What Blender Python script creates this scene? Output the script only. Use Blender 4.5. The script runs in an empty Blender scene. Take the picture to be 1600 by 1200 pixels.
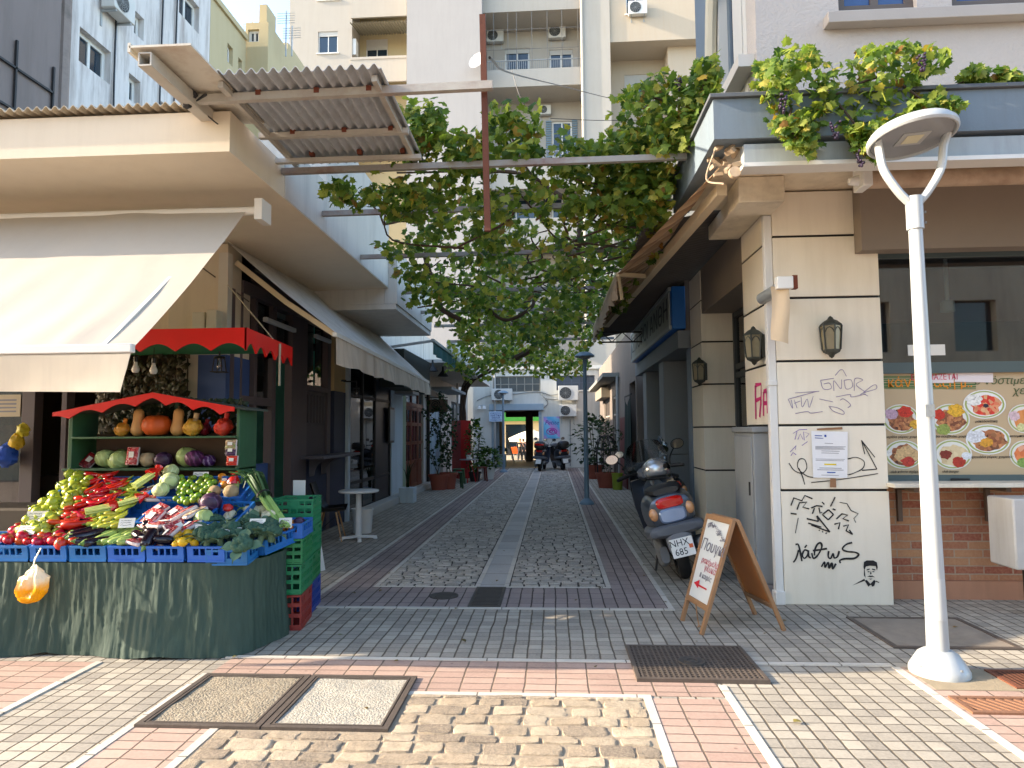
import bpy, bmesh, math, random
from mathutils import Vector, Matrix, noise as mnoise
random.seed(7)
R = math.radians
D = bpy.data
scene = bpy.context.scene
COL = scene.collection

# ------------------------------------------------------------------ camera
F, CX, CY = 1060.0, 800.0, 600.0
CAMP = Vector((0, 0, 1.6))
YAW, PITCH, ROLL = math.atan(64 / F), math.atan(73 / F), 0.008
CM = (Matrix.Rotation(YAW, 3, 'Z') @ Matrix.Rotation(PITCH, 3, 'X') @ Matrix.Rotation(R(90), 3, 'X')
      @ Matrix.Rotation(-ROLL, 3, 'Z'))
cam = D.objects.new('camera', D.cameras.new('camera'))
COL.objects.link(cam)
cam.matrix_world = Matrix.Translation(CAMP) @ CM.to_4x4()
cam.data.sensor_width = 36.0
cam.data.lens = 36.0 * F / 1600.0
cam.data.clip_start, cam.data.clip_end = 0.05, 2000
scene.camera = cam
# ------------------------------------------------------------------ sky, sun, exposure
ELEV, AZ = R(23.0), R(6.0)
world = D.worlds.new('World')
scene.world = world
world.use_nodes = True
wn = world.node_tree
sky = wn.nodes.new('ShaderNodeTexSky')
sky.sky_type = 'NISHITA'
sky.sun_disc = False
sky.sun_elevation = ELEV
sky.sun_rotation = R(264)
sky.air_density, sky.dust_density, sky.ozone_density = 1.0, 1.3, 1.0
wn.nodes['Background'].inputs[1].default_value = 0.15
wn.links.new(sky.outputs[0], wn.nodes['Background'].inputs[0])
sl = D.lights.new('sun', 'SUN')
sl.energy, sl.angle, sl.color = 2.6, R(0.5), (1.0, 0.85, 0.66)
sun = D.objects.new('sun', sl)
COL.objects.link(sun)
sun.rotation_euler = Vector((math.cos(ELEV) * math.cos(AZ), math.cos(ELEV) * math.sin(AZ), -math.sin(ELEV))).to_track_quat('-Z', 'Y').to_euler()
scene.view_settings.view_transform = 'Standard'
scene.view_settings.look = 'None'
scene.view_settings.gamma = 1.0
scene.view_settings.exposure = 2.3
scene.render.engine = 'CYCLES'
scene.cycles.max_bounces = 10
scene.cycles.diffuse_bounces = 7
scene.cycles.transparent_max_bounces = 16
scene.cycles.use_denoising = True


# ------------------------------------------------------------------ measuring: a point of the photo -> a point in the place
def ray(px, py):
    return CM @ Vector(((px - CX) / F, (CY - py) / F, -1.0))


def aty(px, py, Y):
    d = ray(px, py)
    return CAMP + d * (Y / d.y)


def atx(px, py, X):
    d = ray(px, py)
    return CAMP + d * (X / d.x)


def atz(px, py, Z=0.0):
    d = ray(px, py)
    return CAMP + d * ((Z - CAMP.z) / d.z)


def atplane(px, py, p, n):
    d = ray(px, py)
    return CAMP + d * ((Vector(p) - CAMP).dot(n) / d.dot(n))


def fx(px, Y):
    return aty(px, 640, Y).x


def fz(py, Y, px=864):
    return aty(px, py, Y).z


def ly(px, X=-3.75):
    return atx(px, 600, X).y


def lz(px, py, X=-3.75):
    return atx(px, py, X).z


# ------------------------------------------------------------------ materials
def hexc(h):
    h = h.lstrip('#')
    v = [int(h[i:i + 2], 16) / 255 for i in (0, 2, 4)]
    return tuple(x / 12.92 if x <= 0.04045 else ((x + 0.055) / 1.055) ** 2.4 for x in v)


class NT:
    def __init__(s, name):
        s.m = D.materials.new(name)
        s.m.use_nodes = True
        s.t = s.m.node_tree
        s.b = s.t.nodes['Principled BSDF']
        s.out = s.t.nodes['Material Output']
        s._c = None

    def n(s, typ, **kw):
        nd = s.t.nodes.new('ShaderNode' + typ)
        for k, v in kw.items():
            setattr(nd, k, v)
        return nd

    def ln(s, a, b):
        s.t.links.new(a, b)

    def put(s, sock, v):
        if hasattr(v, 'is_linked') or hasattr(v, 'links'):
            s.ln(v, sock)
        else:
            sock.default_value = v

    def co(s):
        if s._c is None:
            s._c = s.n('TexCoord').outputs['Object']
        return s._c

    def math(s, op, a, b=0.0, c=None):
        nd = s.n('Math', operation=op)
        s.put(nd.inputs[0], a)
        s.put(nd.inputs[1], b)
        if c is not None:
            s.put(nd.inputs[2], c)
        return nd.outputs[0]

    def scaled(s, v, sc):
        nd = s.n('VectorMath', operation='MULTIPLY')
        s.ln(v, nd.inputs[0])
        nd.inputs[1].default_value = sc
        return nd.outputs[0]

    def noise(s, scale, detail=4, vec=None, rough=0.6):
        nd = s.n('TexNoise')
        nd.inputs['Scale'].default_value = scale
        nd.inputs['Detail'].default_value = detail
        nd.inputs['Roughness'].default_value = rough
        s.ln(vec if vec is not None else s.co(), nd.inputs['Vector'])
        return nd.outputs[0]

    def ramp(s, fac, stops):
        nd = s.n('ValToRGB')
        el = nd.color_ramp.elements
        while len(el) < len(stops):
            el.new(0.5)
        for e, (p, c) in zip(el, stops):
            e.position = p
            e.color = (*c, 1) if not isinstance(c, (int, float)) else (c, c, c, 1)
        s.ln(fac, nd.inputs[0])
        return nd.outputs[0]

    def mix(s, fac, a, b, mode='MIX'):
        nd = s.n('Mix', data_type='RGBA', blend_type=mode)
        s.put(nd.inputs[0], fac)
        for i, v in ((6, a), (7, b)):
            s.put(nd.inputs[i], (*v, 1) if isinstance(v, tuple) and len(v) == 3 else v)
        return nd.outputs[2]

    def bump(s, h, strength=0.3, dist=0.01):
        nd = s.n('Bump')
        nd.inputs['Strength'].default_value = strength
        nd.inputs['Distance'].default_value = dist
        s.ln(h, nd.inputs['Height'])
        s.ln(nd.outputs[0], s.b.inputs['Normal'])


_M = {}


def sc3(c, k):
    return tuple(min(1.0, x * k) for x in c)


def M(name, col=None, rough=0.75, var=0.18, scale=5.0, bump=0.25, bscale=60, metal=0.0, dirt=0.0, dirtc=(0.08, 0.065, 0.05), rnd=0.0,
      emit=0.0, spec=0.5, streak=True, bdist=0.004, coat=0.0):
    """a plain painted / cast / woven surface: base colour, blotchy variation, optional vertical stains, fine bump"""
    if name in _M:
        return _M[name]
    if isinstance(col, str):
        col = hexc(col)
    t = NT(name)
    c = t.mix(t.noise(scale, 5), sc3(col, 1 - var), sc3(col, 1 + var))
    if dirt:
        v = t.scaled(t.co(), (3.2, 3.2, 0.35) if streak else (1.2, 1.2, 1.2))
        f = t.ramp(t.noise(1.6, 6, v, 0.7), [(0.46, 0.0), (0.75, dirt)])
        c = t.mix(f, c, dirtc)
    if rnd:
        o = t.n('ObjectInfo').outputs['Random']
        hs = t.n('HueSaturation')
        t.ln(t.math('MULTIPLY_ADD', o, rnd * 0.12, 0.5 - rnd * 0.06), hs.inputs['Hue'])
        t.ln(t.math('MULTIPLY_ADD', o, rnd, 1 - rnd * 0.5), hs.inputs['Value'])
        t.ln(c, hs.inputs['Color'])
        c = hs.outputs[0]
    t.ln(c, t.b.inputs['Base Color'])
    t.b.inputs['Roughness'].default_value = rough
    t.b.inputs['Metallic'].default_value = metal
    t.b.inputs['Specular IOR Level'].default_value = spec
    if coat:
        t.b.inputs['Coat Weight'].default_value = coat
        t.b.inputs['Coat Roughness'].default_value = 0.08
    if emit:
        t.ln(c, t.b.inputs['Emission Color'])
        t.b.inputs['Emission Strength'].default_value = emit
    if bump:
        t.bump(t.noise(bscale, 4), bump, bdist)
    _M[name] = t.m
    return t.m


def paver(name, c1, c2, joint, w, h, gx=0.010, gy=0.006, offs=0.0, patch=0.42, dep=0.9, swap=False):
    """stone or clay setts in courses: w across X, h along Y, joints gx / gy wide, one tone per sett"""
    t = NT(name)
    sp = t.n('SeparateXYZ')
    t.ln(t.co(), sp.inputs[0])
    wob = t.math('MULTIPLY_ADD', t.noise(2.2, 3), 0.03, -0.015)
    x = t.math('ADD', sp.outputs[0], wob)
    y = t.math('ADD', sp.outputs[1], wob)
    if swap:
        x, y = y, x
    v = t.math('DIVIDE', y, h)
    fv = t.math('FLOOR', v)
    u = t.math('ADD', t.math('DIVIDE', x, w), t.math('MULTIPLY', fv, offs))
    fu = t.math('FLOOR', u)
    du = t.math('MULTIPLY', t.math('SUBTRACT', 0.5, t.math('ABSOLUTE', t.math('SUBTRACT', t.math('FRACT', u), 0.5))), w)
    dv = t.math('MULTIPLY', t.math('SUBTRACT', 0.5, t.math('ABSOLUTE', t.math('SUBTRACT', t.math('FRACT', v), 0.5))), h)
    jit = t.math('MULTIPLY_ADD', t.noise(14, 3), 1.2, 0.4)

    def edge(d, g):
        if g == 0:
            return 1.0
        nd = t.n('MapRange', interpolation_type='SMOOTHSTEP')
        t.ln(d, nd.inputs[0])
        t.ln(t.math('MULTIPLY', jit, g * 0.45), nd.inputs[1])
        t.ln(t.math('MULTIPLY', jit, g), nd.inputs[2])
        return nd.outputs[0]
    body = t.math('MINIMUM', edge(du, gx), edge(dv, gy))
    cb = t.n('CombineXYZ')
    t.ln(fu, cb.inputs[0])
    t.ln(fv, cb.inputs[1])
    wnz = t.n('TexWhiteNoise', noise_dimensions='2D')
    t.ln(cb.outputs[0], wnz.inputs[0])
    c = t.mix(wnz.outputs[0], c1, c2)
    c = t.mix(t.ramp(t.noise(1.3, 5, rough=0.7), [(0.35, 0.0), (0.7, patch)]), c, sc3(c1, 0.45))
    c = t.mix(t.ramp(t.noise(55, 3), [(0.3, 0.0), (0.8, 0.35)]), c, sc3(c2, 1.25))
    c = t.mix(t.ramp(t.noise(7, 6, rough=0.75), [(0.62, 0.0), (0.78, 0.4)]), c, sc3(c1, 0.35))
    vo = t.n('TexVoronoi')
    vo.inputs['Scale'].default_value = 7
    t.ln(t.co(), vo.inputs['Vector'])
    c = t.mix(t.ramp(vo.outputs['Distance'], [(0.05, 0.45), (0.085, 0.0)]), c, sc3(c1, 0.3))
    c = t.mix(body, joint, c)
    t.ln(c, t.b.inputs['Base Color'])
    t.b.inputs['Roughness'].default_value = 0.85
    t.b.inputs['Specular IOR Level'].default_value = 0.25
    hgt = t.math('ADD', t.math('ADD', body, t.math('MULTIPLY', t.noise(90, 3), 0.12)), t.math('MULTIPLY', wnz.outputs[0], 0.3))
    t.bump(hgt, dep, 0.006)
    _M[name] = t.m
    return t.m


def glass(name, tint=(0.6, 0.7, 0.7), opacity=0.25, rough=0.02):
    """a window pane: see-through body with a mirror-like skin"""
    t = NT(name)
    tr = t.n('BsdfTransparent')
    tr.inputs[0].default_value = (*tint, 1)
    gl = t.n('BsdfGlossy')
    gl.inputs['Roughness'].default_value = rough
    fr = t.n('Fresnel')
    fr.inputs[0].default_value = 1.5
    mx = t.n('MixShader')
    t.ln(t.math('ADD', fr.outputs[0], opacity), mx.inputs[0])
    t.ln(tr.outputs[0], mx.inputs[1])
    t.ln(gl.outputs[0], mx.inputs[2])
    t.ln(mx.outputs[0], t.out.inputs[0])
    _M[name] = t.m
    return t.m


def leafmat(name, stops, trans=0.45):
    t = NT(name)
    g = t.n('NewGeometry').outputs['Random Per Island']
    c = t.ramp(g, stops)
    c = t.mix(t.noise(9, 3), c, t.mix(0.5, c, (0.02, 0.05, 0.01)))
    t.ln(c, t.b.inputs['Base Color'])
    t.b.inputs['Roughness'].default_value = 0.5
    t.b.inputs['Specular IOR Level'].default_value = 0.3
    tl = t.n('BsdfTranslucent')
    t.ln(t.mix(1.0, c, (1.0, 1.0, 0.55), 'MULTIPLY'), tl.inputs[0])
    mx = t.n('MixShader')
    mx.inputs[0].default_value = trans
    t.ln(t.b.outputs[0], mx.inputs[1])
    t.ln(tl.outputs[0], mx.inputs[2])
    t.ln(mx.outputs[0], t.out.inputs[0])
    t.bump(t.noise(40, 2), 0.4, 0.004)
    _M[name] = t.m
    return t.m


def cells(name, cols, scale, rough=0.5, bump=0.4):
    """bits packed together (berries, chopped food, netted onions): each cell one colour"""
    if name in _M:
        return _M[name]
    t = NT(name)
    v = t.n('TexVoronoi')
    v.inputs['Scale'].default_value = scale
    t.ln(t.co(), v.inputs['Vector'])
    sp = t.n('SeparateXYZ')
    t.ln(v.outputs['Color'], sp.inputs[0])
    k = len(cols)
    c = t.ramp(sp.outputs[0], [(i / max(1, k - 1), hexc(x) if isinstance(x, str) else x) for i, x in enumerate(cols)])
    d = t.ramp(v.outputs['Distance'], [(0.0, 1.0), (0.75, 0.15)])
    t.ln(c, t.b.inputs['Base Color'])
    t.b.inputs['Roughness'].default_value = rough
    t.bump(d, bump, 0.01)
    _M[name] = t.m
    return t.m


# ------------------------------------------------------------------ mesh builder
class MB:
    def __init__(s):
        s.bm = bmesh.new()
        s.mi = 0

    def face(s, vs):
        try:
            f = s.bm.faces.new(vs)
            f.material_index = s.mi
            return f
        except ValueError:
            return None

    def poly(s, pts):
        return s.face([s.bm.verts.new(p) for p in pts])

    def box(s, x0, x1, y0, y1, z0, z1, mat=None):
        c = [Vector((x, y, z)) for z in (z0, z1) for y in (y0, y1) for x in (x0, x1)]
        if mat is not None:
            c = [mat @ p for p in c]
        v = [s.bm.verts.new(p) for p in c]
        for i in ((0, 2, 3, 1), (4, 5, 7, 6), (0, 1, 5, 4), (2, 6, 7, 3), (0, 4, 6, 2), (1, 3, 7, 5)):
            s.face([v[k] for k in i])
        return s

    def beam(s, p0, p1, w, h, up=(0, 0, 1)):
        p0, p1 = Vector(p0), Vector(p1)
        d = p1 - p0
        L = d.length
        y = d.normalized()
        x = y.cross(Vector(up))
        if x.length < 1e-4:
            x = y.cross(Vector((1, 0, 0)))
        x.normalize()
        z = x.cross(y)
        m = Matrix((x, y, z)).transposed().to_4x4()
        m.translation = p0
        return s.box(-w / 2, w / 2, 0, L, -h / 2, h / 2, m)

    def tube(s, pts, r, n=8, caps=True):
        pts = [Vector(p) for p in pts]
        rs = r if isinstance(r, (list, tuple)) else [r] * len(pts)
        rings = []
        u = None
        for i, p in enumerate(pts):
            d = (pts[min(i + 1, len(pts) - 1)] - pts[max(i - 1, 0)])
            if d.length < 1e-9:
                d = Vector((0, 0, 1))
            d.normalize()
            if u is None:
                u = d.cross(Vector((0, 0, 1)))
                if u.length < 0.05:
                    u = d.cross(Vector((1, 0, 0)))
            u = (u - d * u.dot(d)).normalized()
            w = d.cross(u)
            rings.append([s.bm.verts.new(p + (u * math.cos(2 * math.pi * k / n) + w * math.sin(2 * math.pi * k / n)) * rs[i]) for k in range(n)])
        for a, b in zip(rings, rings[1:]):
            for k in range(n):
                s.face((a[k], a[(k + 1) % n], b[(k + 1) % n], b[k]))
        if caps:
            s.face(rings[0][::-1])
            s.face(rings[-1])
        return s

    def lathe(s, prof, n=24, m=None, sx=1.0, sy=1.0):
        """profile [(r, z)...] turned about Z"""
        m = m or Matrix()
        if not isinstance(m, Matrix):
            m = Matrix.Translation(m)
        rings = []
        for r, z in prof:
            if r < 1e-6:
                rings.append([s.bm.verts.new(m @ Vector((0, 0, z)))])
            else:
                rings.append([s.bm.verts.new(m @ Vector((r * sx * math.cos(2 * math.pi * k / n), r * sy * math.sin(2 * math.pi * k / n), z))) for k in range(n)])
        for a, b in zip(rings, rings[1:]):
            for k in range(n):
                q = [a[k % len(a)], a[(k + 1) % len(a)], b[(k + 1) % len(b)], b[k % len(b)]]
                u = []
                for x in q:
                    if x not in u:
                        u.append(x)
                if len(u) > 2:
                    s.face(u)
        return s

    def ball(s, c, r, n=16, k=10, sz=1.0, m=None, sx=1.0, sy=1.0, wob=0.0, wf=3.0):
        pr = [(r * math.sin(math.pi * i / k), -r * sz * math.cos(math.pi * i / k)) for i in range(k + 1)]
        i0 = len(s.bm.verts)
        s.lathe(pr, n, (m or Matrix()) if m is not None else Matrix.Translation(Vector(c)), sx, sy)
        if wob:
            s.bm.verts.ensure_lookup_table()
            c = Vector(c)
            for v in s.bm.verts[i0:]:
                d = v.co - c
                v.co = c + d * (1 + wob * mnoise.noise(d * wf / r + c * 7))
        return s

    def prism(s, pts, vec):
        """flat outline pts pushed along vec"""
        vec = Vector(vec)
        a = [s.bm.verts.new(Vector(p)) for p in pts]
        b = [s.bm.verts.new(Vector(p) + vec) for p in pts]
        s.face(a[::-1])
        s.face(b)
        n = len(pts)
        for k in range(n):
            s.face((a[k], a[(k + 1) % n], b[(k + 1) % n], b[k]))
        return s

    def grid(s, fn, nu, nv, thick=0.0):
        """surface fn(u, v) over 0..1, with a second skin 'thick' (a vector) behind it"""
        def sheet(off):
            return [[s.bm.verts.new(Vector(fn(i / nu, j / nv)) + off) for j in range(nv + 1)] for i in range(nu + 1)]
        A = sheet(Vector((0, 0, 0)))
        for i in range(nu):
            for j in range(nv):
                s.face((A[i][j], A[i + 1][j], A[i + 1][j + 1], A[i][j + 1]))
        if thick:
            B = sheet(Vector(thick))
            for i in range(nu):
                for j in range(nv):
                    s.face((B[i][j], B[i][j + 1], B[i + 1][j + 1], B[i + 1][j]))
            for i in range(nu):
                s.face((A[i][0], B[i][0], B[i + 1][0], A[i + 1][0]))
                s.face((A[i][nv], A[i + 1][nv], B[i + 1][nv], B[i][nv]))
            for j in range(nv):
                s.face((A[0][j], A[0][j + 1], B[0][j + 1], B[0][j]))
                s.face((A[nu][j], B[nu][j], B[nu][j + 1], A[nu][j + 1]))
        return s

    def loft(s, secs, n=20, p=2.6):
        """closed sections (y, cx, cz, half width, half height) joined along Y, superellipse outline"""
        rings = []
        for y, cx, cz, a, b in secs:
            rg = []
            for k in range(n):
                th = 2 * math.pi * k / n
                c, si = math.cos(th), math.sin(th)
                rg.append(s.bm.verts.new((cx + a * math.copysign(abs(c) ** (2 / p), c), y, cz + b * math.copysign(abs(si) ** (2 / p), si))))
            rings.append(rg)
        for a, b in zip(rings, rings[1:]):
            for k in range(n):
                s.face((a[k], b[k], b[(k + 1) % n], a[(k + 1) % n]))
        s.face(rings[0])
        s.face(rings[-1][::-1])
        return s

    def ribbon(s, pts, w, off):
        """a flat painted stroke along pts lying on a surface whose normal is off"""
        off = Vector(off)
        pts = [Vector(p) for p in pts]
        L, Rr = [], []
        for i, p in enumerate(pts):
            d = pts[min(i + 1, len(pts) - 1)] - pts[max(i - 1, 0)]
            if d.length < 1e-9:
                d = Vector((0, 0, 1))
            sd = d.cross(off).normalized() * (w / 2) * (1 + .4 * mnoise.noise(p * 23))
            L.append(s.bm.verts.new(p + sd))
            Rr.append(s.bm.verts.new(p - sd))
        for i in range(len(pts) - 1):
            s.face((L[i], Rr[i], Rr[i + 1], L[i + 1]))
        return s

    def xf(s, m):
        bmesh.ops.transform(s.bm, matrix=m, verts=s.bm.verts)
        return s

    def build(s, name, mats, parent=None, world=False, smooth=38, bevel=0.0, recalc=True):
        if recalc:
            bmesh.ops.recalc_face_normals(s.bm, faces=s.bm.faces)
        if world and parent is not None:
            m = Matrix()
            q = parent
            while q is not None:
                m = Matrix.LocRotScale(q.location, q.rotation_euler, q.scale) @ m
                q = q.parent
            s.bm.transform(m.inverted())
        me = D.meshes.new(name)
        s.bm.to_mesh(me)
        s.bm.free()
        for mt in (mats if isinstance(mats, (list, tuple)) else [mats]):
            me.materials.append(mt)
        if smooth:
            me.shade_smooth()
            me.set_sharp_from_angle(angle=R(smooth))
        o = D.objects.new(name, me)
        COL.objects.link(o)
        if parent is not None:
            o.parent = parent
        if bevel:
            b = o.modifiers.new('bevel', 'BEVEL')
            b.width, b.segments, b.limit_method, b.angle_limit = bevel, 2, 'ANGLE', R(50)
        return o


def tag(o, label, cat, group=None, kind=None):
    if label:
        o['label'] = label
    if cat:
        o['category'] = cat
    if group:
        o['group'] = group
    if kind:
        o['kind'] = kind
    return o


def thing(name, label, cat, loc=(0, 0, 0), rz=0.0, group=None, rot=None):
    o = D.objects.new(name, None)
    o.empty_display_size = 0.2
    COL.objects.link(o)
    o.location = loc
    o.rotation_euler = rot if rot else (0, 0, rz)
    return tag(o, label, cat, group)


def struct(o):
    o['kind'] = 'structure'
    return o


def rebase(o):
    """put a one-mesh thing's origin at the middle of its base"""
    vs = o.data.vertices
    lo = [min(v.co[i] for v in vs) for i in range(3)]
    hi = [max(v.co[i] for v in vs) for i in range(3)]
    c = Vector(((lo[0] + hi[0]) / 2, (lo[1] + hi[1]) / 2, lo[2]))
    o.data.transform(Matrix.Translation(-c))
    o.location = c
    return o


def single(mb, name, mats, label, cat, group=None, kind=None, **kw):
    o = mb.build(name, mats, **kw)
    if kind != 'structure' or kw:
        rebase(o)
    return tag(o, label, cat, group, kind)


def dup(o, loc=None, rz=None, label=None, group=None, rot=None, scale=None):
    r = o.copy()
    COL.objects.link(r)
    if loc is not None:
        r.location = loc
    if rot is not None:
        r.rotation_euler = rot
    elif rz is not None:
        r.rotation_euler = (0, 0, rz)
    if scale is not None:
        r.scale = (scale,) * 3 if isinstance(scale, (int, float)) else scale
    if label:
        r['label'] = label
    if group:
        r['group'] = group
    for ch in list(o.children):
        c = ch.copy()
        COL.objects.link(c)
        c.parent = r
        for g in ch.children:
            e = g.copy()
            COL.objects.link(e)
            e.parent = c
    return r


FRONT = Matrix(((1, 0, 0), (0, 0, -1), (0, 1, 0)))            # text facing the street (-Y)
ALLEY_E = Matrix(((0, 0, -1), (-1, 0, 0), (0, 1, 0)))          # text facing -X


def text(s, size, mat, parent, loc, rot=FRONT, extr=0.0015, align='CENTER', name='lettering', world=True, squeeze=1.0, shear=0.0, label=None):
    cu = D.curves.new('lettering', 'FONT')
    cu.body = s
    cu.size = size
    cu.extrude = extr
    cu.align_x = align
    cu.align_y = 'CENTER'
    cu.resolution_u = 2
    cu.shear = shear
    o = D.objects.new('lettering_tmp', cu)
    COL.objects.link(o)
    dg = bpy.context.evaluated_depsgraph_get()
    me = D.meshes.new_from_object(o.evaluated_get(dg))
    D.objects.remove(o)
    D.curves.remove(cu)
    me.name = name
    mm = rot.to_4x4() @ Matrix.Diagonal((squeeze, 1, 1, 1))
    mm.translation = Vector(loc)
    if world and parent is not None:
        q, m = parent, Matrix()
        while q is not None:
            m = Matrix.LocRotScale(q.location, q.rotation_euler, q.scale) @ m
            q = q.parent
        mm = m.inverted() @ mm
    me.transform(mm)
    me.materials.clear()
    me.materials.append(mat)
    r = D.objects.new(name, me)
    COL.objects.link(r)
    r.parent = parent
    if label:
        r['label'] = label
    return r


def lerp(a, b, t):
    return a + (b - a) * t


def vl(a, b, t):
    return Vector(a) * (1 - t) + Vector(b) * t


def spline(pts, k=6):
    """Catmull-Rom through pts"""
    P = [Vector(p) for p in pts]
    P = [P[0] * 2 - P[1]] + P + [P[-1] * 2 - P[-2]]
    out = []
    for i in range(1, len(P) - 2):
        a, b, c, d = P[i - 1:i + 3]
        for j in range(k):
            t = j / k
            out.append(0.5 * ((2 * b) + (c - a) * t + (2 * a - 5 * b + 4 * c - d) * t * t + (3 * b - a - 3 * c + d) * t ** 3))
    out.append(P[-2])
    return out


def fbm(x, y, z=0.0, o=3):
    return mnoise.fractal(Vector((x, y, z)), 1.0, 2.0, o)


# common finishes
STEEL = M('galvanised_steel', '#a9adad', 0.45, 0.15, 8, 0.1, metal=0.6)
RUST = M('rusty_paint', '#8d8a84', 0.7, 0.15, 4, 0.3, 30, dirt=0.9, dirtc=hexc('#6b3018'), streak=False)
RUSTY = M('rust', '#6a3420', 0.85, 0.35, 12, 0.5, 50)
BLACK = M('black_plastic', '#161616', 0.4, 0.2, 8, 0.1)
BLACKIRON = M('black_iron', '#1c1c1d', 0.55, 0.2, 8, 0.2)
WHITEP = M('white_plastic', '#d8d8d4', 0.4, 0.08, 6, 0.05)
DARKGLASS = M('dark_window_glass', '#20303c', 0.06, 0.1, 2, 0.0, spec=0.8)
CARD = M('white_card', '#dcdad2', 0.7, 0.06, 10, 0.05)
INK = M('black_ink', '#1b1a1c', 0.8, 0.1, 10, 0.0)
CREAM = M('cream_render', '#cdc0a8', 0.85, 0.07, 1.3, 0.25, 90, dirt=0.22, dirtc=hexc('#8a7d66'))
PANE = glass('window_pane', (0.55, 0.6, 0.6), 0.06)


# ================================================================== THE GROUND
TAN = paver('tan_setts', hexc('#8a8378'), hexc('#b0a797'), hexc('#5d5448'), 0.1035, 0.1, 0.008, 0.0045)
PINK = paver('pink_setts', hexc('#a18678'), hexc('#b39989'), hexc('#6a5c50'), 0.2, 0.1, 0.007, 0.005)
PINKC = paver('pink_setts_lengthwise', hexc('#877a74'), hexc('#998a83'), hexc('#443c38'), 0.112, 0.2, 0.008, 0.005)
PINKW = paver('pink_setts_wide', hexc('#a18678'), hexc('#b39989'), hexc('#6a5c50'), 0.24, 0.098, 0.007, 0.005)
STRIP = paver('marble_strip', hexc('#b3aca0'), hexc('#c4bdb0'), hexc('#6f685e'), 5.0, 0.48, 0.0, 0.006, patch=0.2, dep=0.3)
STRIPX = paver('marble_strip_across', hexc('#b3aca0'), hexc('#c4bdb0'), hexc('#6f685e'), 0.48, 5.0, 0.006, 0.0, patch=0.2, dep=0.3)
GUTTERM = paver('gutter_slabs', hexc('#a09d98'), hexc('#b3b0aa'), hexc('#55524e'), 5.0, 0.55, 0.0, 0.008, patch=0.35, dep=0.4)
MORTAR = M('mortar_bed', '#948672', 0.95, 0.3, 9, 0.8, 120)


def rect(name, x0, x1, y0, y1, z, mat, zb=None):
    mb = MB()
    mb.box(x0, x1, y0, y1, (z - 0.02) if zb is None else zb, z)
    return struct(mb.build(name, mat, smooth=0))


rect('ground', -400, 400, -400, 400, -0.80, M('far_ground', '#8f8574', 0.95, 0.2, 0.4, 0.3), -1.2)
rect('street_paving', -24, 24, -8, 37.0, 0.0, TAN, -0.79)
rect('far_street', -24, 24, 37.02, 70, -0.70, M('far_street_paving', '#a0937c', 0.9, 0.2, 3, 0.3), -0.79)
# pink bands of the street crossing and of the alley
for nm, a, m in (('pink_paving', (-2.3, -1.875, -8, 4.2), PINKW), ('pink_paving', (0.565, 1.005, -8, 4.2), PINKW),
                 ('pink_paving', (-2.3, 1.005, 4.24, 4.815), PINK), ('pink_paving', (-24, -3.225, -8, 4.70), PINK),
                 ('pink_paving', (2.285, 24, -8, 4.80), PINK), ('pink_paving', (-2.3, 1.005, 6.25, 7.03), PINKC),
                 ('pink_paving', (-2.3, -1.875, 7.03, 28.9), PINKC), ('pink_paving', (0.565, 1.005, 7.03, 28.9), PINKC)):
    rect(nm, *a, 0.004, m)
for x, y0, y1 in ((-3.2, -8, 4.70), (-2.325, -8, 4.5), (-1.85, -8, 4.2), (0.54, -8, 4.2), (1.03, -8, 4.42), (2.26, -8, 4.8),
                  (-2.325, 6.245, 28.9), (-1.85, 7.03, 28.9), (-0.80, 7.03, 28.9), (-0.50, 7.03, 28.9), (0.54, 7.03, 28.9), (1.03, 6.245, 28.9)):
    rect('marble_strip', x - 0.024, x + 0.024, y0, y1, 0.008, STRIP)
for y, x0, x1 in ((4.22, -.9, 0.564), (4.84, -2.35, 2.25), (6.22, -2.4, 1.055)):
    rect('marble_strip', x0, x1, y - 0.024, y + 0.024, 0.0085, STRIPX)
for x0, x1 in ((-1.826, -0.824), (-0.476, 0.516)):
    rect('marble_strip', x0, x1, 7.03, 7.065, 0.0085, STRIPX)
rect('gutter', -0.776, -0.524, 7.03, 28.9, 0.004, GUTTERM)
rect('mortar_bed', -1.826, 0.516, -8, 4.196, 0.0035, MORTAR)
MORTARD = M('dark_mortar_bed', '#3b3630', 0.95, 0.3, 9, 0.8, 120)
rect('mortar_bed', -1.826, -0.824, 7.065, 28.9, 0.0035, MORTARD)
rect('mortar_bed', -0.476, 0.516, 7.065, 28.9, 0.0035, MORTARD)


def cobble_mat(name, c1, c2, c3):
    t = NT(name)
    g = t.n('NewGeometry').outputs['Random Per Island']
    c = t.ramp(g, [(0.0, c1), (0.5, c2), (1.0, c3)])
    c = t.mix(t.ramp(t.noise(11, 6, rough=0.75), [(0.45, 0.0), (0.75, 0.55)]), c, sc3(c1, 0.5))
    c = t.mix(t.ramp(t.noise(70, 3), [(0.4, 0.0), (0.8, 0.4)]), c, sc3(c3, 1.3))
    t.ln(c, t.b.inputs['Base Color'])
    t.b.inputs['Roughness'].default_value = 0.8
    t.b.inputs['Specular IOR Level'].default_value = 0.3
    t.bump(t.math('ADD', t.noise(32, 6, rough=.75), t.math('MULTIPLY', t.noise(160, 2), 0.4)), 0.9, 0.012)
    return t.m


GRIDP = {9: (-1, -.93, -.75, -.4, 0, .4, .75, .93, 1), 6: (-1, -.88, -.35, .35, .88, 1), 5: (-1, -.86, 0, .86, 1), 4: (-1, -.8, .8, 1)}


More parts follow.
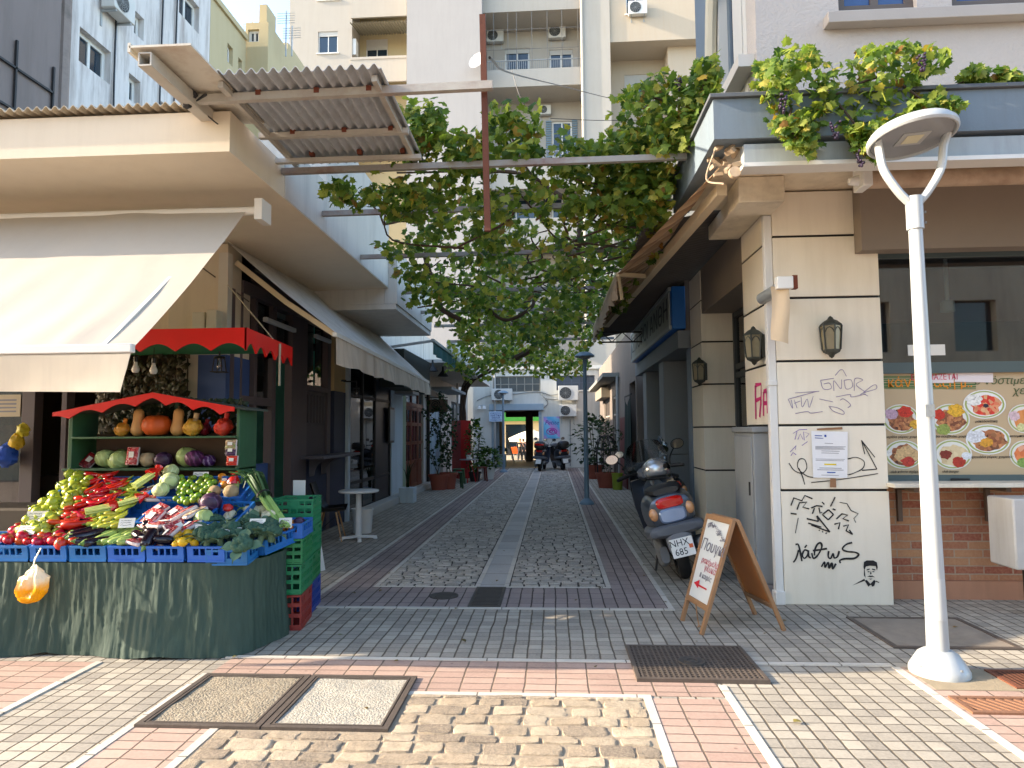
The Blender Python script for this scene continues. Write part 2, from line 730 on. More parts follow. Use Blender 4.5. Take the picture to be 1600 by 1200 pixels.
def cobbles(name, x0, x1, y0, y1, mat, wmin, wmax, h, top, seed):
    rnd = random.Random(seed)
    mb = MB()
    y = y0
    while y < y1 - 0.03:
        hh = min(h * rnd.uniform(0.88, 1.15), y1 - y)
        if y < 3.66 < y + hh:
            hh = 3.66 - y
        xs = -.885 if 3.6 < y < 4.2 else x0
        x = xs + rnd.uniform(-0.08, 0)
        K = 9 if y < 4.2 else (5 if y < 12 else 4)
        while x < x1:
            w = rnd.uniform(wmin, wmax)
            a, b = max(x, xs), min(x + w, x1)
            x += w
            if b - a < 0.04:
                continue
            g = rnd.uniform(0.002, 0.007) if y < 5 else rnd.uniform(0.003, 0.007)
            cx, cy, hw, hh2 = (a + b) / 2, y + hh / 2 + rnd.uniform(-.006, .006), (b - a) / 2 - g, hh / 2 - g * 0.9
            tz = top * rnd.uniform(0.75, 1.2)
            tx, ty = rnd.uniform(-.05, .05), rnd.uniform(-.05, .05)
            rot = rnd.uniform(-.04, .04)
            V = []
            for i in range(K):
                for j in range(K):
                    u, v = GRIDP[K][i], GRIDP[K][j]
                    # squares pulled to a rounded outline
                    uu = u * (1 - (.08 if K == 9 else .03) * v * v * abs(u) ** 2)
                    vv = v * (1 - (.08 if K == 9 else .03) * u * u * abs(v) ** 2)
                    e = max(abs(u), abs(v))
                    z = -0.004 if e > 0.99 else tz * (1 - 0.3 * e ** 4) + 0.004 + tx * uu * hw + ty * vv * hh2
                    nz = mnoise.noise(Vector((cx * 9 + u, cy * 9 + v, seed)))
                    px_, py_ = uu * hw * (1 + 0.07 * nz), vv * hh2 * (1 + 0.10 * mnoise.noise(Vector((cx * 7 - v, cy * 8 + u, 3))))
                    z += (0.003 * nz + (0.0045 * mnoise.fractal(Vector((cx + px_, cy + py_, 0)) * 26, 1, 2, 3) if K == 9 else 0)) if e < 0.99 else 0
                    V.append(mb.bm.verts.new((cx + px_ - rot * py_, cy + py_ + rot * px_, max(z, -0.004))))
            for i in range(K - 1):
                for j in range(K - 1):
                    mb.face((V[i * K + j], V[(i + 1) * K + j], V[(i + 1) * K + j + 1], V[i * K + j + 1]))
        y += hh
    o = mb.build(name, mat, smooth=55, recalc=False)
    return struct(o)


COBW = cobble_mat('warm_cobbles', hexc('#7f7263'), hexc('#a3927b'), hexc('#b8a890'))
COBG = cobble_mat('grey_cobbles', hexc('#858078'), hexc('#a49d92'), hexc('#bbb3a6'))
cobbles('cobbles', -1.82, 0.512, 0.6, 4.19, COBW, 0.14, 0.27, 0.112, 0.0085, 3)
cobbles('cobbles', -1.82, -0.828, 7.07, 28.8, COBG, 0.10, 0.19, 0.1, 0.016, 4)
cobbles('cobbles', -0.472, 0.512, 7.07, 28.8, COBG, 0.10, 0.19, 0.1, 0.016, 5)

# ------------------------------------------------------------------ covers and gratings let into the paving
PEBBLE = cells('exposed_aggregate', ['#75695a', '#8c826e', '#7f735f', '#988e7b', '#776b59'], 75, .9, .5)
PEBBLE2 = cells('pale_aggregate', ['#979184', '#a49e90', '#8f887a', '#aca698', '#9c9486'], 80, .9, .45)
IRON = M('cast_iron_rusty', '#5a5048', 0.7, 0.35, 9, 0.5, 60, metal=0.3)
IRONG = M('cast_iron', '#4a4540', 0.65, 0.3, 9, 0.4, 60, metal=0.3)


def filled_cover(x0, x1, y0, y1, fill, label, rim=0.032):
    t = thing('access_cover', label, 'manhole cover', ((x0 + x1) / 2, (y0 + y1) / 2, 0), group='filled steel access covers')
    mb = MB()
    w = rim
    for a in ((x0, x1, y0, y0 + w), (x0, x1, y1 - w, y1), (x0, x0 + w, y0 + w, y1 - w), (x1 - w, x1, y0 + w, y1 - w)):
        mb.box(a[0], a[1], a[2], a[3], 0.0, 0.021)
    w2 = w + 0.008
    for a in ((x0 + w2, x1 - w2, y0 + w2, y0 + w2 + .012), (x0 + w2, x1 - w2, y1 - w2 - .012, y1 - w2), (x0 + w2, x0 + w2 + .012, y0 + w2 + .012, y1 - w2 - .012), (x1 - w2 - .012, x1 - w2, y0 + w2 + .012, y1 - w2 - .012)):
        mb.box(a[0], a[1], a[2], a[3], 0.0, 0.0205)
    mb.build('frame', IRON, t, world=True)
    mb = MB()

    def f(u, v):
        x, y = lerp(x0 + w + .021, x1 - w - .021, u), lerp(y0 + w + .021, y1 - w - .021, v)
        return (x, y, 0.013 + 0.005 * fbm(x * 6, y * 6) - 0.02 * max(0, 0.6 - ((x - x0 - .2) ** 2 * 9 + (y - y0 - .4) ** 2 * 40)) * 0.4)
    mb.grid(f, 26, 26)
    mb.build('concrete_filling', fill, t, world=True)


filled_cover(-2.3, -1.6, 3.68, 4.47, PEBBLE, 'steel framed cover filled with brown pebbly concrete, left of the pair')
filled_cover(-1.59, -0.9, 3.68, 4.47, PEBBLE2, 'steel framed cover filled with pale concrete, dented in the middle')


def lattice(x0, x1, y0, y1, nx, ny, z=0.026, b=0.012):
    mb = MB()
    for a in ((x0, x1, y0, y0 + .025), (x0, x1, y1 - .025, y1), (x0, x0 + .025, y0 + .025, y1 - .025), (x1 - .025, x1, y0 + .025, y1 - .025)):
        mb.box(*a, 0.0, z)
    for i in range(1, nx):
        x = lerp(x0 + .0125, x1 - .0125, i / nx)
        mb.box(x - b / 2, x + b / 2, y0 + .025, y1 - .025, 0, z - .003)
    for j in range(1, ny):
        y = lerp(y0 + .0125, y1 - .0125, j / ny)
        mb.box(x0 + .025, x1 - .025, y - b / 2, y + b / 2, 0, z - .0045)
    return mb


t = thing('access_cover', 'rusty square lattice iron cover with a round emblem near the signboard', 'manhole cover', (.92, 4.8, 0))
lattice(.51, 1.34, 4.46, 5.15, 24, 20).build('iron_lattice', IRON, t, world=True, smooth=0)
mb = MB()
mb.box(.52, 1.33, 4.47, 5.14, 0.001, 0.011)
mb.build('backing_plate', M('dirty_iron', '#2c251f', 0.9, 0.3, 20, 0.3), t, world=True)
mb = MB()
mb.lathe([(0, .0), (.09, .0), (.09, .031), (.075, .031), (.07, .028), (.02, .028), (.015, .032), (0, .032)], 24, Vector((.92, 4.8, 0)))
mb.lathe([(.035, .027), (.035, .033), (.05, .033), (.05, .027)], 20, Vector((.92, 4.8, 0)))
mb.build('round_emblem', IRONG, t, world=True)

t = thing('drain_grate', 'narrow iron drain grate at the near end of the alley gutter', 'drain grate', (-.65, 6.6, 0))
mb = MB()
x0, x1, y0, y1 = -.8, -.5, 6.25, 7.02
for a in ((x0, x1, y0, y0 + .03), (x0, x1, y1 - .03, y1), (x0, x0 + .03, y0 + .03, y1 - .03), (x1 - .03, x1, y0 + .03, y1 - .03)):
    mb.box(*a, 0, .014)
for k in range(14):
    y = lerp(y0 + .05, y1 - .05, k / 13)
    mb.box(x0 + .03, x1 - .03, y - .012, y + .012, 0, .012)
mb.build('iron_bars', IRONG, t, world=True, smooth=0)
MB().box(x0 + .031, x1 - .031, y0 + .031, y1 - .031, 0.001, .0055).build('drain_shade_plate', M('drain_dark', '#0c0b0a', 0.95), t, world=True)  # near-black plate: the shade below the bars put in as colour

mb = MB()
mb.lathe([(0, 0), (.14, 0), (.14, .012), (.12, .012), (.115, .009), (0, .010)], 28, Vector((-1.08, 6.66, 0)))
for k in range(5):
    mb.box(-1.16, -1.0, 6.57 + k * .045 - .006, 6.57 + k * .045 + .006, 0.006, .0125)
single(mb, 'manhole_cover', IRONG, 'small round iron cover set in the pink band of the alley', 'manhole cover')

t = thing('concrete_cover', 'large worn concrete cover slab in the pavement by the pillar', 'manhole cover', (2.9, 5.6, 0))
mb = MB()
x0, x1, y0, y1 = 2.45, 3.36, 5.2, 6.02
mb.grid(lambda u, v: (lerp(x0 + .045, x1 - .045, u), lerp(y0 + .045, y1 - .045, v), .008 + .004 * fbm(u * 5, v * 5)), 16, 16)
mb.build('concrete_slab', M('worn_concrete', '#867b6d', 0.9, 0.3, 5, 0.6, 90, dirt=0.4, dirtc=hexc('#4f4234'), streak=False), t, world=True)
mb = MB()
for a in ((x0, x1, y0, y0 + .04), (x0, x1, y1 - .04, y1), (x0, x0 + .04, y0 + .04, y1 - .04), (x1 - .04, x1, y0 + .04, y1 - .04)):
    mb.box(*a, 0, .011)
mb.build('frame', IRON, t, world=True)

t = thing('access_cover', 'rust brown flat iron cover in rough concrete behind the lamp foot', 'manhole cover', (3.3, 4.62, 0))
MB().box(2.31, 4.6, 4.4, 4.78, 0, .0055).build('concrete_surround', M('rough_concrete', '#8f8169', 0.95, 0.3, 6, 0.9, 70), t, world=True)
lattice(2.8, 3.75, 4.43, 4.75, 30, 12, .014, .01).build('iron_plate', M('rust_plate', '#6e3f28', 0.85, 0.3, 10, 0.4, 50), t, world=True, smooth=0)
MB().box(2.82, 3.73, 4.45, 4.73, 0.001, .0095).build('backing_plate', M('rust_dark', '#553524', 0.9, 0.3, 10), t, world=True)

t = thing('drain_grate', 'rusty slotted drain grate in the pink paving beyond the lamp', 'drain grate', (2.9, 4.16, 0))
mb = MB()
x0, x1, y0, y1 = 2.31, 3.6, 4.04, 4.28
for a in ((x0, x1, y0, y0 + .03), (x0, x1, y1 - .03, y1), (x0, x0 + .03, y0 + .03, y1 - .03), (x1 - .03, x1, y0 + .03, y1 - .03)):
    mb.box(*a, 0, .017)
for k in range(24):
    x = lerp(x0 + .05, x1 - .05, k / 23)
    m = Matrix.Translation((x, (y0 + y1) / 2, 0)) @ Matrix.Rotation(R(28), 4, 'Z')
    mb.box(-.013, .013, -.105, .105, 0.002, .014, m)
mb.build('iron_bars', M('rust_grate', '#7c5740', 0.8, 0.3, 10, 0.4, 50), t, world=True, smooth=0)
MB().box(x0 + .031, x1 - .031, y0 + .031, y1 - .031, 0.001, .0058).build('drain_shade_plate', M('drain_dark', '#0c0b0a'), t, world=True)  # flat plate coloured as the shade down inside the drain

# ================================================================== BUILDING HELPERS
ID = Matrix()


def wm(kind, c):
    """wall frame: u along the wall, second axis into the wall, v up. S faces the street, E faces +X, W faces -X"""
    if kind == 'S':
        return Matrix.Translation((0, c, 0))
    s = -1 if kind == 'E' else 1
    m = Matrix(((0, s, 0, c), (1, 0, 0, 0), (0, 0, 1, 0), (0, 0, 0, 1)))
    return m


def wall_mb(mt, u0, u1, v0, v1, holes=(), thick=0.25, mb=None):
    mb = mb or MB()
    us = sorted({u0, u1, *[h[0] for h in holes], *[h[1] for h in holes]})
    vs = sorted({v0, v1, *[h[2] for h in holes], *[h[3] for h in holes]})

    def q(*ps):
        mb.poly([mt @ Vector(p) for p in ps])
    for a, b in zip(us, us[1:]):
        for c, d in zip(vs, vs[1:]):
            if any(h[0] <= (a + b) / 2 <= h[1] and h[2] <= (c + d) / 2 <= h[3] for h in holes):
                continue
            for w in (0, thick):
                q((a, w, c), (b, w, c), (b, w, d), (a, w, d))
    for a, b, c, d in [(u0, u1, v0, v1)] + [h[:4] for h in holes]:
        q((a, 0, c), (a, thick, c), (a, thick, d), (a, 0, d))
        q((b, 0, c), (b, thick, c), (b, thick, d), (b, 0, d))
        q((a, 0, c), (b, 0, c), (b, thick, c), (a, thick, c))
        q((a, 0, d), (b, 0, d), (b, thick, d), (a, thick, d))
    return mb


FRW = M('white_window_frame', '#d5d5d0', 0.5, 0.06, 5, 0.05)


def window(parent, mt, u0, u1, v0, v1, cols=2, rows=1, fw=0.06, fmat=None, pmat=None, inset=0.08, thick=0.06, sill=None, name='window', shutter=0.0, label=None):
    """frame part with its pane, sill and half-closed roller shutter as sub-parts"""
    fmat = fmat or FRW
    mb = MB()
    a, b = inset, inset + thick
    mb.box(u0, u1, a, b, v0, v0 + fw, mt)
    mb.box(u0, u1, a, b, v1 - fw, v1, mt)
    mb.box(u0, u0 + fw, a, b, v0 + fw, v1 - fw, mt)
    mb.box(u1 - fw, u1, a, b, v0 + fw, v1 - fw, mt)
    for i in range(1, cols):
        u = lerp(u0, u1, i / cols)
        mb.box(u - fw * .45, u + fw * .45, a + .004, b - .004, v0 + fw, v1 - fw, mt)
    for j in range(1, rows):
        v = lerp(v0, v1, j / rows)
        mb.box(u0 + fw, u1 - fw, a + .008, b - .008, v - fw * .4, v + fw * .4, mt)
    fr = mb.build(name, fmat, parent, world=True, smooth=0)
    if label:
        fr['label'] = label
    mb = MB()
    mb.box(u0 + fw * .5, u1 - fw * .5, b - .035, b - .025, v0 + fw * .5, v1 - fw * .5, mt)
    mb.build('pane', pmat or DARKGLASS, fr, world=True, smooth=0)
    if sill:
        mb = MB()
        mb.box(u0 - .08, u1 + .08, -.08, inset + .02, v0 - .07, v0 - .004, mt)
        mb.build('sill', sill, fr, world=True, smooth=0)
    if shutter:
        mb = MB()
        k = max(3, int((v1 - v0) * shutter / .06))
        for i in range(k):
            z1 = v1 - (v1 - v0) * shutter * i / k
            z0 = v1 - (v1 - v0) * shutter * (i + .86) / k
            mb.box(u0 + .01, u1 - .01, a - .03, a - .005, z0, z1, mt)
        mb.build('roller_shutter', M('shutter_slats', '#b9b7b0', 0.6, 0.08), fr, world=True, smooth=0)
    return fr


def ac_unit(mt, u, v, label, w=0.8, h=0.55, d=0.3, group='air conditioner units on the walls'):
    """outdoor air conditioner hung on a wall; u, v = lower middle of its back"""
    t = thing('air_conditioner', label, 'air conditioner', mt @ Vector((u, 0, v)), group=group)
    mb = MB()
    mb.box(u - w / 2, u + w / 2, -d - .06, -.06, v, v + h, mt)
    mb.build('casing', M('ac_casing', '#c9c8c2', 0.5, 0.06, 4, 0.05, dirt=0.2), t, world=True, bevel=.012)
    mb = MB()
    m = mt @ Matrix.Translation((u - w * .14, -d - .062, v + h * .5)) @ Matrix.Rotation(R(90), 4, 'X')
    r = h * .41
    for q in (r, r * .8, r * .6, r * .4, r * .2):
        mb.lathe([(q - .006, 0), (q - .006, .012), (q, .012), (q, 0)], 24, m)
    for k in range(6):
        an = k * math.pi / 6
        mb.beam(m @ Vector((math.cos(an) * r, math.sin(an) * r, .006)), m @ Vector((-math.cos(an) * r, -math.sin(an) * r, .006)), .006, .006)
    mb.build('fan_grille', M('ac_grille', '#8d908f', 0.5, 0.1), t, world=True)
    mb = MB()
    mb.lathe([(0, 0), (r, 0), (r, .004), (0, .004)], 24, m)
    mb.build('fan_opening', M('ac_dark', '#2c2f31', 0.7), t, world=True)
    mb = MB()
    for s in (-.35, .35):
        mb.box(u + w * s - .02, u + w * s + .02, -d - .04, 0, v - .035, v - .002, mt)
        mb.box(u + w * s - .02, u + w * s + .02, -.02, 0, v - .3, v - .036, mt)
    mb.build('bracket', STEEL, t, world=True)
    return t


def corrug(p0, uv, vv, pitch, amp, nv, thick=0.006, mb=None):
    """corrugated sheet: waves run along vv, repeat along uv"""
    mb = mb or MB()
    p0, uv, vv = Vector(p0), Vector(uv), Vector(vv)
    nrm = uv.cross(vv).normalized()
    n = int(uv.length / pitch * 12)
    mb.grid(lambda u, v: p0 + uv * u + vv * v + nrm * (amp * math.sin(2 * math.pi * u * uv.length / pitch)), n, nv, nrm * thick)
    return mb


# wall finishes
LAV = M('pale_grey_render', '#a29d99', 0.9, 0.06, 0.7, 0.2, 40, dirt=0.25, dirtc=hexc('#8d8983'))
OFFW = M('off_white_render', '#aaa398', 0.9, 0.06, 0.7, 0.2, 40, dirt=0.25, dirtc=hexc('#9a917f'))
YELC = M('cream_yellow_render', '#b8a985', 0.9, 0.06, 0.7, 0.2, 40, dirt=0.2, dirtc=hexc('#a08c62'))
PEACH = M('peach_render', '#b3a591', 0.9, 0.06, 0.7, 0.2, 40, dirt=0.2, dirtc=hexc('#a98f70'))
DIRTYW = M('stained_white_render', '#d2cdc8', 0.9, 0.2, 0.6, 0.3, 30, dirt=0.8, dirtc=hexc('#7d7068'))
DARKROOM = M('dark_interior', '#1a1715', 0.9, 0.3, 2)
BLUESH = M('blue_shutters', '#6f8796', 0.7, 0.1)

# ------------------------------------------------------------------ the apartment block that closes the view (far behind)
bb = thing('apartment_block', 'pale many storeyed apartment block closing the view above the vine', 'building', (-2, 40, 0))


def fbox(name, mat, x0p, x1p, y0p, y1p, Y, dep, holes=(), parent=bb):
    """wall slab given by its outline in the photo at distance Y"""
    q = (x0p + x1p) / 2
    hs = [(fx(a, Y), fx(b, Y), fz(d, Y, a), fz(c, Y, a)) for a, b, c, d in holes]
    mb = wall_mb(wm('S', Y), fx(x0p, Y), fx(x1p, Y), max(3.9, fz(y1p, Y, q)), fz(y0p, Y, q), hs, dep)
    return mb.build(name, mat, parent, world=True, smooth=0), hs


def fwin(h, Y, **kw):
    return window(bb, wm('S', Y), *h, **kw)


# left wing
o, hs = fbox('left_wing', OFFW, 443, 545, -260, 600, 38.0, 6, [(490, 522, 50, 84), (490, 524, -6, 1), (489, 522, 135, 168)])
for h in hs:
    fwin(h, 38.0, cols=2, sill=FRW, shutter=.22)
o, hs = fbox('recessed_wall', YELC, 545, 634, -260, 600, 39.6, 4, [(572, 601, -30, 13), (568, 603, 62, 92), (572, 601, 150, 190)])
for h, s in zip(hs, (0, .55, 0.3)):
    fwin(h, 39.6, cols=2, shutter=s)
mb = MB()
for y in (78, 178, -25):
    mb = MB()
    mb.box(fx(543, 38), fx(634, 38), 37.9, 39.55, fz(y + 4, 38), fz(y, 38))
    mb.box(fx(543, 38), fx(634, 38), 37.93, 38.05, fz(y + 40, 38), fz(y + 4.01, 38))
    mb.build('balcony', OFFW, bb, world=True, smooth=0)
mb = corrug((fx(543, 37.6), 37.4, fz(25, 37.6)), (fx(634, 37.6) - fx(543, 37.6), 0, 0), (0, 2.1, .5), .17, .04, 2)
mb.build('balcony_roof', M('weathered_sheet', '#8f8a78', 0.8, 0.15), bb, world=True)
mb = MB().box(fx(545, 38.3), fx(553, 38.3), 38.1, 38.6, fz(75, 38.3), fz(50, 38.3))
mb.build('boiler_cabinet', FRW, bb, world=True)
# middle wing, plain
fbox('middle_wing', LAV, 634, 756, -260, 600, 36.0, 4)
# balcony bay
YB = 38.6
o, hs = fbox('bay_wall', OFFW, 750, 918, -260, 600, YB, 4,
             [(793, 833, 76, 128), (865, 903, 78, 128), (806, 838, 194, 246), (868, 900, 190, 246), (776, 842, 262, 345), (866, 900, 272, 345), (793, 833, -60, -8), (865, 903, -60, -8)])
for i, h in enumerate(hs):
    fwin(h, YB, cols=2, fw=.09, shutter=(.15, .15, 0, 0, 0, 0, .2, .2)[i])
for a, b in ((900, 909), (858, 867)):
    mb = MB()
    for k in range(16):
        z = lerp(fz(246, YB), fz(188, YB), k / 16)
        mb.box(fx(a, YB), fx(b, YB), YB - .06, YB - .02, z, z + .09)
    mb.build('shutter', BLUESH, bb, world=True, smooth=0)
YF = 36.6
for (yt, yb, ys) in ((-95, -75, -75), (-20, 12, 15), (106, 130, 133), (252, 290, 292), (340, 380, 382)):
    mb = MB()
    mb.box(fx(757, YF), fx(916, YF), YF, YB - .01, fz(yb, YF) - .12, fz(yb, YF))
    mb.box(fx(757, YF), fx(916, YF), YF, YF + .14, fz(yb, YF) + .003, fz(yt, YF))
    mb.build('balcony', OFFW, bb, world=True, smooth=0)
for (yt, ytop) in ((106, 92), (252, 236)):
    mb = MB()
    z0, z1 = fz(yt, YF), fz(ytop, YF)
    n = 48
    for k in range(n + 1):
        x = lerp(fx(758, YF), fx(915, YF), k / n)
        mb.box(x - .012, x + .012, YF + .06, YF + .085, z0, z1)
    mb.box(fx(757, YF), fx(916, YF), YF + .05, YF + .1, z1, z1 + .05)
    mb.build('railing', M('grey_railing', '#8b8d8c', 0.6), bb, world=True, smooth=0)
mb = MB()
for x in (762, 775, 798, 812, 837, 862, 886, 912):
    mb.tube([(fx(x, YF), YF + .04, fz(104, YF)), (fx(x, YF), YF + .04, fz(10, YF))], .018, 5)
for y in (43, 74):
    mb.tube([(fx(760, YF), YF + .04, fz(y, YF)), (fx(914, YF), YF + .04, fz(y, YF))], .016, 5)
mb.build('wire_screen', M('grey_wire', '#6d6c68', 0.6), bb, world=True)
mb = MB()
mb.tube([(fx(918.5, 36.4), 36.38, fz(-60, 36.4)), (fx(918.5, 36.4), 36.38, fz(560, 36.4))], .09, 8)
mb.build('drainpipe', OFFW, bb, world=True)
ac_unit(wm('S', YB), fx(878, YB), fz(64, YB), 'air conditioner high on the balcony wall, right of the rusty pole', 1.0, .8)
ac_unit(wm('S', YB), fx(778, YB), fz(66, YB), 'air conditioner high on the balcony wall, partly behind the rusty pole', 1.0, .75)
ac_unit(wm('S', YB), fx(857, YB), fz(182, YB), 'small white air conditioner between the blue shuttered windows over the vine', .7, .55)
# right wing
o, hs = fbox('right_wing', OFFW, 921, 964, -260, 600, 36.4, 5)
o, hs = fbox('right_wing', PEACH, 964, 1230, -260, 60, 36.5, 4, [(991, 1022, -40, 22)])
fwin(hs[0], 36.5, cols=2, sill=FRW)
o, hs = fbox('recessed_wall', PEACH, 962, 1070, 61, 600, 38.5, 3, [(986, 1023, 117, 170), (986, 1023, 240, 290)])
for h in hs:
    fwin(h, 38.5, cols=2, shutter=.4)
fbox('right_wing', PEACH, 1057, 1230, 61, 600, 37.2, 3)
ac_unit(wm('S', 36.5), fx(1009, 36.5), fz(33, 36.5), 'air conditioner under a window at the top of the cream wing', 1.0, .75)
# satellite dish on the middle wing
t = thing('satellite_dish', 'white satellite dish on the edge of the plain grey wing', 'satellite dish', (fx(748, 35.5), 35.6, fz(92, 35.5)))
mb = MB()
m = Matrix.Translation((fx(749, 35.4), 35.3, fz(92, 35.4))) @ Matrix.Rotation(R(70), 4, 'X') @ Matrix.Rotation(R(-25), 4, 'Y')
mb.lathe([(0, -.1), (.3, -.04), (.5, .06), (.5, .075), (.3, -.02), (0, -.08)], 20, m)
mb.build('reflector', WHITEP, t, world=True)
mb = MB()
mb.tube([m @ Vector((0, -.4, 0)), m @ Vector((0, -.1, .55))], .02, 6)
mb.tube([m @ Vector((0, 0, -.09)), (fx(753, 36), 36.0, fz(95, 36))], .03, 6)
mb.build('arm', STEEL, t, world=True)

# ------------------------------------------------------------------ the stained tall house and the yellow house on the left (roof side)
tb = thing('apartment_block', 'tall stained white house with pipes above the greengrocer roof', 'building', (-9, 12, 0))
XL = -8.0


def ey(px):
    return ly(px, XL)


def ez(px, py):
    return lz(px, py, XL)


W1 = [(104, 156, 45, 100), (186, 205, 108, 150), (264, 297, -25, 20), (192, 208, 5, 42), (236, 244, 148, 162)]
hs = []
for a, b, c, d in W1:
    m_ = (a + b) / 2
    hs.append((ey(a), ey(b), ez(m_, d), ez(m_, c)))
mb = wall_mb(wm('E', XL), 9.55, ey(315), 4.3, 16, hs, 3)
mb.build('wall', DIRTYW, tb, world=True, smooth=0)
for h in hs:
    window(tb, wm('E', XL), *h, cols=2, fw=.07, inset=.12, fmat=FRW)
mb = MB()
mb.box(XL - 3, XL + .55, 5.0, 9.54, 4.3, 16)
mb.build('brown_bay', M('brown_plaster', '#7d726d', 0.9, 0.15, 1, 0.3, 40, dirt=.3), tb, world=True)
mb = MB()
for px, r in ((62, .12), (55, .05), (48, .04)):
    mb.tube([(XL + .15, ey(px), 4.0), (XL + .15, ey(px), 16)], r, 8)
mb.build('drainpipe', M('old_pipe', '#8d8078', 0.8, 0.2, 3, 0.3, 40, dirt=.8, streak=False), tb, world=True)
mb = MB()
for px in (76, 160, 235, 258):
    mb.tube(spline([(XL + .04, ey(px), 4.2), (XL + .05, ey(px + 2), 6), (XL + .04, ey(px - 1), 8), (XL + .04, ey(px), 11)], 5), .018, 5)
mb.build('cable', BLACK, tb, world=True)
mb = MB()
for z in (5.5, 6.1, 6.7):
    mb.beam((XL + .58, 8.0, z), (XL + .58, 9.4, z), .03, .03)
for y in (8.0, 8.7, 9.4):
    mb.beam((XL + .58, y, 5.0), (XL + .58, y, 7.1), .03, .03)
mb.build('window_bars', BLACKIRON, tb, world=True)
ac_unit(wm('E', XL), ey(150), ez(150, 8), 'air conditioner on the stained white house at the top left', .6, .45, .25)

yb = thing('apartment_block', 'sunny yellow house with a stair tower behind the stained white one', 'building', (-9, 20, 0))
hs = []
for a, b, c, d in ((344, 353, 58, 88), (362, 368, 80, 100)):
    m_ = (a + b) / 2
    hs.append((ey(a), ey(b), ez(m_, d), ez(m_, c)))
Y0, Y1 = ey(315) + .01, ey(374)
ztop = ez(340, 8)
wall_mb(wm('E', XL), Y0, Y1, 0, ztop, hs, 3).build('wall', YELC, yb, world=True, smooth=0)
for h in hs:
    window(yb, wm('E', XL), *h, cols=2, fw=.06, inset=.1)
MB().box(XL - 3.2, XL + .06, Y0, Y1 - .02, ztop + .003, ztop + .15).build('parapet_cap', YELC, yb, world=True)
Yt = Y1 + .05
h = (fx(376, Yt), fx(394, Yt), fz(45, Yt), fz(25, Yt))
wall_mb(wm('S', Yt), fx(372, Yt), fx(409, Yt), 0, fz(14, Yt), [h], 3).build('stair_tower', YELC, yb, world=True, smooth=0)
window(yb, wm('S', Yt), *h, cols=2, fw=.06)
mb = MB()
mb.box(fx(409, Yt + 1), fx(421, Yt + 1), Yt + .4, Yt + 1, 4, fz(-30, Yt))
mb.build('chimney', YELC, yb, world=True)
wall_mb(wm('S', Yt + 2.2), fx(416, Yt + 2.2), fx(441, Yt + 2.2), 0, fz(48, Yt + 2.2), (), 3).build('rear_wall', YELC, yb, world=True, smooth=0)
for px, top in ((366, -10), (423, -25), (433, 0)):
    t = thing('roof_antenna', 'thin television antenna on the yellow roof, ' + {366: 'left of the stair tower', 423: 'beside the chimney', 433: 'rightmost by the grey wing'}[px], 'antenna', (fx(px, Yt), Yt + .6, fz(40, Yt)), group='roof antennas')
    mb = MB()
    mb.tube([(fx(px, Yt), Yt + .6, fz(50, Yt)), (fx(px, Yt), Yt + .6, fz(top, Yt))], .02, 5)
    mb.build('mast', STEEL, t, world=True)
    mb = MB()
    for k in range(5):
        z = fz(top + 4 + 4 * k, Yt)
        mb.tube([(fx(px, Yt) - .25, Yt + .6, z), (fx(px, Yt) + .25, Yt + .6, z)], .008, 4)
    mb.build('aerial_rods', STEEL, t, world=True)

# ------------------------------------------------------------------ the low white house that ends the alley
YE = 29.5
eb = thing('low_building', 'low white building with an open passage at the end of the alley', 'building', (-.8, 31, 0))
ENDW = M('end_white_render', '#c9c8c0', 0.9, 0.06, 1.0, 0.2, 40, dirt=0.3, dirtc=hexc('#8f8d80'))
xd0, xd1, zd = fx(768, YE), fx(846, YE), fz(640, YE)
H = [(xd0, xd1, 0, zd), (fx(770, YE), fx(845, YE), fz(612, YE), fz(587, YE)), (fx(870, YE), fx(930, YE), fz(610, YE), fz(587, YE))]
wall_mb(wm('S', YE), -4.6, 3.4, 0, 4.25, H, .3).build('wall', ENDW, eb, world=True, smooth=0)
MB().box(-4.6, 3.4, YE - .12, YE + .5, 4.253, 4.4).build('roof_edge', ENDW, eb, world=True)
GRID = M('grimy_glass', '#3b4043', 0.25, 0.3, 3)
window(eb, wm('S', YE), *H[1], cols=6, rows=2, fw=.045, pmat=GRID, fmat=M('rusty_grey_frame', '#84827a', .7, .2))
window(eb, wm('S', YE), *H[2], cols=5, rows=2, fw=.045, pmat=M('blue_grey_glass', '#39424f', .3, .2), fmat=M('blue_grey_frame', '#4a5361', .7, .1))
mb = MB()
mb.box(xd0 - .1, xd1 + .1, YE - .16, YE - .003, zd - .02, zd + .26)
mb.build('shutter_box', M('blue_grey_metal', '#8fa0ab', .5, .1), eb, world=True, bevel=.01)
mb = MB()
mb.box(xd0 - .003, xd0 + .12, YE - .02, YE + .2, 0, zd - .02)
mb.box(xd1 - .12, xd1 + .003, YE - .02, YE + .2, 0, zd - .02)
mb.build('door_jamb', M('blue_grey_metal'), eb, world=True)
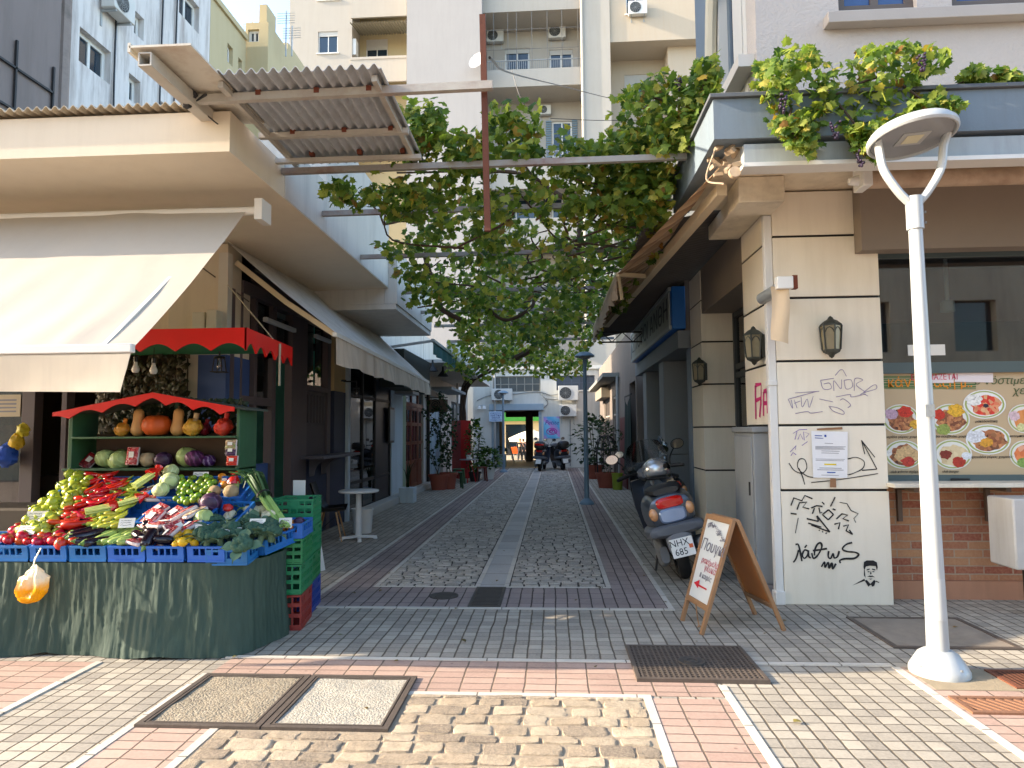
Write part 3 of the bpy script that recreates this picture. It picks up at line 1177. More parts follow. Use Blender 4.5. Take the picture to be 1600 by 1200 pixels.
# passage
PW = M('passage_brown', '#6b553d', .8, .2, 3, .2)
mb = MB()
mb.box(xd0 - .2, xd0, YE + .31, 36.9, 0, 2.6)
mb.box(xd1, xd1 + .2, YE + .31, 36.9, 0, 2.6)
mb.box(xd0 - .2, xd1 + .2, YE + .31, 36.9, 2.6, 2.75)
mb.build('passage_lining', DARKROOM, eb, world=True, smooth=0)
mb = MB()
Yp = 36
mb.box(fx(822, Yp), fx(832, Yp), 35.2, 36.8, 0, 2.59)
mb.box(fx(790, Yp), fx(850, Yp), 36.0, 36.3, fz(651, Yp), 2.595)
mb.build('passage_pillar', PW, eb, world=True, smooth=0)
struct(MB().box(xd0, xd1, 28.95, 36.95, -.3, .012).build('passage_floor', M('passage_floor', '#85745c', .6, .15, 3, .1), smooth=0))
mb = MB()
mb.box(fx(775, 30.6), fx(780, 30.6), 30.5, 30.6, 0, 2.2)
mb.build('inner_frame', M('blue_grey_metal'), eb, world=True)
# far street beyond the passage
YS = 64
fb = thing('shop_building', 'sunlit beige shop front with green fascia seen through the passage', 'building', (-3, YS, -.7))
wall_mb(wm('S', YS), -20, 20, -.7, 14, [(-4.5, -2.2, -.7, 2.2), (-1.2, 1.5, -.7, 2.2)], 1).build('wall', M('sunlit_beige', '#d8bf93', .9, .08), fb, world=True, smooth=0)
MB().box(-12, 12, YS - .5, YS - .01, 2.5, 3.6).build('fascia', M('green_fascia', '#3f9a3a', .6, .1), fb, world=True)
MB().box(-12, 12, YS - .9, YS - .5, 3.9, 4.3).build('canopy', M('brown_canopy', '#54402f', .8), fb, world=True)
MB().box(-12, 12, YS + .3, YS + .5, -.7, 2.2).build('shop_window', DARKGLASS, fb, world=True)
# the row across the street, behind the camera: what the shop windows mirror
t = thing('apartment_block', 'plain plastered blocks across the street behind the viewer', 'building', (-12, -10, 0))
for a, b in ((-26, -4.6), (4.2, 26)):
    hs = [(x, x + 1.2, z, z + 1.5) for x in [a + 1.5 + 3 * i for i in range(6)] for z in (3.8, 6.6)]
    mb = wall_mb(Matrix(((-1, 0, 0, 0), (0, -1, 0, -7), (0, 0, 1, 0), (0, 0, 0, 1))), -b, -a, 0, 9, [(-q, -p, r, s_) for p, q, r, s_ in hs], 4)
    mb.build('front_wall', M('weathered_ochre', '#b5aa96', .9, .2, .8, .3, dirt=.4), t, world=True, smooth=0)
    for p, q, r, s_ in hs:
        MB().box(p, q, -7.3, -7.25, r, s_).build('window_pane', DARKGLASS, t, world=True)


# ================================================================== LEFT SIDE: GREENGROCER'S SHOP
XW = -3.75


BROWN = M('brown_timber', '#5a4e4e', 0.6, 0.15, 4, 0.2, 40)
BROWN2 = M('dark_brown_timber', '#463c3d', 0.6, 0.15, 4, 0.2, 40)
NAVY = M('navy_paint', '#1d2740', 0.6, 0.12, 3, 0.15)
BLUEP = M('blue_paint', '#3a5180', 0.7, 0.1, 3, 0.15)
SOFF = M('canopy_render', '#d6c8b0', 0.9, 0.05, 0.8, 0.15, 50, dirt=0.12, dirtc=hexc('#a58f70'))
WHITEW = M('white_render', '#c6c0b6', 0.9, 0.07, 0.8, 0.2, 40, dirt=0.4, dirtc=hexc('#8f8a82'))
BEIGE = M('beige_render', '#c9ad7c', 0.9, 0.07, 1.2, 0.2, 60)
TURQ = M('turquoise_wall', '#57a89c', 0.8, 0.1, 2)

gs = thing('greengrocer_shop', 'low cream greengrocer shop with a wide flat canopy on the alley corner', 'building', (-6, 8.5, 0))
# canopy with a canted soffit, hipped at the corner
mb = MB()
xo, yo, xi, yi, ye, xl = -2.54, 5.1, -3.64, 6.2, 10.3, -14.0
zo, zi, zt = 3.83, 3.81, 4.16
P = lambda *a: Vector(a)
mb.poly([P(xl, yo, zo), P(xo, yo, zo), P(xo, yo, zt), P(xl, yo, zt)])
mb.poly([P(xo, yo, zo), P(xo, ye, zo), P(xo, ye, zt), P(xo, yo, zt)])
mb.poly([P(xl, yo, zo), P(xo, yo, zo), P(xi, yi, zi), P(xl, yi, zi)])
mb.poly([P(xo, yo, zo), P(xo, ye, zo), P(xi, ye, zi), P(xi, yi, zi)])
mb.poly([P(xl, yi, zi), P(xi, yi, zi), P(xi, ye, zi), P(xl, ye, zi)])
mb.poly([P(xl, yo, zt), P(xo, yo, zt), P(xo, ye, zt), P(xl, ye, zt)])
mb.poly([P(xo, ye, zo), P(xo, ye, zt), P(xl, ye, zt), P(xl, ye, zo)])
bmesh.ops.remove_doubles(mb.bm, verts=mb.bm.verts, dist=1e-4)
mb.build('canopy', SOFF, gs, world=True, smooth=0)
mb = MB()
mb.box(-3.0, -2.543, 7.4, 10.297, 4.163, 5.15)
mb.box(-2.8, -2.543, 6.2, 7.397, 4.163, 4.42)
mb.box(-2.543, -2.535, 6.2, 7.4, 3.84, 4.415)
mb.box(-2.543, -2.535, 7.403, 10.297, 3.84, 5.145)
mb.build('parapet', WHITEW, gs, world=True, smooth=0)
mb = corrug((xl, 5.03, 4.20), (11.2, 0, 0), (0, 3.4, .12), .076, .016, 2)
mb.build('roof', M('cream_sheet', '#b0a48e', .8, .15, 3, .1, dirt=.4), gs, world=True)
# walls
mb = MB()
mb.box(-4.45, XW, 7.55, 8.15, 0, 3.80)
mb.build('corner_pillar', CREAM, gs, world=True, bevel=.006)
MB().box(fx(308, 7.55), XW + .004, 7.544, 8.154, 0, 2.5).build('blue_painted_base', BLUEP, gs, world=True)
MB().box(XW - .1, XW + .012, 7.53, 7.65, 2.55, 3.69).build('corner_board', M('white_timber', '#c9c4b8', .7, .08), gs, world=True)
mb = MB()
mb.box(-14, -4.46, 7.85, 8.0, 2.75, 3.80)
mb.box(-14, -7.7, 7.85, 8.0, 0, 2.749)
mb.build('front_wall', CREAM, gs, world=True, smooth=0)
mb = MB()
for a, b in ((fx(36, 7.84), fx(56, 7.84)), (-7.7, -7.6), (-4.55, -4.46), (fx(98, 7.84), fx(106, 7.84))):
    mb.box(a, b, 7.82, 7.96, 0, 2.748)
mb.box(-7.6, fx(36, 7.84), 7.84, 7.94, 2.2, 2.3)
mb.box(-7.6, fx(36, 7.84), 7.84, 7.94, .0, .45)
mb.build('shop_front_frame', BROWN, gs, world=True, bevel=.004)
MB().box(-7.6, fx(36, 7.84), 7.9, 7.91, .45, 2.2).build('shop_window_pane', PANE, gs, world=True)
# room behind
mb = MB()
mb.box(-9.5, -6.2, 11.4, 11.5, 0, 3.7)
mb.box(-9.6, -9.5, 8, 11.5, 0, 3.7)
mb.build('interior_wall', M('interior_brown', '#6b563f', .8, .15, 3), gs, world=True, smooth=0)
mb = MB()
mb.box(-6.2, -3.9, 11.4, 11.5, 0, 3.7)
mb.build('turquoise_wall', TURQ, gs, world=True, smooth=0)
mb = MB()
mb.box(-7.6, -6.3, 10.9, 10.95, 1.7, 2.6)
for k in range(16):
    mb.box(-7.6 + k * .082, -7.6 + k * .082 + .05, 10.88, 10.9, 1.7, 2.6)
mb.build('slatted_panel', M('slat_beige', '#a8906a', .7, .12), gs, world=True, smooth=0)
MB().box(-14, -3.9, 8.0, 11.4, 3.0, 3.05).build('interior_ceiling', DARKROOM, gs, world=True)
mb = MB()
mb.box(-7.0, -5.2, 8.8, 9.4, 0, 1.05)
mb.build('counter', BROWN2, gs, world=True)
# alley front of brown timber
E = wm('E', XW)
mb = MB()
for px0, px1 in ((358, 364), (374, 377), (396, 400), (424, 430), (455, 479), (511, 516)):
    mb.box(ly(px0), ly(px1), -.012, .1, 0, 3.3, E)
mb.box(7.9, 11.4, -.03, .12, 3.3, 3.45, E)
mb.box(7.9, ly(424), -.02, .09, 1.95, 2.05, E)
mb.box(ly(424), ly(455), -.02, .09, lz(440, 565), lz(440, 552), E)
mb.box(ly(479), ly(511), -.02, .09, lz(495, 612), lz(495, 604), E)
mb.box(ly(479), ly(511), -.02, .09, lz(495, 505), lz(495, 497), E)
mb.build('timber_frame', BROWN, gs, world=True, bevel=.005)
MB().box(7.9, 11.4, .0, .3, 3.451, 3.80, E).build('lintel', BROWN2, gs, world=True)
mb = MB()
mb.box(ly(479), ly(511), .02, .08, 1.22, lz(495, 612), E)
for k in range(6):
    u = lerp(ly(481), ly(509), (k + .5) / 6)
    mb.box(u - .05, u + .05, -.005, .02, 1.75, lz(495, 618), E)
mb.build('shutter_panel', BROWN2, gs, world=True, bevel=.004)
for a, b, c, d in ((364, 374, 470, 640), (377, 396, 470, 640), (400, 424, 470, 640), (428, 455, 497, 552), (482, 494, 505, 603), (497, 508, 505, 603)):
    m_ = (a + b) / 2
    MB().box(ly(a), ly(b), .05, .06, lz(m_, d), min(3.29, lz(m_, c)), E).build('window_pane', PANE, gs, world=True)
MB().box(ly(358), ly(424), .03, .09, 0, 1.2, E).build('blue_wainscot', BLUEP, gs, world=True)
mb = MB()
mb.box(ly(470), 11.42, -.004, .09, 0, 1.2, E)
mb.box(11.42, 12.05, -.004, .2, 0, lz(530, 612), E)
mb.build('navy_base', NAVY, gs, world=True)
MB().box(11.42, 12.05, 0, .2, lz(530, 612) + .002, 3.69, E).build('beige_wall', BEIGE, gs, world=True)
mb = MB()
mb.box(ly(470), ly(470) + 1.9, -.36, -.005, 1.2, 1.245, E)
mb.build('window_shelf', M('grey_timber', '#5c585c', .6, .15), gs, world=True, bevel=.005)
for px in (484, 503):
    mb = MB()
    y = ly(px)
    pts = [(0, 1.2)] + [(-.28 + .22 * math.sin(a) - .02, 1.2 - .26 + .24 * math.cos(a) - 0.0) for a in [k * math.pi / 2 / 8 for k in range(9)]] + [(0, .92)]
    mb.prism([E @ Vector((y, p[0], p[1] - .0)) for p in pts], (0, .03, 0))
    mb.build('shelf_bracket', M('grey_timber'), gs, world=True)
# things fixed to the wall
mb = MB()
mb.box(-4.1, -3.95, 7.43, 7.54, 2.62, 2.98)
mb.box(-3.92, -3.80, 7.41, 7.54, 2.6, 3.0)
mb.build('meter_cabinet', M('cream_box', '#c4bda9', .6, .1), gs, world=True, bevel=.008)
mb = MB()
mb.tube(spline([(-4.1, 7.78, 2.6), (-4.05, 7.76, 3.0), (-3.9, 7.75, 3.15), (-3.82, 7.7, 3.4), (-3.8, 7.6, 3.62)], 5), .01, 5)
mb.tube(spline([(-4.2, 7.3, 3.66), (-3.95, 7.5, 3.45), (-3.78, 7.72, 3.3), (-3.7, 8.0, 3.2)], 5), .008, 5)
mb.tube(spline([(-3.83, 7.72, 3.0), (-3.8, 7.7, 3.25), (-3.75, 7.6, 3.5)], 5), .006, 5)
mb.tube(spline([(-14, 6.52, 3.66), (-8, 6.5, 3.68), (-5.4, 6.52, 3.66), (-4.4, 6.5, 3.69), (-3.7, 6.55, 3.66), (-3.5, 6.9, 3.66)], 8), .014, 5)
mb.tube(spline([(-14, 6.5, 3.62), (-7, 6.5, 3.63), (-5, 6.5, 3.64), (-4, 6.5, 3.67), (-3.6, 6.6, 3.65)], 8), .008, 5)
mb.tube(spline([(XW + .03, 8.2, 3.64), (XW + .05, 9.5, 3.6), (XW + .03, 11, 3.63), (XW + .06, 11.9, 3.58)], 6), .012, 5)
mb.build('cable', M('old_cable', '#6b6256', .8, .2), gs, world=True)
mb = MB()
mb.beam((XW + .08, 8.4, 3.05), (XW + .08, 9.4, 3.05), .06, .06)
mb.beam((XW + .06, 10.3, 3.1), (XW + .06, 11.0, 3.1), .06, .06)
mb.build('tube_light', WHITEP, gs, world=True, bevel=.01)


t = thing('display_rack', 'rack hung with green cloth holding potatoes inside the left shop window', 'rack', (-6.4, 8.2, 0))
a_, b_ = fx(-60, 8.1), fx(24, 8.1)
MB().box(a_, b_, 8.1, 8.5, 0, 1.36).build('green_cloth', M('dull_green_cloth', '#47603c', .85, .15, 3, .2), t, world=True)
MB().box(a_, b_, 8.3, 8.5, 1.361, 1.72).build('potato_heap', cells('potatoes', ['#8a5c3a', '#a8754c', '#74482c'], 14, .7, 1.0), t, world=True)
t = thing('paper_sign', 'cream printed paper sign in the upper left shop window', 'notice', aty(8, 634, 7.85))
a_, b_ = aty(-14, 617, 7.84), aty(32, 651, 7.84)
MB().box(a_.x, b_.x, 7.832, 7.838, b_.z, a_.z).build('sheet', M('old_paper', '#c4b79c', .8, .05), t, world=True)
mb = MB()
for k in range(4):
    z_ = lerp(a_.z, b_.z, .25 + .17 * k)
    mb.ribbon([(a_.x + .05, 7.83, z_), (b_.x - .05, 7.83, z_)], .02, (0, -1, 0))
mb.build('printed_lines', M('grey_print', '#8a8a92', .8), t, world=True, smooth=0, recalc=False)
t = thing('blue_net_bag', 'blue and yellow net bag hanging by the shop front post', 'net bag', aty(14, 705, 7.7))
for c_, r_, pxy in (('#1f4fb0', .12, (10, 712)), ('#c9a51c', .08, (26, 690)), ('#b8a820', .07, (36, 672))):
    p_ = aty(*pxy, 7.7)
    mb = MB()
    mb.ball(p_, r_, 14, 10, 1.1, wob=.4)
    mb.build('bag_part', M('net_' + c_[1:], c_, .5, .3, 20, .5), t, world=True)


# ---- awnings
CLOTH = M('cream_awning_cloth', '#a9a092', 0.85, 0.05, 1.5, 0.15, 25, dirt=0.18, dirtc=hexc('#9d8f7c'))
CLOTH2 = M('grey_awning_cloth', '#cecac3', 0.85, 0.06, 1.5, 0.15, 25, dirt=0.45, dirtc=hexc('#7c6c5a'))
aw = thing('awning', 'wide cream fabric awning with a hanging valance over the vegetable stall', 'awning', (-5.8, 5.2, 2.0))
x0, x1 = -6.7, -2.74


def awf(u, v):
    x = lerp(x0, x1, u)
    y = lerp(5.84, 4.24, v)
    z = lerp(3.6, 2.17, v) - .05 * math.sin(math.pi * v)
    z += .012 * math.sin(x * 5.1) * v + .014 * fbm(x * .9, v * 2) + .014 * max(0, math.sin(x * 2.9 + v * 1.3)) ** 6 + .006 * math.sin(x * 19 + 5 * fbm(x, v)) * v * v
    return (x, y, z)


MB().grid(awf, 90, 14, (0, .003, .004)).build('fabric', CLOTH, aw, world=True)


def valf(u, v):
    x = lerp(x0, x1 + .01 - .05 * v, u)
    return (x, 4.23 - .015 + .02 * math.sin(x * 3.3 + 1) * v + .015 * fbm(x * 2, v) * v, 2.12 - .245 * v - .01 * math.sin(x * 2) * v)


MB().grid(valf, 90, 5, (0, .003, 0)).build('valance', M('valance_cloth', '#c2b59f', .85, .06, 2, .15, 25, dirt=.25, dirtc=hexc('#8b7f73')), aw, world=True)
mb = MB()
mb.box(x0, x1 + .015, 4.21, 4.26, 2.125, 2.185)
mb.build('front_bar', M('white_bar', '#d6d2c8', .5, .06), aw, world=True, bevel=.008)
mb = MB()
mb.tube([(x0, 5.86, 3.6), (x1 + .12, 5.86, 3.6)], .04, 12)
mb.box(x1 + .1, x1 + .17, 5.78, 5.98, 3.5, 3.69)
mb.build('roller', M('white_bar'), aw, world=True)
for x in (-6.4, -4.6, -2.95):
    mb = MB()
    mb.beam((x, 5.84, 3.35), (x, 5.1, 2.85), .03, .05)
    mb.beam((x, 5.1, 2.85), (x, 4.26, 2.15), .03, .05)
    mb.build('folding_arm', M('white_bar'), aw, world=True)

aw = thing('awning', 'long grey white fabric awning along the left alley wall', 'awning', (-3.1, 10.5, 2.2))


def awf(u, v):
    y = lerp(lerp(7.45, 7.58, v), 13.4, u)
    x = lerp(XW + .03, -2.49, v)
    zb = lerp(2.74, 2.60, u)
    z = lerp(3.80, zb, v) - .025 * math.sin(math.pi * v) + .012 * fbm(y * 1.2, v * 2) + .008 * math.sin(y * 4.2) * v
    return (x, y, z)


MB().grid(awf, 60, 14, (-.002, 0, .004)).build('fabric', CLOTH2, aw, world=True)


def valf(u, v):
    y = lerp(7.6, 13.4, u)
    zb = lerp(2.70, 2.57, u)
    w = .028 * math.sin(y * 8 + 2 * math.sin(y * 2)) * v
    return (-2.48 + .03 * v + w, y, zb - lerp(.32, .25, u) * v * (1 + .05 * math.sin(y * 5)))


MB().grid(valf, 90, 6, (.003, 0, 0)).build('valance', M('valance_cloth_warm', '#c9b9a4', .85, .06, 2, .15, 25, dirt=.55, dirtc=hexc('#77604c')), aw, world=True)
mb = MB()
mb.beam((-2.49, 7.58, 2.72), (-2.49, 13.42, 2.58), .05, .05)
mb.build('front_bar', M('white_bar'), aw, world=True)
for y in (7.66, 10.4, 13.2):
    mb = MB()
    zb = lerp(2.74, 2.60, (y - 7.6) / 5.8)
    mb.beam((XW + .05, y, 3.6), (-3.1, y + .02, 3.12), .035, .06)
    mb.beam((-3.1, y + .02, 3.12), (-2.5, y, zb - .02), .035, .06)
    mb.build('folding_arm', M('cream_arm', '#c8b696', .6, .1), aw, world=True)

# ---- red scalloped canopy above the stall
REDB = M('red_painted_board', '#d5160f', 0.45, 0.1, 4, 0.15, 30, coat=.2)
GREENW = M('green_painted_wood', '#2f5738', 0.55, 0.25, 6, 0.3, 40, dirt=.3, dirtc=hexc('#18241a'))


def scallop(a, b, z0, z1, drop, n, thick, z0b=None, z1b=None, phase=0.0):
    """board from a to b (x, y), straight top edge z1, wavy lower edge around z0"""
    a, b = Vector((*a, 0)), Vector((*b, 0))
    top, bot = [], []
    K = n * 10
    for k in range(K + 1):
        t = k / K
        p = a.lerp(b, t)
        zt_ = lerp(z1, z1b if z1b is not None else z1, t)
        zb_ = lerp(z0, z0b if z0b is not None else z0, t)
        top.append(Vector((p.x, p.y, zt_)))
        bot.append(Vector((p.x, p.y, zb_ + drop * abs(math.sin(math.pi * (t * n + phase))))))
    return top, bot


def scallop_board(name, a, b, z0, z1, drop, n, nrm, parent, mat, z0b=None, z1b=None, phase=0.0):
    top, bot = scallop(a, b, z0, z1, drop, n, 0, z0b, z1b, phase)
    mb = MB()
    nrm = Vector(nrm)
    for off in (Vector((0, 0, 0)), nrm):
        for k in range(len(top) - 1):
            mb.poly([top[k] + off, top[k + 1] + off, bot[k + 1] + off, bot[k] + off])
    for L in (top, bot):
        for k in range(len(L) - 1):
            mb.poly([L[k], L[k + 1], L[k + 1] + nrm, L[k] + nrm])
    for k in (0, -1):
        mb.poly([top[k], bot[k], bot[k] + nrm, top[k] + nrm])
    bmesh.ops.remove_doubles(mb.bm, verts=mb.bm.verts, dist=1e-4)
    return mb.build(name, mat, parent, world=True)


t = thing('stall_canopy', 'bright red box canopy with scalloped edge hung over the stall', 'canopy', (-3.9, 6.8, 2.3))
scallop_board('front_board', (-5.4, 6.3), (-2.93, 6.3), 2.39, 2.61, .075, 7, (0, .02, 0), t, REDB)
scallop_board('side_board', (-2.928, 6.3), (-2.928, 7.45), 2.39, 2.61, .085, 5, (-.02, 0, 0), t, REDB, 2.35, 2.56)
MB().box(-5.4, -2.955, 6.325, 7.5, 2.5, 2.52).build('green_lining', M('green_lining', '#2d7a4a', .6, .1), t, world=True)
mb = MB()
mb.tube([(-2.9, 7.05, 2.5), (-3.72, 7.5, 3.3)], .007, 5)
mb.tube([(-2.91, 7.05, 2.55), (-2.91, 7.05, 2.1)], .012, 6)
mb.build('rope', M('rope', '#a39a86', .9, .1), t, world=True)
mb = MB()
mb.tube(spline([(-4.9, 6.35, 2.5), (-4.55, 6.34, 2.62), (-4.2, 6.35, 2.62), (-3.9, 6.4, 2.53)], 6), .012, 6)
mb.build('bent_tube', STEEL, t, world=True)

BULBG = M('frosted_bulb', '#d8d2c4', .25, .03, 4, 0)
for px, py, k in ((212, 570, 'left'), (240, 572, 'right')):
    p = aty(px, py, 6.6)
    t = thing('hanging_bulb', 'white bulb hanging under the red canopy, ' + k + ' of the two', 'light bulb', p, group='bulbs under the red canopy')
    mb = MB()
    mb.lathe([(0, -.085), (.025, -.08), (.037, -.055), (.036, -.035), (.02, 0), (.016, .03), (0, .03)], 16)
    mb.build('bulb', BULBG, t)
    mb = MB()
    mb.lathe([(0, .03), (.02, .03), (.02, .08), (.008, .09), (0, .09)], 12)
    mb.tube([(0, 0, .09), (0, 0, 2.47 - p.z)], .004, 5)
    mb.build('socket', BLACK, t)


def wall_lantern(loc, dirv, label, group=None):
    """small black cage lamp on an arm"""
    t = thing('wall_lamp', label, 'wall lamp', loc, group=group)
    d = Vector(dirv)
    mb = MB()
    mb.tube([Vector((0, 0, .12)) - d * .22, Vector((0, 0, .12))], .014, 6)
    mb.lathe([(0, 0), (.045, 0), (.045, .03), (0, .03)], 12, Matrix.Translation(Vector((0, 0, .12)) - d * .22))
    mb.tube([(0, 0, .13), (0, 0, .02)], .01, 6)
    mb.build('arm', BLACKIRON, t)
    mb = MB()
    mb.lathe([(.0, .03), (.055, .02), (.06, 0), (.05, 0), (0, .01)], 12)
    for k in range(4):
        a = math.pi / 4 + k * math.pi / 2
        mb.tube([(.055 * math.cos(a), .055 * math.sin(a), 0), (.075 * math.cos(a), .075 * math.sin(a), -.15)], .006, 4)
    mb.lathe([(.1, -.155), (.1, -.145), (.095, -.145), (.095, -.155), (.1, -.155)], 4, Matrix.Rotation(R(45) * 1, 4, 'Z'))
    mb.build('cage', BLACKIRON, t)
    mb = MB()
    mb.lathe([(0, -.12), (.02, -.115), (.03, -.09), (.028, -.07), (.014, -.03), (.012, 0), (0, 0)], 12)
    mb.build('bulb', glass('clear_bulb', (.85, .85, .85), .1) if 'clear_bulb' not in _M else _M['clear_bulb'], t)
    return t


wall_lantern(aty(343, 560, 7.2), (0, -1, 0), 'black cage lamp with clear bulb beside the blue corner pillar')
wall_lantern(atx(557, 607, -3.3), (1, 0, 0), 'black cage lamp on the alley wall by the black glazed front')

# dry ivy hanging by the corner pillar
IVYD = leafmat('dry_ivy_leaves', [(0, hexc('#2e241c')), (.5, hexc('#4a3a2a')), (.8, hexc('#5a4a32')), (1, hexc('#39402a'))], .1)


def leaf_shape(s, n=5):
    """outline of a lobed leaf, tip along +Y"""
    if n == 3:
        return [(0, 0), (.5, .25), (.32, .55), (0, 1.0), (-.32, .55), (-.5, .25)]
    return [(0, .05), (.22, -.05), (.52, .05), (.42, .25), (.62, .5), (.36, .55), (.3, .75), (.12, .72), (0, 1.05), (-.12, .72), (-.3, .75), (-.36, .55), (-.62, .5), (-.42, .25), (-.52, .05), (-.22, -.05)]


def add_leaf(mb, p, d, nrm, size, shape=5, cup=0.2):
    d = Vector(d).normalized()
    n = Vector(nrm)
    n = (n - d * n.dot(d))
    if n.length < 1e-4:
        n = d.orthogonal()
    n.normalize()
    x = d.cross(n)
    pts = leaf_shape(size, shape)
    c = mb.bm.verts.new(p + d * size * .4 + n * size * cup * .25)
    vs = [mb.bm.verts.new(p + x * (u * size) + d * (v * size) - n * (cup * size * (abs(u) ** 1.5 + .25 * abs(v - .4)))) for u, v in pts]
    k = len(vs)
    for i in range(k):
        mb.face((c, vs[i], vs[(i + 1) % k]))


def rdir(r, zb=0.0):
    return Vector((r.gauss(0, 1), r.gauss(0, 1), r.gauss(0, 1) + zb)).normalized()


rr = random.Random(5)
t = thing('ivy', 'dry brown ivy covering the wall between the stall roof and red canopy', 'ivy', (-4.55, 7.75, 1.6))
mb = MB()
for i in range(1500):
    p = Vector((rr.uniform(-5.25, -4.17), rr.uniform(7.4, 7.52), rr.uniform(1.35, 2.75)))
    if p.x < -5.0 and p.z > 2.5:
        continue
    add_leaf(mb, p, Vector((rr.gauss(0, .6), -.3, -1)), Vector((rr.gauss(0, .5), -1, .4 + rr.gauss(0, .4))), rr.uniform(.05, .085), 3)
mb.build('foliage', IVYD, t, world=True, smooth=0, recalc=False)
mb = MB()
for k in range(9):
    x = lerp(-5.2, -4.2, k / 8)
    mb.tube(spline([(x, 7.53, 1.3), (x + rr.uniform(-.1, .1), 7.52, 1.8), (x + rr.uniform(-.1, .1), 7.53, 2.3), (x, 7.52, 2.74)], 4), .008, 5)
mb.build('stem', M('vine_bark', '#4b3a2c', .9, .3, 12, .6, 40), t, world=True)

# ---- corrugated canopy over the street corner and its steel tubes
CORR = M('corrugated_roof_sheet', '#abaeb0', .75, .1, 2, .1, dirt=.45, dirtc=hexc('#6e6250'))
t = thing('corrugated_canopy', 'flat corrugated sheet canopy on steel tubes projecting from the roof corner', 'canopy', (-1.9, 5.4, 4.1))
mb = corrug((-2.42, 4.62, 4.21), (1.22, 0, 0), (0, 1.62, -.02), .082, .02, 2)
mb.build('corrugated_sheet', CORR, t, world=True)
mb = MB()
mb.box(-2.83, -2.40, 4.25, 5.42, 4.2, 4.215)
mb.box(-2.84, -2.82, 4.25, 5.42, 4.17, 4.235)
mb.build('cream_board', M('cream_board', '#c9c2b2', .7, .12, 2, .2, dirt=.5, dirtc=hexc('#94714f')), t, world=True)
TUBEM = M('painted_tube', '#b3ada0', .6, .12, 3, .2, dirt=.4, dirtc=hexc('#6b4a30'), streak=False)


def hollow(mb, p0, p1, w):
    p0, p1 = Vector(p0), Vector(p1)
    d = (p1 - p0).normalized()
    x = d.cross(Vector((0, 0, 1))).normalized() * w / 2
    z = Vector((0, 0, w / 2))
    th = .12
    for s in (1, -1):
        mb.beam(p0 + x * s, p1 + x * s, w * .12, w * 1.1)
        mb.beam(p0 + z * s, p1 + z * s, w * .86, w * .12)


mb = MB()
hollow(mb, (-2.73, 4.27, 4.13), (-2.73, 5.42, 4.13), .085)
mb.build('support_tube', TUBEM, t, world=True)
mb = MB()
mb.beam((-2.76, 4.87, 4.14), (-.42, 4.87, 4.165), .05, .06)
mb.build('cross_tube', M('grey_tube', '#aca69a', .6, .12, 3, .2, dirt=.6, dirtc=hexc('#6b3a22'), streak=False), t, world=True)
mb = MB()
mb.beam((-2.5, 5.55, 4.15), (-1.2, 5.55, 4.15), .05, .045)
mb.beam((-2.54, 6.0, 4.11), (-1.18, 6.0, 4.11), .05, .04)
mb.beam((-2.42, 4.7, 4.165), (-2.42, 6.2, 4.15), .04, .045)
mb.beam((-1.27, 4.7, 4.165), (-1.27, 6.2, 4.15), .04, .045)
mb.build('purlin', TUBEM, t, world=True)
for x in (-2.2, -1.75, -1.35):
    for y in (4.87, 5.55, 6.0):
        MB().box(x - .02, x + .02, y - .03, y + .03, 4.15, 4.19).build('rusty_clamp', RUSTY, t, world=True)
t = thing('clamp_lamp', 'broken black floodlight bracket on the joint of the roof tubes', 'bracket', (-2.74, 4.87, 4.1))
mb = MB()
mb.ball((-2.75, 4.84, 4.12), .055, 8, 6, wob=.5, wf=2)
mb.ball((-2.69, 4.82, 4.16), .03, 8, 6, wob=.5, wf=2)
mb.tube([(-2.78, 4.82, 4.18), (-2.72, 4.86, 4.1), (-2.6, 4.84, 4.17)], .012, 6)
mb.build('bracket', BLACKIRON, t, world=True)
mb = MB()
mb.tube(spline([(-2.76, 4.7, 4.1), (-2.82, 4.6, 4.13), (-2.78, 4.4, 4.11)], 5), .006, 5)
mb.tube(spline([(-2.7, 5.0, 4.1), (-2.62, 5.15, 4.05), (-2.6, 5.35, 4.12)], 5), .006, 5)
mb.build('wire', BLACK, t, world=True)

# ================================================================== THE VEGETABLE STALL
st = thing('vegetable_stall', 'vegetable stall table hung with a wrinkled dark green cloth', 'market stall', (-3.6, 5.3, 0))
PATH = [Vector((-7.5, 4.84, 0)), Vector((-2.55, 4.84, 0))]
for k in range(1, 9):
    a = k / 8 * math.pi / 2
    PATH.append(Vector((-2.55 + .38 * math.sin(a), 4.84 + .38 * (1 - math.cos(a)), 0)))
PATH += [Vector((-2.16, 5.35, 0)), Vector((-2.2, 5.62, 0))]
cum = [0]
for a, b in zip(PATH, PATH[1:]):
    cum.append(cum[-1] + (b - a).length)


def along(s):
    for i in range(len(PATH) - 1):
        if s <= cum[i + 1] or i == len(PATH) - 2:
            t_ = (s - cum[i]) / (cum[i + 1] - cum[i])
            d = (PATH[i + 1] - PATH[i]).normalized()
            return PATH[i].lerp(PATH[i + 1], t_), Vector((d.y, -d.x, 0))


def clf(u, v):
    s = u * cum[-1]
    p, n = along(s)
    fold = .018 * math.sin(s * 9 + 2.2 * math.sin(s * 2.3)) + .02 * math.sin(s * 4.1 + 1) + .012 * fbm(s * 6, v * 1.5, 2, 4)
    fine = .009 * fbm(s * 22, v * 1.3, 9, 3) + .005 * fbm(s * 52, v * 3.5, 5, 3) + .002 * fbm(s * 60, v * 30, 1, 2)
    hem = .02 * max(0, math.sin(s * 5.3 + math.sin(s * 1.7) * 2)) ** 3
    z = lerp(.662, .004 + hem, v)
    return p + n * (fold * (v ** .9) * 1.25 + fine + .05 * v * v) + Vector((0, 0, z))


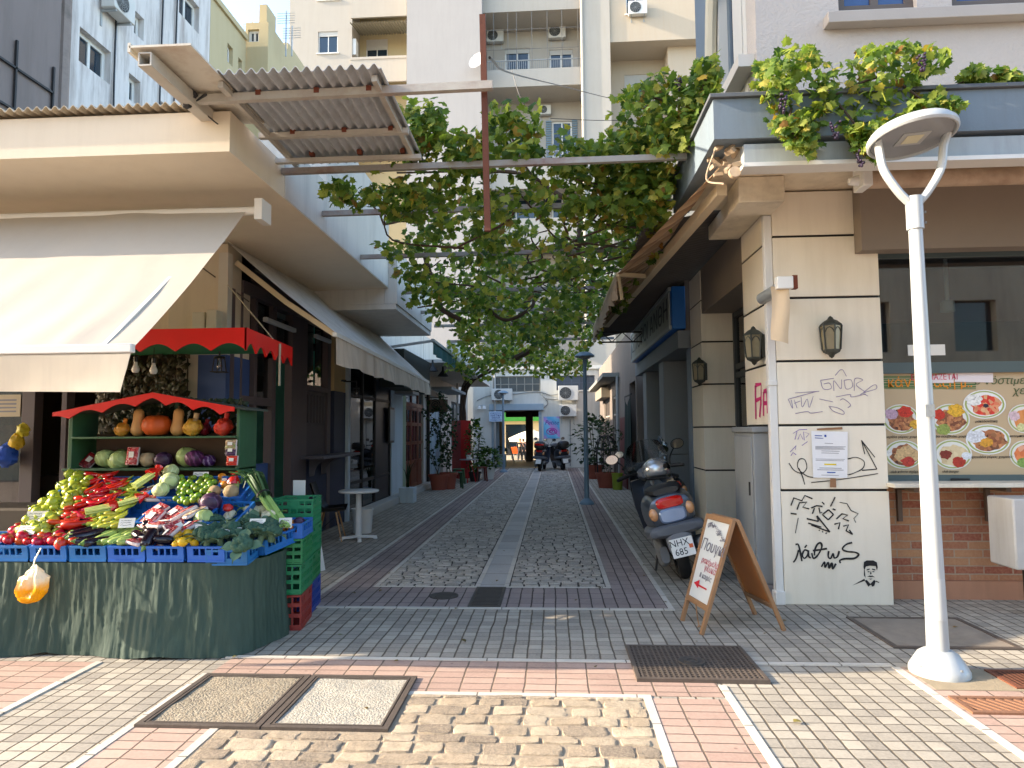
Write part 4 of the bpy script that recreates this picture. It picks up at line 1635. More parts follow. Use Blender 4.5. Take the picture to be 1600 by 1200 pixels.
t2 = NT('green_cloth')
c = t2.mix(t2.noise(3, 5), hexc('#263a32'), hexc('#34493e'))
c = t2.mix(t2.ramp(t2.noise(30, 4, t2.scaled(t2.co(), (1, 1, .12))), [(.5, 0.0), (.85, .35)]), c, hexc('#4c6353'))
t2.ln(c, t2.b.inputs['Base Color'])
t2.b.inputs['Roughness'].default_value = .75
t2.bump(t2.noise(30, 6, t2.scaled(t2.co(), (1, 1, .25)), .6), .35, .01)
GCLOTH = t2.m
MB().grid(clf, 520, 40).build('tablecloth', GCLOTH, st, world=True, smooth=180)
mb = MB()
for (y0_, y1_, z_) in ((4.87, 5.22, .655), (5.22, 5.56, .79), (5.56, 6.3, .95)):
    mb.box(-7.5, -2.62 if y0_ < 5 else -2.5, y0_ + .05, y1_, .0, z_)
mb.build('table', M('stall_timber', '#3a3128', .8, .2), st, world=True, smooth=0)

PLB = M('blue_crate_plastic', '#2266b0', .4, .1, 6, .08, rnd=.18)
PLG = M('green_crate_plastic', '#1d7a4c', .45, .1, 6, .08, rnd=.25)
PLR = M('red_crate_plastic', '#8e2f28', .5, .1, 6, .08)
PLD = M('dark_blue_crate_plastic', '#1f3f8f', .5, .1, 6, .08)


def crate_mesh(w, l, h, lattice_=False):
    mb = MB()
    th = .012
    mb.box(-w / 2, w / 2, -l / 2, l / 2, 0, .01)
    zr = h - .016
    for sx in (-1, 1):
        for (a, b, n, ax) in ((w, l, 0, 0), (l, w, 0, 1)):
            L, c = a, b / 2 * sx
            def bx(u0, u1, z0, z1, t0=0.0, t1=th):
                i0, i1 = sorted((c - sx * t0, c - sx * t1))
                if ax == 0:
                    mb.box(u0, u1, i0, i1, z0, z1)
                else:
                    mb.box(i0, i1, u0, u1, z0, z1)
            e = L / 2 - (0 if ax == 0 else th)
            bx(-e, e, zr, h, -.004)
            if lattice_:
                n = max(4, int(L / .06))
                for k in range(n + 1):
                    u = lerp(-e + .008, e - .008, k / n)
                    bx(u - .007, u + .007, .01, zr, 0.0, .008)
                for z in (.012, h * .36, h * .66):
                    bx(-e, e, z, z + .03, .001, .009)
                bx(-L * .16, L * .16, h * .7, zr, .0, .010)
            else:
                bx(-e, e, .01, h * .42, 0.0, .008)
                bx(-e, -e + .045, h * .42, zr)
                bx(e - .045, e, h * .42, zr)
                for k in range(1, 4):
                    u = lerp(-e + .045, e - .045, k / 4)
                    bx(u - .006, u + .006, h * .42, zr, .0, .008)
                bx(-e, e, .0, .014, -.005)
    return mb


CR = {}


def crate(kind, loc, rot, label, group, w=.278, l=.37, h=.115, mat=None, lat=False):
    key = (kind, w, l, h)
    if key not in CR:
        o = crate_mesh(w, l, h, lat).build('crate', mat, None, smooth=0)
        o['category'] = 'crate'
        o['group'] = group
        o['label'] = label
        CR[key] = o
        o.location, o.rotation_euler = loc, rot
        return o
    return dup(CR[key], loc, rot=rot, label=label, group=group)


TIERS = [(4.85, .668, 8), (5.225, .80, 20), (5.565, .965, 24)]


def tier_pt(k, x, f, up=0.0):
    """point on tier k: f metres back from its front edge"""
    y, z, a = TIERS[k]
    a = R(a)
    return Vector((x, y + f * math.cos(a) - up * math.sin(a), z + f * math.sin(a) + up * math.cos(a)))


names0 = {0: 'tomatoes', 1: 'tomatoes', 2: 'tomatoes', 3: 'slim eggplants', 4: 'courgettes', 5: 'round eggplants', 6: 'lemons'}
contents = [['green peppers', 'tomatoes at the left', 'tomatoes at the right', 'slim eggplants', 'courgettes', 'round eggplants', 'lemons'],
            ['pale green peppers', 'red peppers', 'yellow peppers', 'wrapped celery', 'red meat trays', 'red cabbage'],
            ['light green peppers', 'long red peppers', 'green chillies', 'red trays', 'limes', 'celeriac']]
for k in range(3):
    n = 7 if k == 0 else 6
    for i in range(n):
        cpx = (-42, 14, 70, 130, 189, 247, 306, 370) if k == 0 else ((70, 128, 182, 232, 283, 330, 384) if k == 1 else (101, 149, 196, 245, 292, 340, 392))
        x = fx((cpx[i] + cpx[i + 1]) / 2, TIERS[k][0] + .1)
        crate('blue', tier_pt(k, x, .185), (R(TIERS[k][2]), 0, 0), 'blue plastic crate of ' + contents[k][i] + ' in the ' + ('front', 'middle', 'back')[k] + ' row', 'blue crates on the stall', mat=PLB)
crate('blue', (-2.39, 5.03, .66), (R(6), 0, R(4)), 'blue plastic crate at the table corner filled with broccoli', 'blue crates on the stall', mat=PLB, w=.3, l=.34)
crate('blue', (-2.30, 5.24, .69), (0, R(-6), R(76)), 'blue crate set sideways past the corner with broccoli leaves on top', 'blue crates on the stall', mat=PLB, w=.262, l=.3)
crate('blue', (-2.28, 5.50, .70), (0, R(-4), R(80)), 'blue crate set sideways under the leeks holding cauliflower', 'blue crates on the stall', mat=PLB, w=.262, l=.3)

# ------------------------------------------------------------------ produce
def bumpy(mb, amp, freq, seed=0):
    for v in mb.bm.verts:
        n = v.co.normalized()
        v.co += n * amp * mnoise.noise(v.co * freq + Vector((seed, 0, 0)))
    return mb


STEMG = M('stalk_green', '#5c7a34', .6, .2)


def mk(name, cat, mb, mats):
    o = mb.build(name, mats, None, smooth=60)
    o['category'] = cat
    return o


def pr_tomato():
    mb = MB()
    mb.ball((0, 0, .034), .043, 14, 9, .8)
    mb.mi = 1
    for k in range(5):
        a = k * 1.2566
        mb.prism([(0.002 * math.cos(a + 1.5), .002 * math.sin(a + 1.5), .069), (.02 * math.cos(a - .15), .02 * math.sin(a - .15), .068), (.026 * math.cos(a), .026 * math.sin(a), .066)], (0, 0, .002))
    return mk('tomato', 'tomato', mb, [M('tomato_skin', '#b81c10', .32, .3, 14, 0, rnd=.35, coat=.1), STEMG])


def pr_pepper(col, nm, name='green_pepper'):
    mb = MB()
    mb.ball((0, 0, .04), .045, 12, 8, .95, wob=.22, wf=1.6)
    mb.mi = 1
    mb.tube([(0, 0, .075), (.004, 0, .1)], [.007, .005], 6)
    return mk(name, 'pepper', mb, [M(nm, col, .35, .15, 10, .05, rnd=.2), STEMG])


def pr_long(col, nm, name, L=.2, r=.022, tip=.25, cap=None, cat='pepper', bend=.03, rough=.3):
    mb = MB()
    prof = [0, .05, .18, .4, .6, .8, .93, 1]
    rad = [.35, .8, 1, 1.02 if tip > .5 else .9, 1.0 if tip > .5 else .72, .95 if tip > .5 else .5, .75 if tip > .5 else .28, .2 if tip > .5 else .06]
    pts = [(bend * math.sin(math.pi * t), (t - .5) * L, r) for t in prof]
    mb.tube(pts, [r * q for q in rad], 10)
    mb.mi = 1
    if cap == 'egg':
        mb.tube([(0, -L * .5 - .03, r), (0, -L * .5 - .012, r), (0, -L * .5 + .012, r), (0, -L * .5 + .03, r)], [.006, .01, r * .75, r * .95], 8)
    else:
        mb.tube([(0, -L * .5 - .03, r), (0, -L * .5 + .004, r)], [.005, .009], 6)
    return mk(name, cat, mb, [M(nm, col, rough + .08, .3, 18, .08, rnd=.3, coat=0), STEMG])


def pr_round(name, cat, col, nm, r, sz=1.0, rough=.35, wob=0.0, rnd=.2, bump=.1, nip=False):
    mb = MB()
    mb.ball((0, 0, r * sz), r, 14, 10, sz, wob=wob)
    if nip:
        mb.lathe([(.012, 0), (.006, .01), (0, .012)], 8, Matrix.Translation((0, r * .96, r)) @ Matrix.Rotation(R(-90), 4, 'X'))
    return mk(name, cat, mb, [M(nm, col, rough, .2, 12, bump, 80, rnd=rnd)])


def pr_broccoli(col1, col2, nm, name):
    mb = MB()
    rg = random.Random(3)
    for k in range(26):
        a, e = rg.uniform(0, 6.28), rg.uniform(.0, 1.25)
        d = Vector((math.cos(a) * math.sin(e), math.sin(a) * math.sin(e), math.cos(e) * .75))
        mb.ball(Vector((0, 0, .055)) + d * .055, rg.uniform(.02, .03), 8, 6, wob=.35, wf=2.5)
    mb.mi = 1
    mb.tube([(0, 0, 0), (0, 0, .04), (0, 0, .09)], [.02, .022, .05], 8)
    for k in range(4):
        a = k * 1.7
        mb.grid(lambda u, v: (math.cos(a) * (.05 + .1 * u) - math.sin(a) * (v - .5) * .08 * math.sin(math.pi * min(1, u + .15)), math.sin(a) * (.05 + .1 * u) + math.cos(a) * (v - .5) * .08 * math.sin(math.pi * min(1, u + .15)), .05 + .05 * u - .06 * u * u + .02 * abs(v - .5)), 5, 3)
    return mk(name, name, mb, [M(nm, col1, .8, .35, 40, .9, 150, rnd=.12, bdist=.006), M(nm + '_leaf', col2, .6, .2)])


def pr_cabbage(col, nm, r, name='cabbage', veins='#b9cf8e'):
    t = NT(nm)
    w = t.n('TexWave', wave_type='BANDS', bands_direction='DIAGONAL')
    w.inputs['Scale'].default_value = 9
    w.inputs['Distortion'].default_value = 9
    w.inputs['Detail'].default_value = 3
    t.ln(t.co(), w.inputs[0])
    t.ln(t.mix(t.ramp(w.outputs[1], [(.75, 0.0), (.95, .7)]), hexc(col), hexc(veins)), t.b.inputs['Base Color'])
    t.b.inputs['Roughness'].default_value = .45
    t.bump(w.outputs[1], .3, .006)
    mb = MB()
    mb.ball((0, 0, r * .92), r, 20, 14, .92, wob=.06, wf=1.3)
    for k in range(3):
        a = k * 2.1 + .5
        def lf(u, v):
            th, ph = a + (u - .5) * 1.7, -.9 + v * 1.7
            q = r * (1.02 + .05 * v + .04 * math.sin(u * 9) * v)
            return (q * math.cos(ph) * math.cos(th), q * math.cos(ph) * math.sin(th), r * .92 + q * .92 * math.sin(ph))
        mb.grid(lf, 8, 7)
    o = mk(name, name.replace('_', ' '), mb, [t.m])
    return o


def pr_tray(nm, cols, name='wrapped_tray', cat='packed tray', sc=60):
    t = thing(name, None, cat)
    mb = MB()
    mb.grid(lambda u, v: ((u - .5) * .13, (v - .5) * .19, .03 + .014 * math.sin(math.pi * u) ** .5 * math.sin(math.pi * v) ** .5 + .004 * fbm(u * 6, v * 8)), 10, 12)
    mb.build('contents', cells(nm, cols, sc, .25, .6), t)
    mb = MB()
    mb.prism([(-.07, -.1, 0), (.07, -.1, 0), (.07, .1, 0), (-.07, .1, 0)], (0, 0, .028))
    mb.build('tray', M('tray_plastic', '#c9b9b4', .3, .1), t, bevel=.01)
    mb = MB().box(-.028, .028, -.02, .045, .047, .050)
    mb.build('price_label', CARD, t)
    return t


def pr_celery():
    t = thing('celery_pack', None, 'celery pack')
    mb = MB()
    rg = random.Random(2)
    for k in range(14):
        x, z = rg.uniform(-.045, .045), rg.uniform(.01, .06)
        mb.tube([(x * .8, -.1, z), (x, .0, z), (x * 1.1, .08, z)], [.011, .010, .008], 6)
    mb.build('stalks', M('celery_stalks', '#b3bf6e', .45, .25, 20, .1), t)
    mb = MB()
    mb.tube([(0, .07, .035), (0, .1, .04), (.01, .14, .045), (0, .16, .05)], [.06, .05, .02, .035], 8)
    mb.build('red_wrapper', M('red_film', '#d0231a', .25, .25, 20, .4, coat=.3), t)
    return t


HEAPS = {}


def heap(proto, label, group, tier, pts, jit=.3, tilt=None, rzs=None, lift=0.0, scl=(.82, 1.15), up=.06, seed=1):
    """copies of one vegetable at photo points projected on the slope of a tier"""
    rg = random.Random(seed)
    y, z, a = TIERS[tier] if isinstance(tier, int) else tier
    n = Vector((0, -math.sin(R(a)), math.cos(R(a))))
    p0 = Vector((0, y, z)) + n * up
    first = True
    for q in pts:
        px, py = q[0], q[1]
        lf = q[2] if len(q) > 2 else 0.0
        loc = atplane(px, py, p0 + n * .035, n) - n * .035 + n * (lift + lf)
        rz = rzs(rg) if rzs else rg.uniform(0, 6.28)
        tl = R(a) + (tilt if tilt else rg.gauss(0, jit))
        rot = (Matrix.Rotation(tl, 3, 'X') @ Matrix.Rotation(rg.gauss(0, jit), 3, 'Y') @ Matrix.Rotation(rz, 3, 'Z')).to_euler()
        s = rg.uniform(*scl)
        if first:
            o = proto
            o.location, o.rotation_euler, o.scale = loc, rot, (s, s, s)
            o['label'], o['group'] = label, group
            first = False
        else:
            o = dup(proto, loc, rot=rot, scale=s, label=label, group=group)


def trap(xa0, xa1, ya, xb0, xb1, yb, dx, dy, seed=0, layer=0.0):
    """staggered photo points filling a trapezium from its far edge ya to its near edge yb"""
    rg = random.Random(seed)
    out = []
    n = max(1, round((yb - ya) / dy))
    for j in range(n + 1):
        t = j / n
        a, b, y = lerp(xa0, xb0, t), lerp(xa1, xb1, t), lerp(ya, yb, t)
        m = max(1, round((b - a) / dx))
        for i in range(m):
            out.append((a + (b - a) * (i + .5 + (.25 if j % 2 else -.25)) / m + rg.uniform(-2, 2), y + rg.uniform(-2, 2), rg.uniform(0, layer)))
    return out


heap(pr_tomato(), 'shiny red tomato in the heap at the left front of the stall', 'tomatoes in the front crates', 0,
     trap(28, 112, 822, 0, 118, 847, 15, 5.5, 1, .02) + trap(50, 95, 826, 10, 100, 842, 17, 8, 2, .05), .4, up=.085, seed=2)
heap(pr_pepper('#9aa62c', 'light_green_pepper'), 'light green pepper in the topmost left crate of the stall', 'light green peppers at the back', 2,
     trap(106, 148, 744, 70, 128, 792, 13, 6.5, 3, .03), .5, up=.08, seed=3)
o = pr_pepper('#a9b23a', 'pale_green_pepper')
heap(o, 'pale green pepper in the middle row beside the shop post', 'pale green peppers in the middle row', 1,
     trap(66, 112, 786, 24, 90, 832, 13, 7, 4, .03), .5, up=.08, seed=4)
RED = M('red_pepper_skin', '#b3100f', .2, .2, 12, 0, rnd=.15, coat=.3)
PL = lambda g: g.gauss(-.75, .35)
PL2 = lambda g: g.gauss(-.45, .18)
heap(pr_long('#b3100f', 'red_pepper_skin', 'red_pepper', .19, .024), 'long red pepper in the back row next to the green ones', 'long red peppers in the back row', 2,
     trap(148, 196, 744, 128, 178, 788, 12, 6, 5, .04), .25, rzs=PL, up=.085, seed=5)
heap(pr_long('#b8121a', 'deep_red_pepper_skin', 'red_pepper', .2, .026), 'long deep red pepper in the middle row above the eggplants', 'long red peppers in the middle row', 1,
     trap(108, 146, 792, 86, 126, 822, 12, 5.5, 6, .04), .25, rzs=PL, up=.085, seed=6)
heap(pr_long('#8f9a2a', 'green_chilli_skin', 'green_chilli', .13, .013), 'thin green chilli in the back row left of the celery', 'green chillies in the back row', 2,
     trap(196, 220, 748, 176, 210, 786, 8, 4.5, 7, .03), .3, rzs=PL, up=.085, seed=7)
heap(pr_long('#b9b63c', 'yellow_pepper_skin', 'yellow_pepper', .14, .02, cat='pepper'), 'pale yellow long pepper in the middle row', 'pale yellow peppers in the middle row', 1,
     trap(160, 200, 793, 138, 186, 818, 10, 5, 8, .03), .3, rzs=PL2, up=.085, seed=8)
EGG = '#1c0f1e'
heap(pr_long(EGG, 'eggplant_skin', 'eggplant', .25, .032, .8, 'egg', 'eggplant', .02, .15), 'slim dark eggplant beside the tomatoes in the front row', 'slim eggplants in the front row', 0,
     trap(140, 180, 818, 118, 154, 845, 11, 5.5, 9, .03), .12, rzs=PL2, up=.09, seed=9)
heap(pr_long('#9bb05a', 'courgette_skin', 'courgette', .17, .024, .8, None, 'courgette', .008, .4), 'pale green courgette in the front row under a white price card', 'courgettes in the front row', 0,
     trap(184, 232, 818, 156, 200, 846, 12, 5.5, 10, .03), .15, rzs=PL2, up=.09, seed=10)
heap(pr_long('#150c18', 'fat_eggplant_skin', 'eggplant', .17, .042, .8, 'egg', 'eggplant', .0, .12), 'fat black eggplant left of the lemons in the front row', 'fat eggplants in the front row', 0,
     trap(232, 266, 828, 208, 258, 846, 15, 6.5, 11, .03), .3, up=.085, seed=11)
heap(pr_round('lemon', 'lemon', '#d9ab12', 'lemon_skin', .032, 1.0, .4, .05, .12, .15, True), 'yellow lemon in the front crate left of the broccoli', 'lemons in the front row', 0,
     trap(276, 306, 832, 262, 306, 850, 13, 6, 12, .03), .4, up=.085, seed=12)
heap(pr_round('lime', 'lime', '#6f8c1e', 'lime_skin', .028, .95, .35, .04, .35, .12), 'green lime in the big lime heap under its white card', 'limes in the back row', 2,
     trap(284, 338, 748, 270, 326, 784, 9.5, 5, 13, .03), .4, up=.085, seed=13)
heap(pr_round('orange', 'orange', '#d8811a', 'orange_skin', .035, .95, .4, .03, .12, .2), 'orange beside the limes at the end of the back row', 'oranges in the back row', 2,
     [(349, 746), (344, 755), (352, 758)], .3, seed=14)
heap(pr_round('celeriac', 'celeriac', '#9a8462', 'celeriac_skin', .06, .92, .9, .12, .1, .8), 'brown celeriac root in the last crate of the back row', 'celeriac roots', 2,
     [(337, 768), (363, 769)], .2, up=.08, seed=15)
heap(pr_broccoli('#31523f', '#4f6b50', 'broccoli_head', 'broccoli'), 'dark green broccoli head in the crates at the table corner', 'broccoli heads at the corner', (4.95, .70, 6),
     [(322, 850), (345, 848), (368, 843), (328, 838), (350, 834), (372, 828, .01), (392, 836), (412, 830), (398, 822), (335, 826, .03), (318, 843), (382, 852), (405, 842), (362, 838, .03), (386, 826, .02), (422, 840), (430, 832)], .35, up=.07, scl=(.95, 1.2), seed=16)
heap(pr_broccoli('#cfc7a8', '#6f8f4a', 'cauliflower_head', 'cauliflower'), 'creamy cauliflower behind the broccoli near the leeks', 'cauliflowers on the stall', (5.25, .76, 10),
     [(368, 812), (425, 812), (402, 806), (384, 808)], .3, up=.06, scl=(.95, 1.1), seed=17)
TR = pr_tray('minced_red', ['#8e1b22', '#b03a40', '#c97a78', '#7a141c', '#d8a09a'])
heap(TR, 'cling wrapped red tray among the middle crates of the stall', 'red wrapped trays on the stall', 1,
     [(238, 812, .03), (254, 822, .03), (270, 806, .02), (262, 836, 0), (245, 800, .03), (288, 806, .03), (274, 824, .02), (292, 822, .0), (236, 770, .05), (247, 752, .06), (244, 782, .03), (222, 846, .02)], .3, rzs=lambda g: g.gauss(-.5, .3), up=.07, seed=18)
MU = pr_tray('mushrooms', ['#a08a72', '#c4ab90', '#8a745e', '#d0b9a0'], sc=35)
heap(MU, 'cling wrapped tray of brown mushrooms above the round cabbage', 'mushroom trays', 1, [(303, 806, .04)], .2, rzs=lambda g: -.5, up=.07, seed=19)
CE = pr_celery()
heap(CE, 'wrapped celery with a red top standing in the back row by the chillies', None, 2, [(228, 758, .05)], .1, rzs=lambda g: -.35, seed=20)
CE2 = pr_celery()
heap(CE2, 'wrapped celery leaning in the middle row over the eggplants', None, 1, [(158, 806, .06)], .1, rzs=lambda g: -.9, seed=21)
CE3 = pr_celery()
heap(CE3, 'yellowish wrapped celery behind the white card in the middle row', None, 1, [(205, 796, .08)], .1, rzs=lambda g: -.8, seed=22)
CE4 = pr_celery()
CE4.location, CE4.rotation_euler = aty(367, 768, 5.8), (R(80), 0, 0)
tag(CE4, 'wrapped celery hanging upright at the right end of the back row', None)
for o in (CE, CE2, CE3, CE4):
    o['group'] = 'wrapped celery packs'
CB = pr_cabbage('#a3b571', 'cabbage_leaf', .085)
heap(CB, 'cut pale cabbage on a green card in the middle row', None, 1, [(323, 812, .0)], .2, up=.04, seed=23)
RC = pr_cabbage('#3a1f3c', 'red_cabbage_leaf', .075, 'red_cabbage', '#6a4a6c')
heap(RC, 'round red cabbage in the right end crate of the middle row', None, 1, [(333, 796, .02)], .2, up=.04, seed=24)
LT = pr_cabbage('#b9c68a', 'lettuce_leaf', .075, 'lettuce', '#d8e0b0')
heap(LT, 'pale lettuce head in the back row, the topmost of three', None, 2, [(272, 742, .02)], .2, up=.05, seed=25)
LT2 = dup(LT)
heap(LT2, 'pale lettuce head in the back row, the middle of three', None, 2, [(266, 760, .02)], .2, up=.05, seed=26)
LT3 = dup(LT)
heap(LT3, 'bagged pale lettuce lying lowest over the red trays', None, 2, [(258, 776, .04)], .2, up=.05, seed=27)
TOM2 = pr_round('radish_bunch', 'pepper', '#c0241c', 'red_bag_skin', .045, .7, .3, .3, 0, .2)
heap(TOM2, 'small red pepper pack beside the red cabbage', None, 1, [(356, 795, .02)], .2, up=.05, seed=28)


def price_card(px, py, Y, w, h, label, tilt=-25, rz=0.0, scrib=True):
    p = aty(px, py, Y)
    t = thing('price_card', label, 'price card', p, rot=(R(tilt), 0, rz), group='price cards on the stall')
    MB().box(-w / 2, w / 2, 0, .003, -h / 2, h / 2).build('card', CARD, t)
    if scrib:
        rg = random.Random(int(px))
        mb = MB()
        for k in range(3):
            z = h * (.25 - .24 * k)
            n = 9
            pts = [(lerp(-w * .38, w * rg.uniform(.1, .4), i / n), -.0012, z + h * .05 * rg.uniform(-1, 1)) for i in range(n + 1)]
            mb.ribbon(pts, h * .035, (0, -1, 0))
        mb.build('handwriting', INK, t, smooth=0, recalc=False)
    return t


for a in ((58, 807, 5.2, .16, .085, 'white price card at the left among the pale green peppers', -10, .15),
          (42, 828, 5.0, .13, .08, 'white price card sticking out of the tomatoes', -40, .1),
          (132, 788, 5.55, .15, .07, 'white price card between the two heaps of red peppers', -50, 0),
          (198, 817, 5.1, .11, .09, 'blank white card lying bright on the courgettes', -45, .4),
          (244, 829, 5.05, .1, .05, 'small white card in front of the fat eggplants', -50, -.2),
          (313, 744, 5.9, .14, .08, 'white card propped over the lime heap', -20, 0),
          (350, 757, 5.75, .04, .11, 'narrow white card between the celeriac roots', -10, .3),
          (279, 757, 5.75, .05, .1, 'tilted white card at the left of the limes', -10, .5),
          (360, 831, 5.0, .15, .075, 'white printed price card on the broccoli', -45, .2),
          (402, 816, 5.15, .12, .06, 'white price card by the cauliflower', -30, .1),
          (320, 825, 5.1, .15, .06, 'cream printed card below the cut cabbage', -30, .1),
          (446, 817, 5.4, .1, .08, 'white price card over the oranges at the end of the stall', -10, .3)):
    price_card(*a)

# yellow bag
t = thing('plastic_bag', 'crumpled yellow plastic bag hanging on the front of the stall', 'plastic bag', aty(50, 912, 4.70))
mb = MB()
mb.ball((0, 0, 0), 1, 44, 32)
for v in mb.bm.verts:
    x, y, z = v.co
    q = lambda k, e: math.copysign(abs(k) ** e, k)
    w = .1 if z < .2 else lerp(.1, .025, min(1, (z - .2) / .75) ** .8)
    n_ = mnoise.fractal(Vector((x * 1.7, y * 1.7, z * 1.2 + 4)), 1, 2, 4)
    v.co = Vector((q(x, .6) * w * (1 + .35 * n_) + .02 * z, q(y, .8) * w * .55 * (1 + .6 * n_), q(z, .7) * .135 + .012 * n_))
t3 = NT('yellow_film')
sp3 = t3.n('SeparateXYZ')
t3.ln(t3.co(), sp3.inputs[0])
c = t3.mix(t3.ramp(t3.math('ADD', t3.math('MULTIPLY', sp3.outputs[2], 4.0), t3.noise(9, 3)), [(.35, 0.0), (.75, 1.0)]), hexc('#f0b400'), hexc('#f0ead0'))
t3.ln(c, t3.b.inputs['Base Color'])
t3.b.inputs['Roughness'].default_value = .3
tl = t3.n('BsdfTranslucent')
t3.ln(c, tl.inputs[0])
mx = t3.n('MixShader')
mx.inputs[0].default_value = .4
t3.ln(t3.b.outputs[0], mx.inputs[1])
t3.ln(tl.outputs[0], mx.inputs[2])
t3.ln(mx.outputs[0], t3.out.inputs[0])
t3.bump(t3.noise(14, 4), .6, .02)
mb.build('bag', t3.m, t)
mb = MB()
mb.tube([(0, 0, .1), (.0, .02, .17), (.01, .06, .24)], .005, 5)
mb.build('handle', t3.m, t)

# ---- green shelf cabinet with a small gabled roof
sh = thing('display_shelf', 'green wooden two shelf stand with a red scalloped gable roof', 'shelf', (-3.55, 6.2, 0))
YC = 6.05
xa, xb = fx(108, YC), fx(375, YC)
xm = fx(245, YC)
MB().box(xa, xa + .04, YC, YC + .36, .3, 1.80).build('side_panel', GREENW, sh, world=True, bevel=.004)
MB().box(xb - .03, xb, YC, YC + .36, .1, 1.83).build('side_panel', GREENW, sh, world=True, bevel=.004)
mb = MB()
mb.box(xa - .03, xb + .0, YC - .03, YC + .36, 1.262, 1.284)
mb.build('shelf', GREENW, sh, world=True, bevel=.004)
mb = MB()
mb.box(xa + .04, xb - .03, YC - .02, YC + .36, 1.555, 1.575)
mb.build('shelf', GREENW, sh, world=True, bevel=.004)
MB().box(xa + .04, xb - .03, YC + .34, YC + .355, 1.0, 1.6).build('back_panel', M('brown_board', '#5b4535', .8, .2, 3, .2), sh, world=True)
MB().box(xm - .02, xm + .02, YC + .33, YC + .36, 1.6, 1.96).build('back_post', GREENW, sh, world=True)
zpk, zl, zr = 1.975, 1.80, 1.835
for (x0_, z0_, x1_, z1_) in ((xa - .08, zl, xm, zpk), (xm, zpk, xb + .08, zr)):
    mb = MB()
    mb.prism([(x0_, YC - .05, z0_ - .012), (x1_, YC - .05, z1_ - .012), (x1_, YC - .05, z1_ - .03), (x0_, YC - .05, z0_ - .03)], (0, .48, 0))
    mb.build('roof_board', M('dark_roof_board', '#3d4238', .7, .2), sh, world=True)
scallop_board('red_trim', (xa - .1, YC - .08), (xm, YC - .08), zl - .085, zl, .05, 3, (0, .018, 0), sh, REDB, zpk - .1, zpk, .5)
scallop_board('red_trim', (xm, YC - .08), (xb - .02, YC - .08), zpk - .1, zpk, .05, 3, (0, .018, 0), sh, REDB, zr - .09, zr, .5)

CAB_Y = YC + .16


def on_shelf(o, px, z, label, group=None, Y=CAB_Y, rot=None, s=1.0):
    o.location = (fx(px, Y), Y, z)
    if rot:
        o.rotation_euler = rot
    o.scale = (s, s, s)
    o['label'] = label
    if group:
        o['group'] = group
    return o


g1 = 'cabbages on the lower shelf'
on_shelf(pr_cabbage('#a9b978', 'shelf_cabbage_leaf', .09), 168, 1.287, 'round green cabbage on the lower shelf, the leftmost', g1)
on_shelf(dup(CB), 198, 1.287, 'green cabbage on the lower shelf behind a red fruit pack', g1, CAB_Y + .04, s=1.15)
on_shelf(dup(CB), 290, 1.287, 'large green cabbage on the lower shelf touching a purple one', g1, CAB_Y + .03, rot=(.3, .2, 1), s=1.2)
g2 = 'purple cabbages on the lower shelf'
on_shelf(dup(RC), 261, 1.287, 'dark purple cabbage on the lower shelf beside the celeriac', g2, s=1.05)
on_shelf(pr_cabbage('#4a1d42', 'magenta_cabbage_leaf', .085, 'red_cabbage', '#8a4a7c'), 306, 1.287, 'reddish purple cabbage at the right of the lower shelf', g2, CAB_Y - .04)
on_shelf(pr_cabbage('#4a1a5c', 'violet_leaf', .06, 'red_cabbage', '#b49ac0'), 328, 1.287, 'small violet cabbage with white ribs at the shelf end', g2)
on_shelf(pr_round('celeriac', 'celeriac', '#c8b08a', 'pale_celeriac', .075, .9, .9, .2, .0, 1.0), 233, 1.287, 'knobbly pale celeriac in the middle of the lower shelf')
o = pr_tray('raspberry_pack', ['#a81f2c', '#c84a50', '#8e1822', '#d88a88'], 'fruit_pack', 'fruit pack', 45)
on_shelf(o, 211, 1.39, 'upright clear pack of red berries on the lower shelf', None, CAB_Y - .06, rot=(R(80), 0, 0), s=.85)
o = pr_tray('dark_berry_pack', ['#6a0f1a', '#8e1822', '#4a0a14'], 'fruit_pack', 'fruit pack', 40)
on_shelf(o, 143, 1.34, 'dark red fruit bag leaning at the left of the lower shelf', None, CAB_Y, rot=(R(60), .5, 0), s=.8)
# upper shelf
SQ = M('butternut_skin', '#d6a566', .45, .08, 6, .05)


def butternut(px, label, rz):
    mb = MB()
    mb.lathe([(0, 0), (.035, .004), (.062, .035), (.066, .065), (.055, .11), (.047, .15), (.048, .2), (.043, .235), (.025, .255), (.012, .258)], 20)
    mb.mi = 1
    mb.lathe([(.013, .256), (.009, .268), (.012, .278), (0, .278)], 8)
    o = mk('butternut_squash', 'squash', mb, [SQ, M('squash_stalk', '#6a5236', .9, .2)])
    return on_shelf(o, px, 1.577, label, 'butternut squashes on the upper shelf', rot=(0, .04, rz))


butternut(216, 'butternut squash standing left of the round pumpkin', 0)
butternut(278, 'butternut squash standing right of the round pumpkin', 1)
mb = MB()
n = 40
pr = [(0, -.085), (.04, -.1), (.09, -.085), (.12, -.04), (.128, 0), (.12, .045), (.09, .085), (.04, .095), (0, .085)]
mb.lathe(pr, n, Matrix.Translation((0, 0, .1)))
for v in mb.bm.verts:
    a = math.atan2(v.co.y, v.co.x)
    k = 1 + .03 * math.cos(a * 10)
    v.co.x *= k
    v.co.y *= k
mb.mi = 1
mb.tube([(0, 0, .18), (.004, 0, .2), (.014, 0, .215)], [.014, .01, .012], 7)
o = mk('pumpkin', 'pumpkin', mb, [M('pumpkin_skin', '#c4561a', .5, .25, 7, .25), M('squash_stalk')])
on_shelf(o, 246, 1.577, 'round orange pumpkin on the upper shelf')


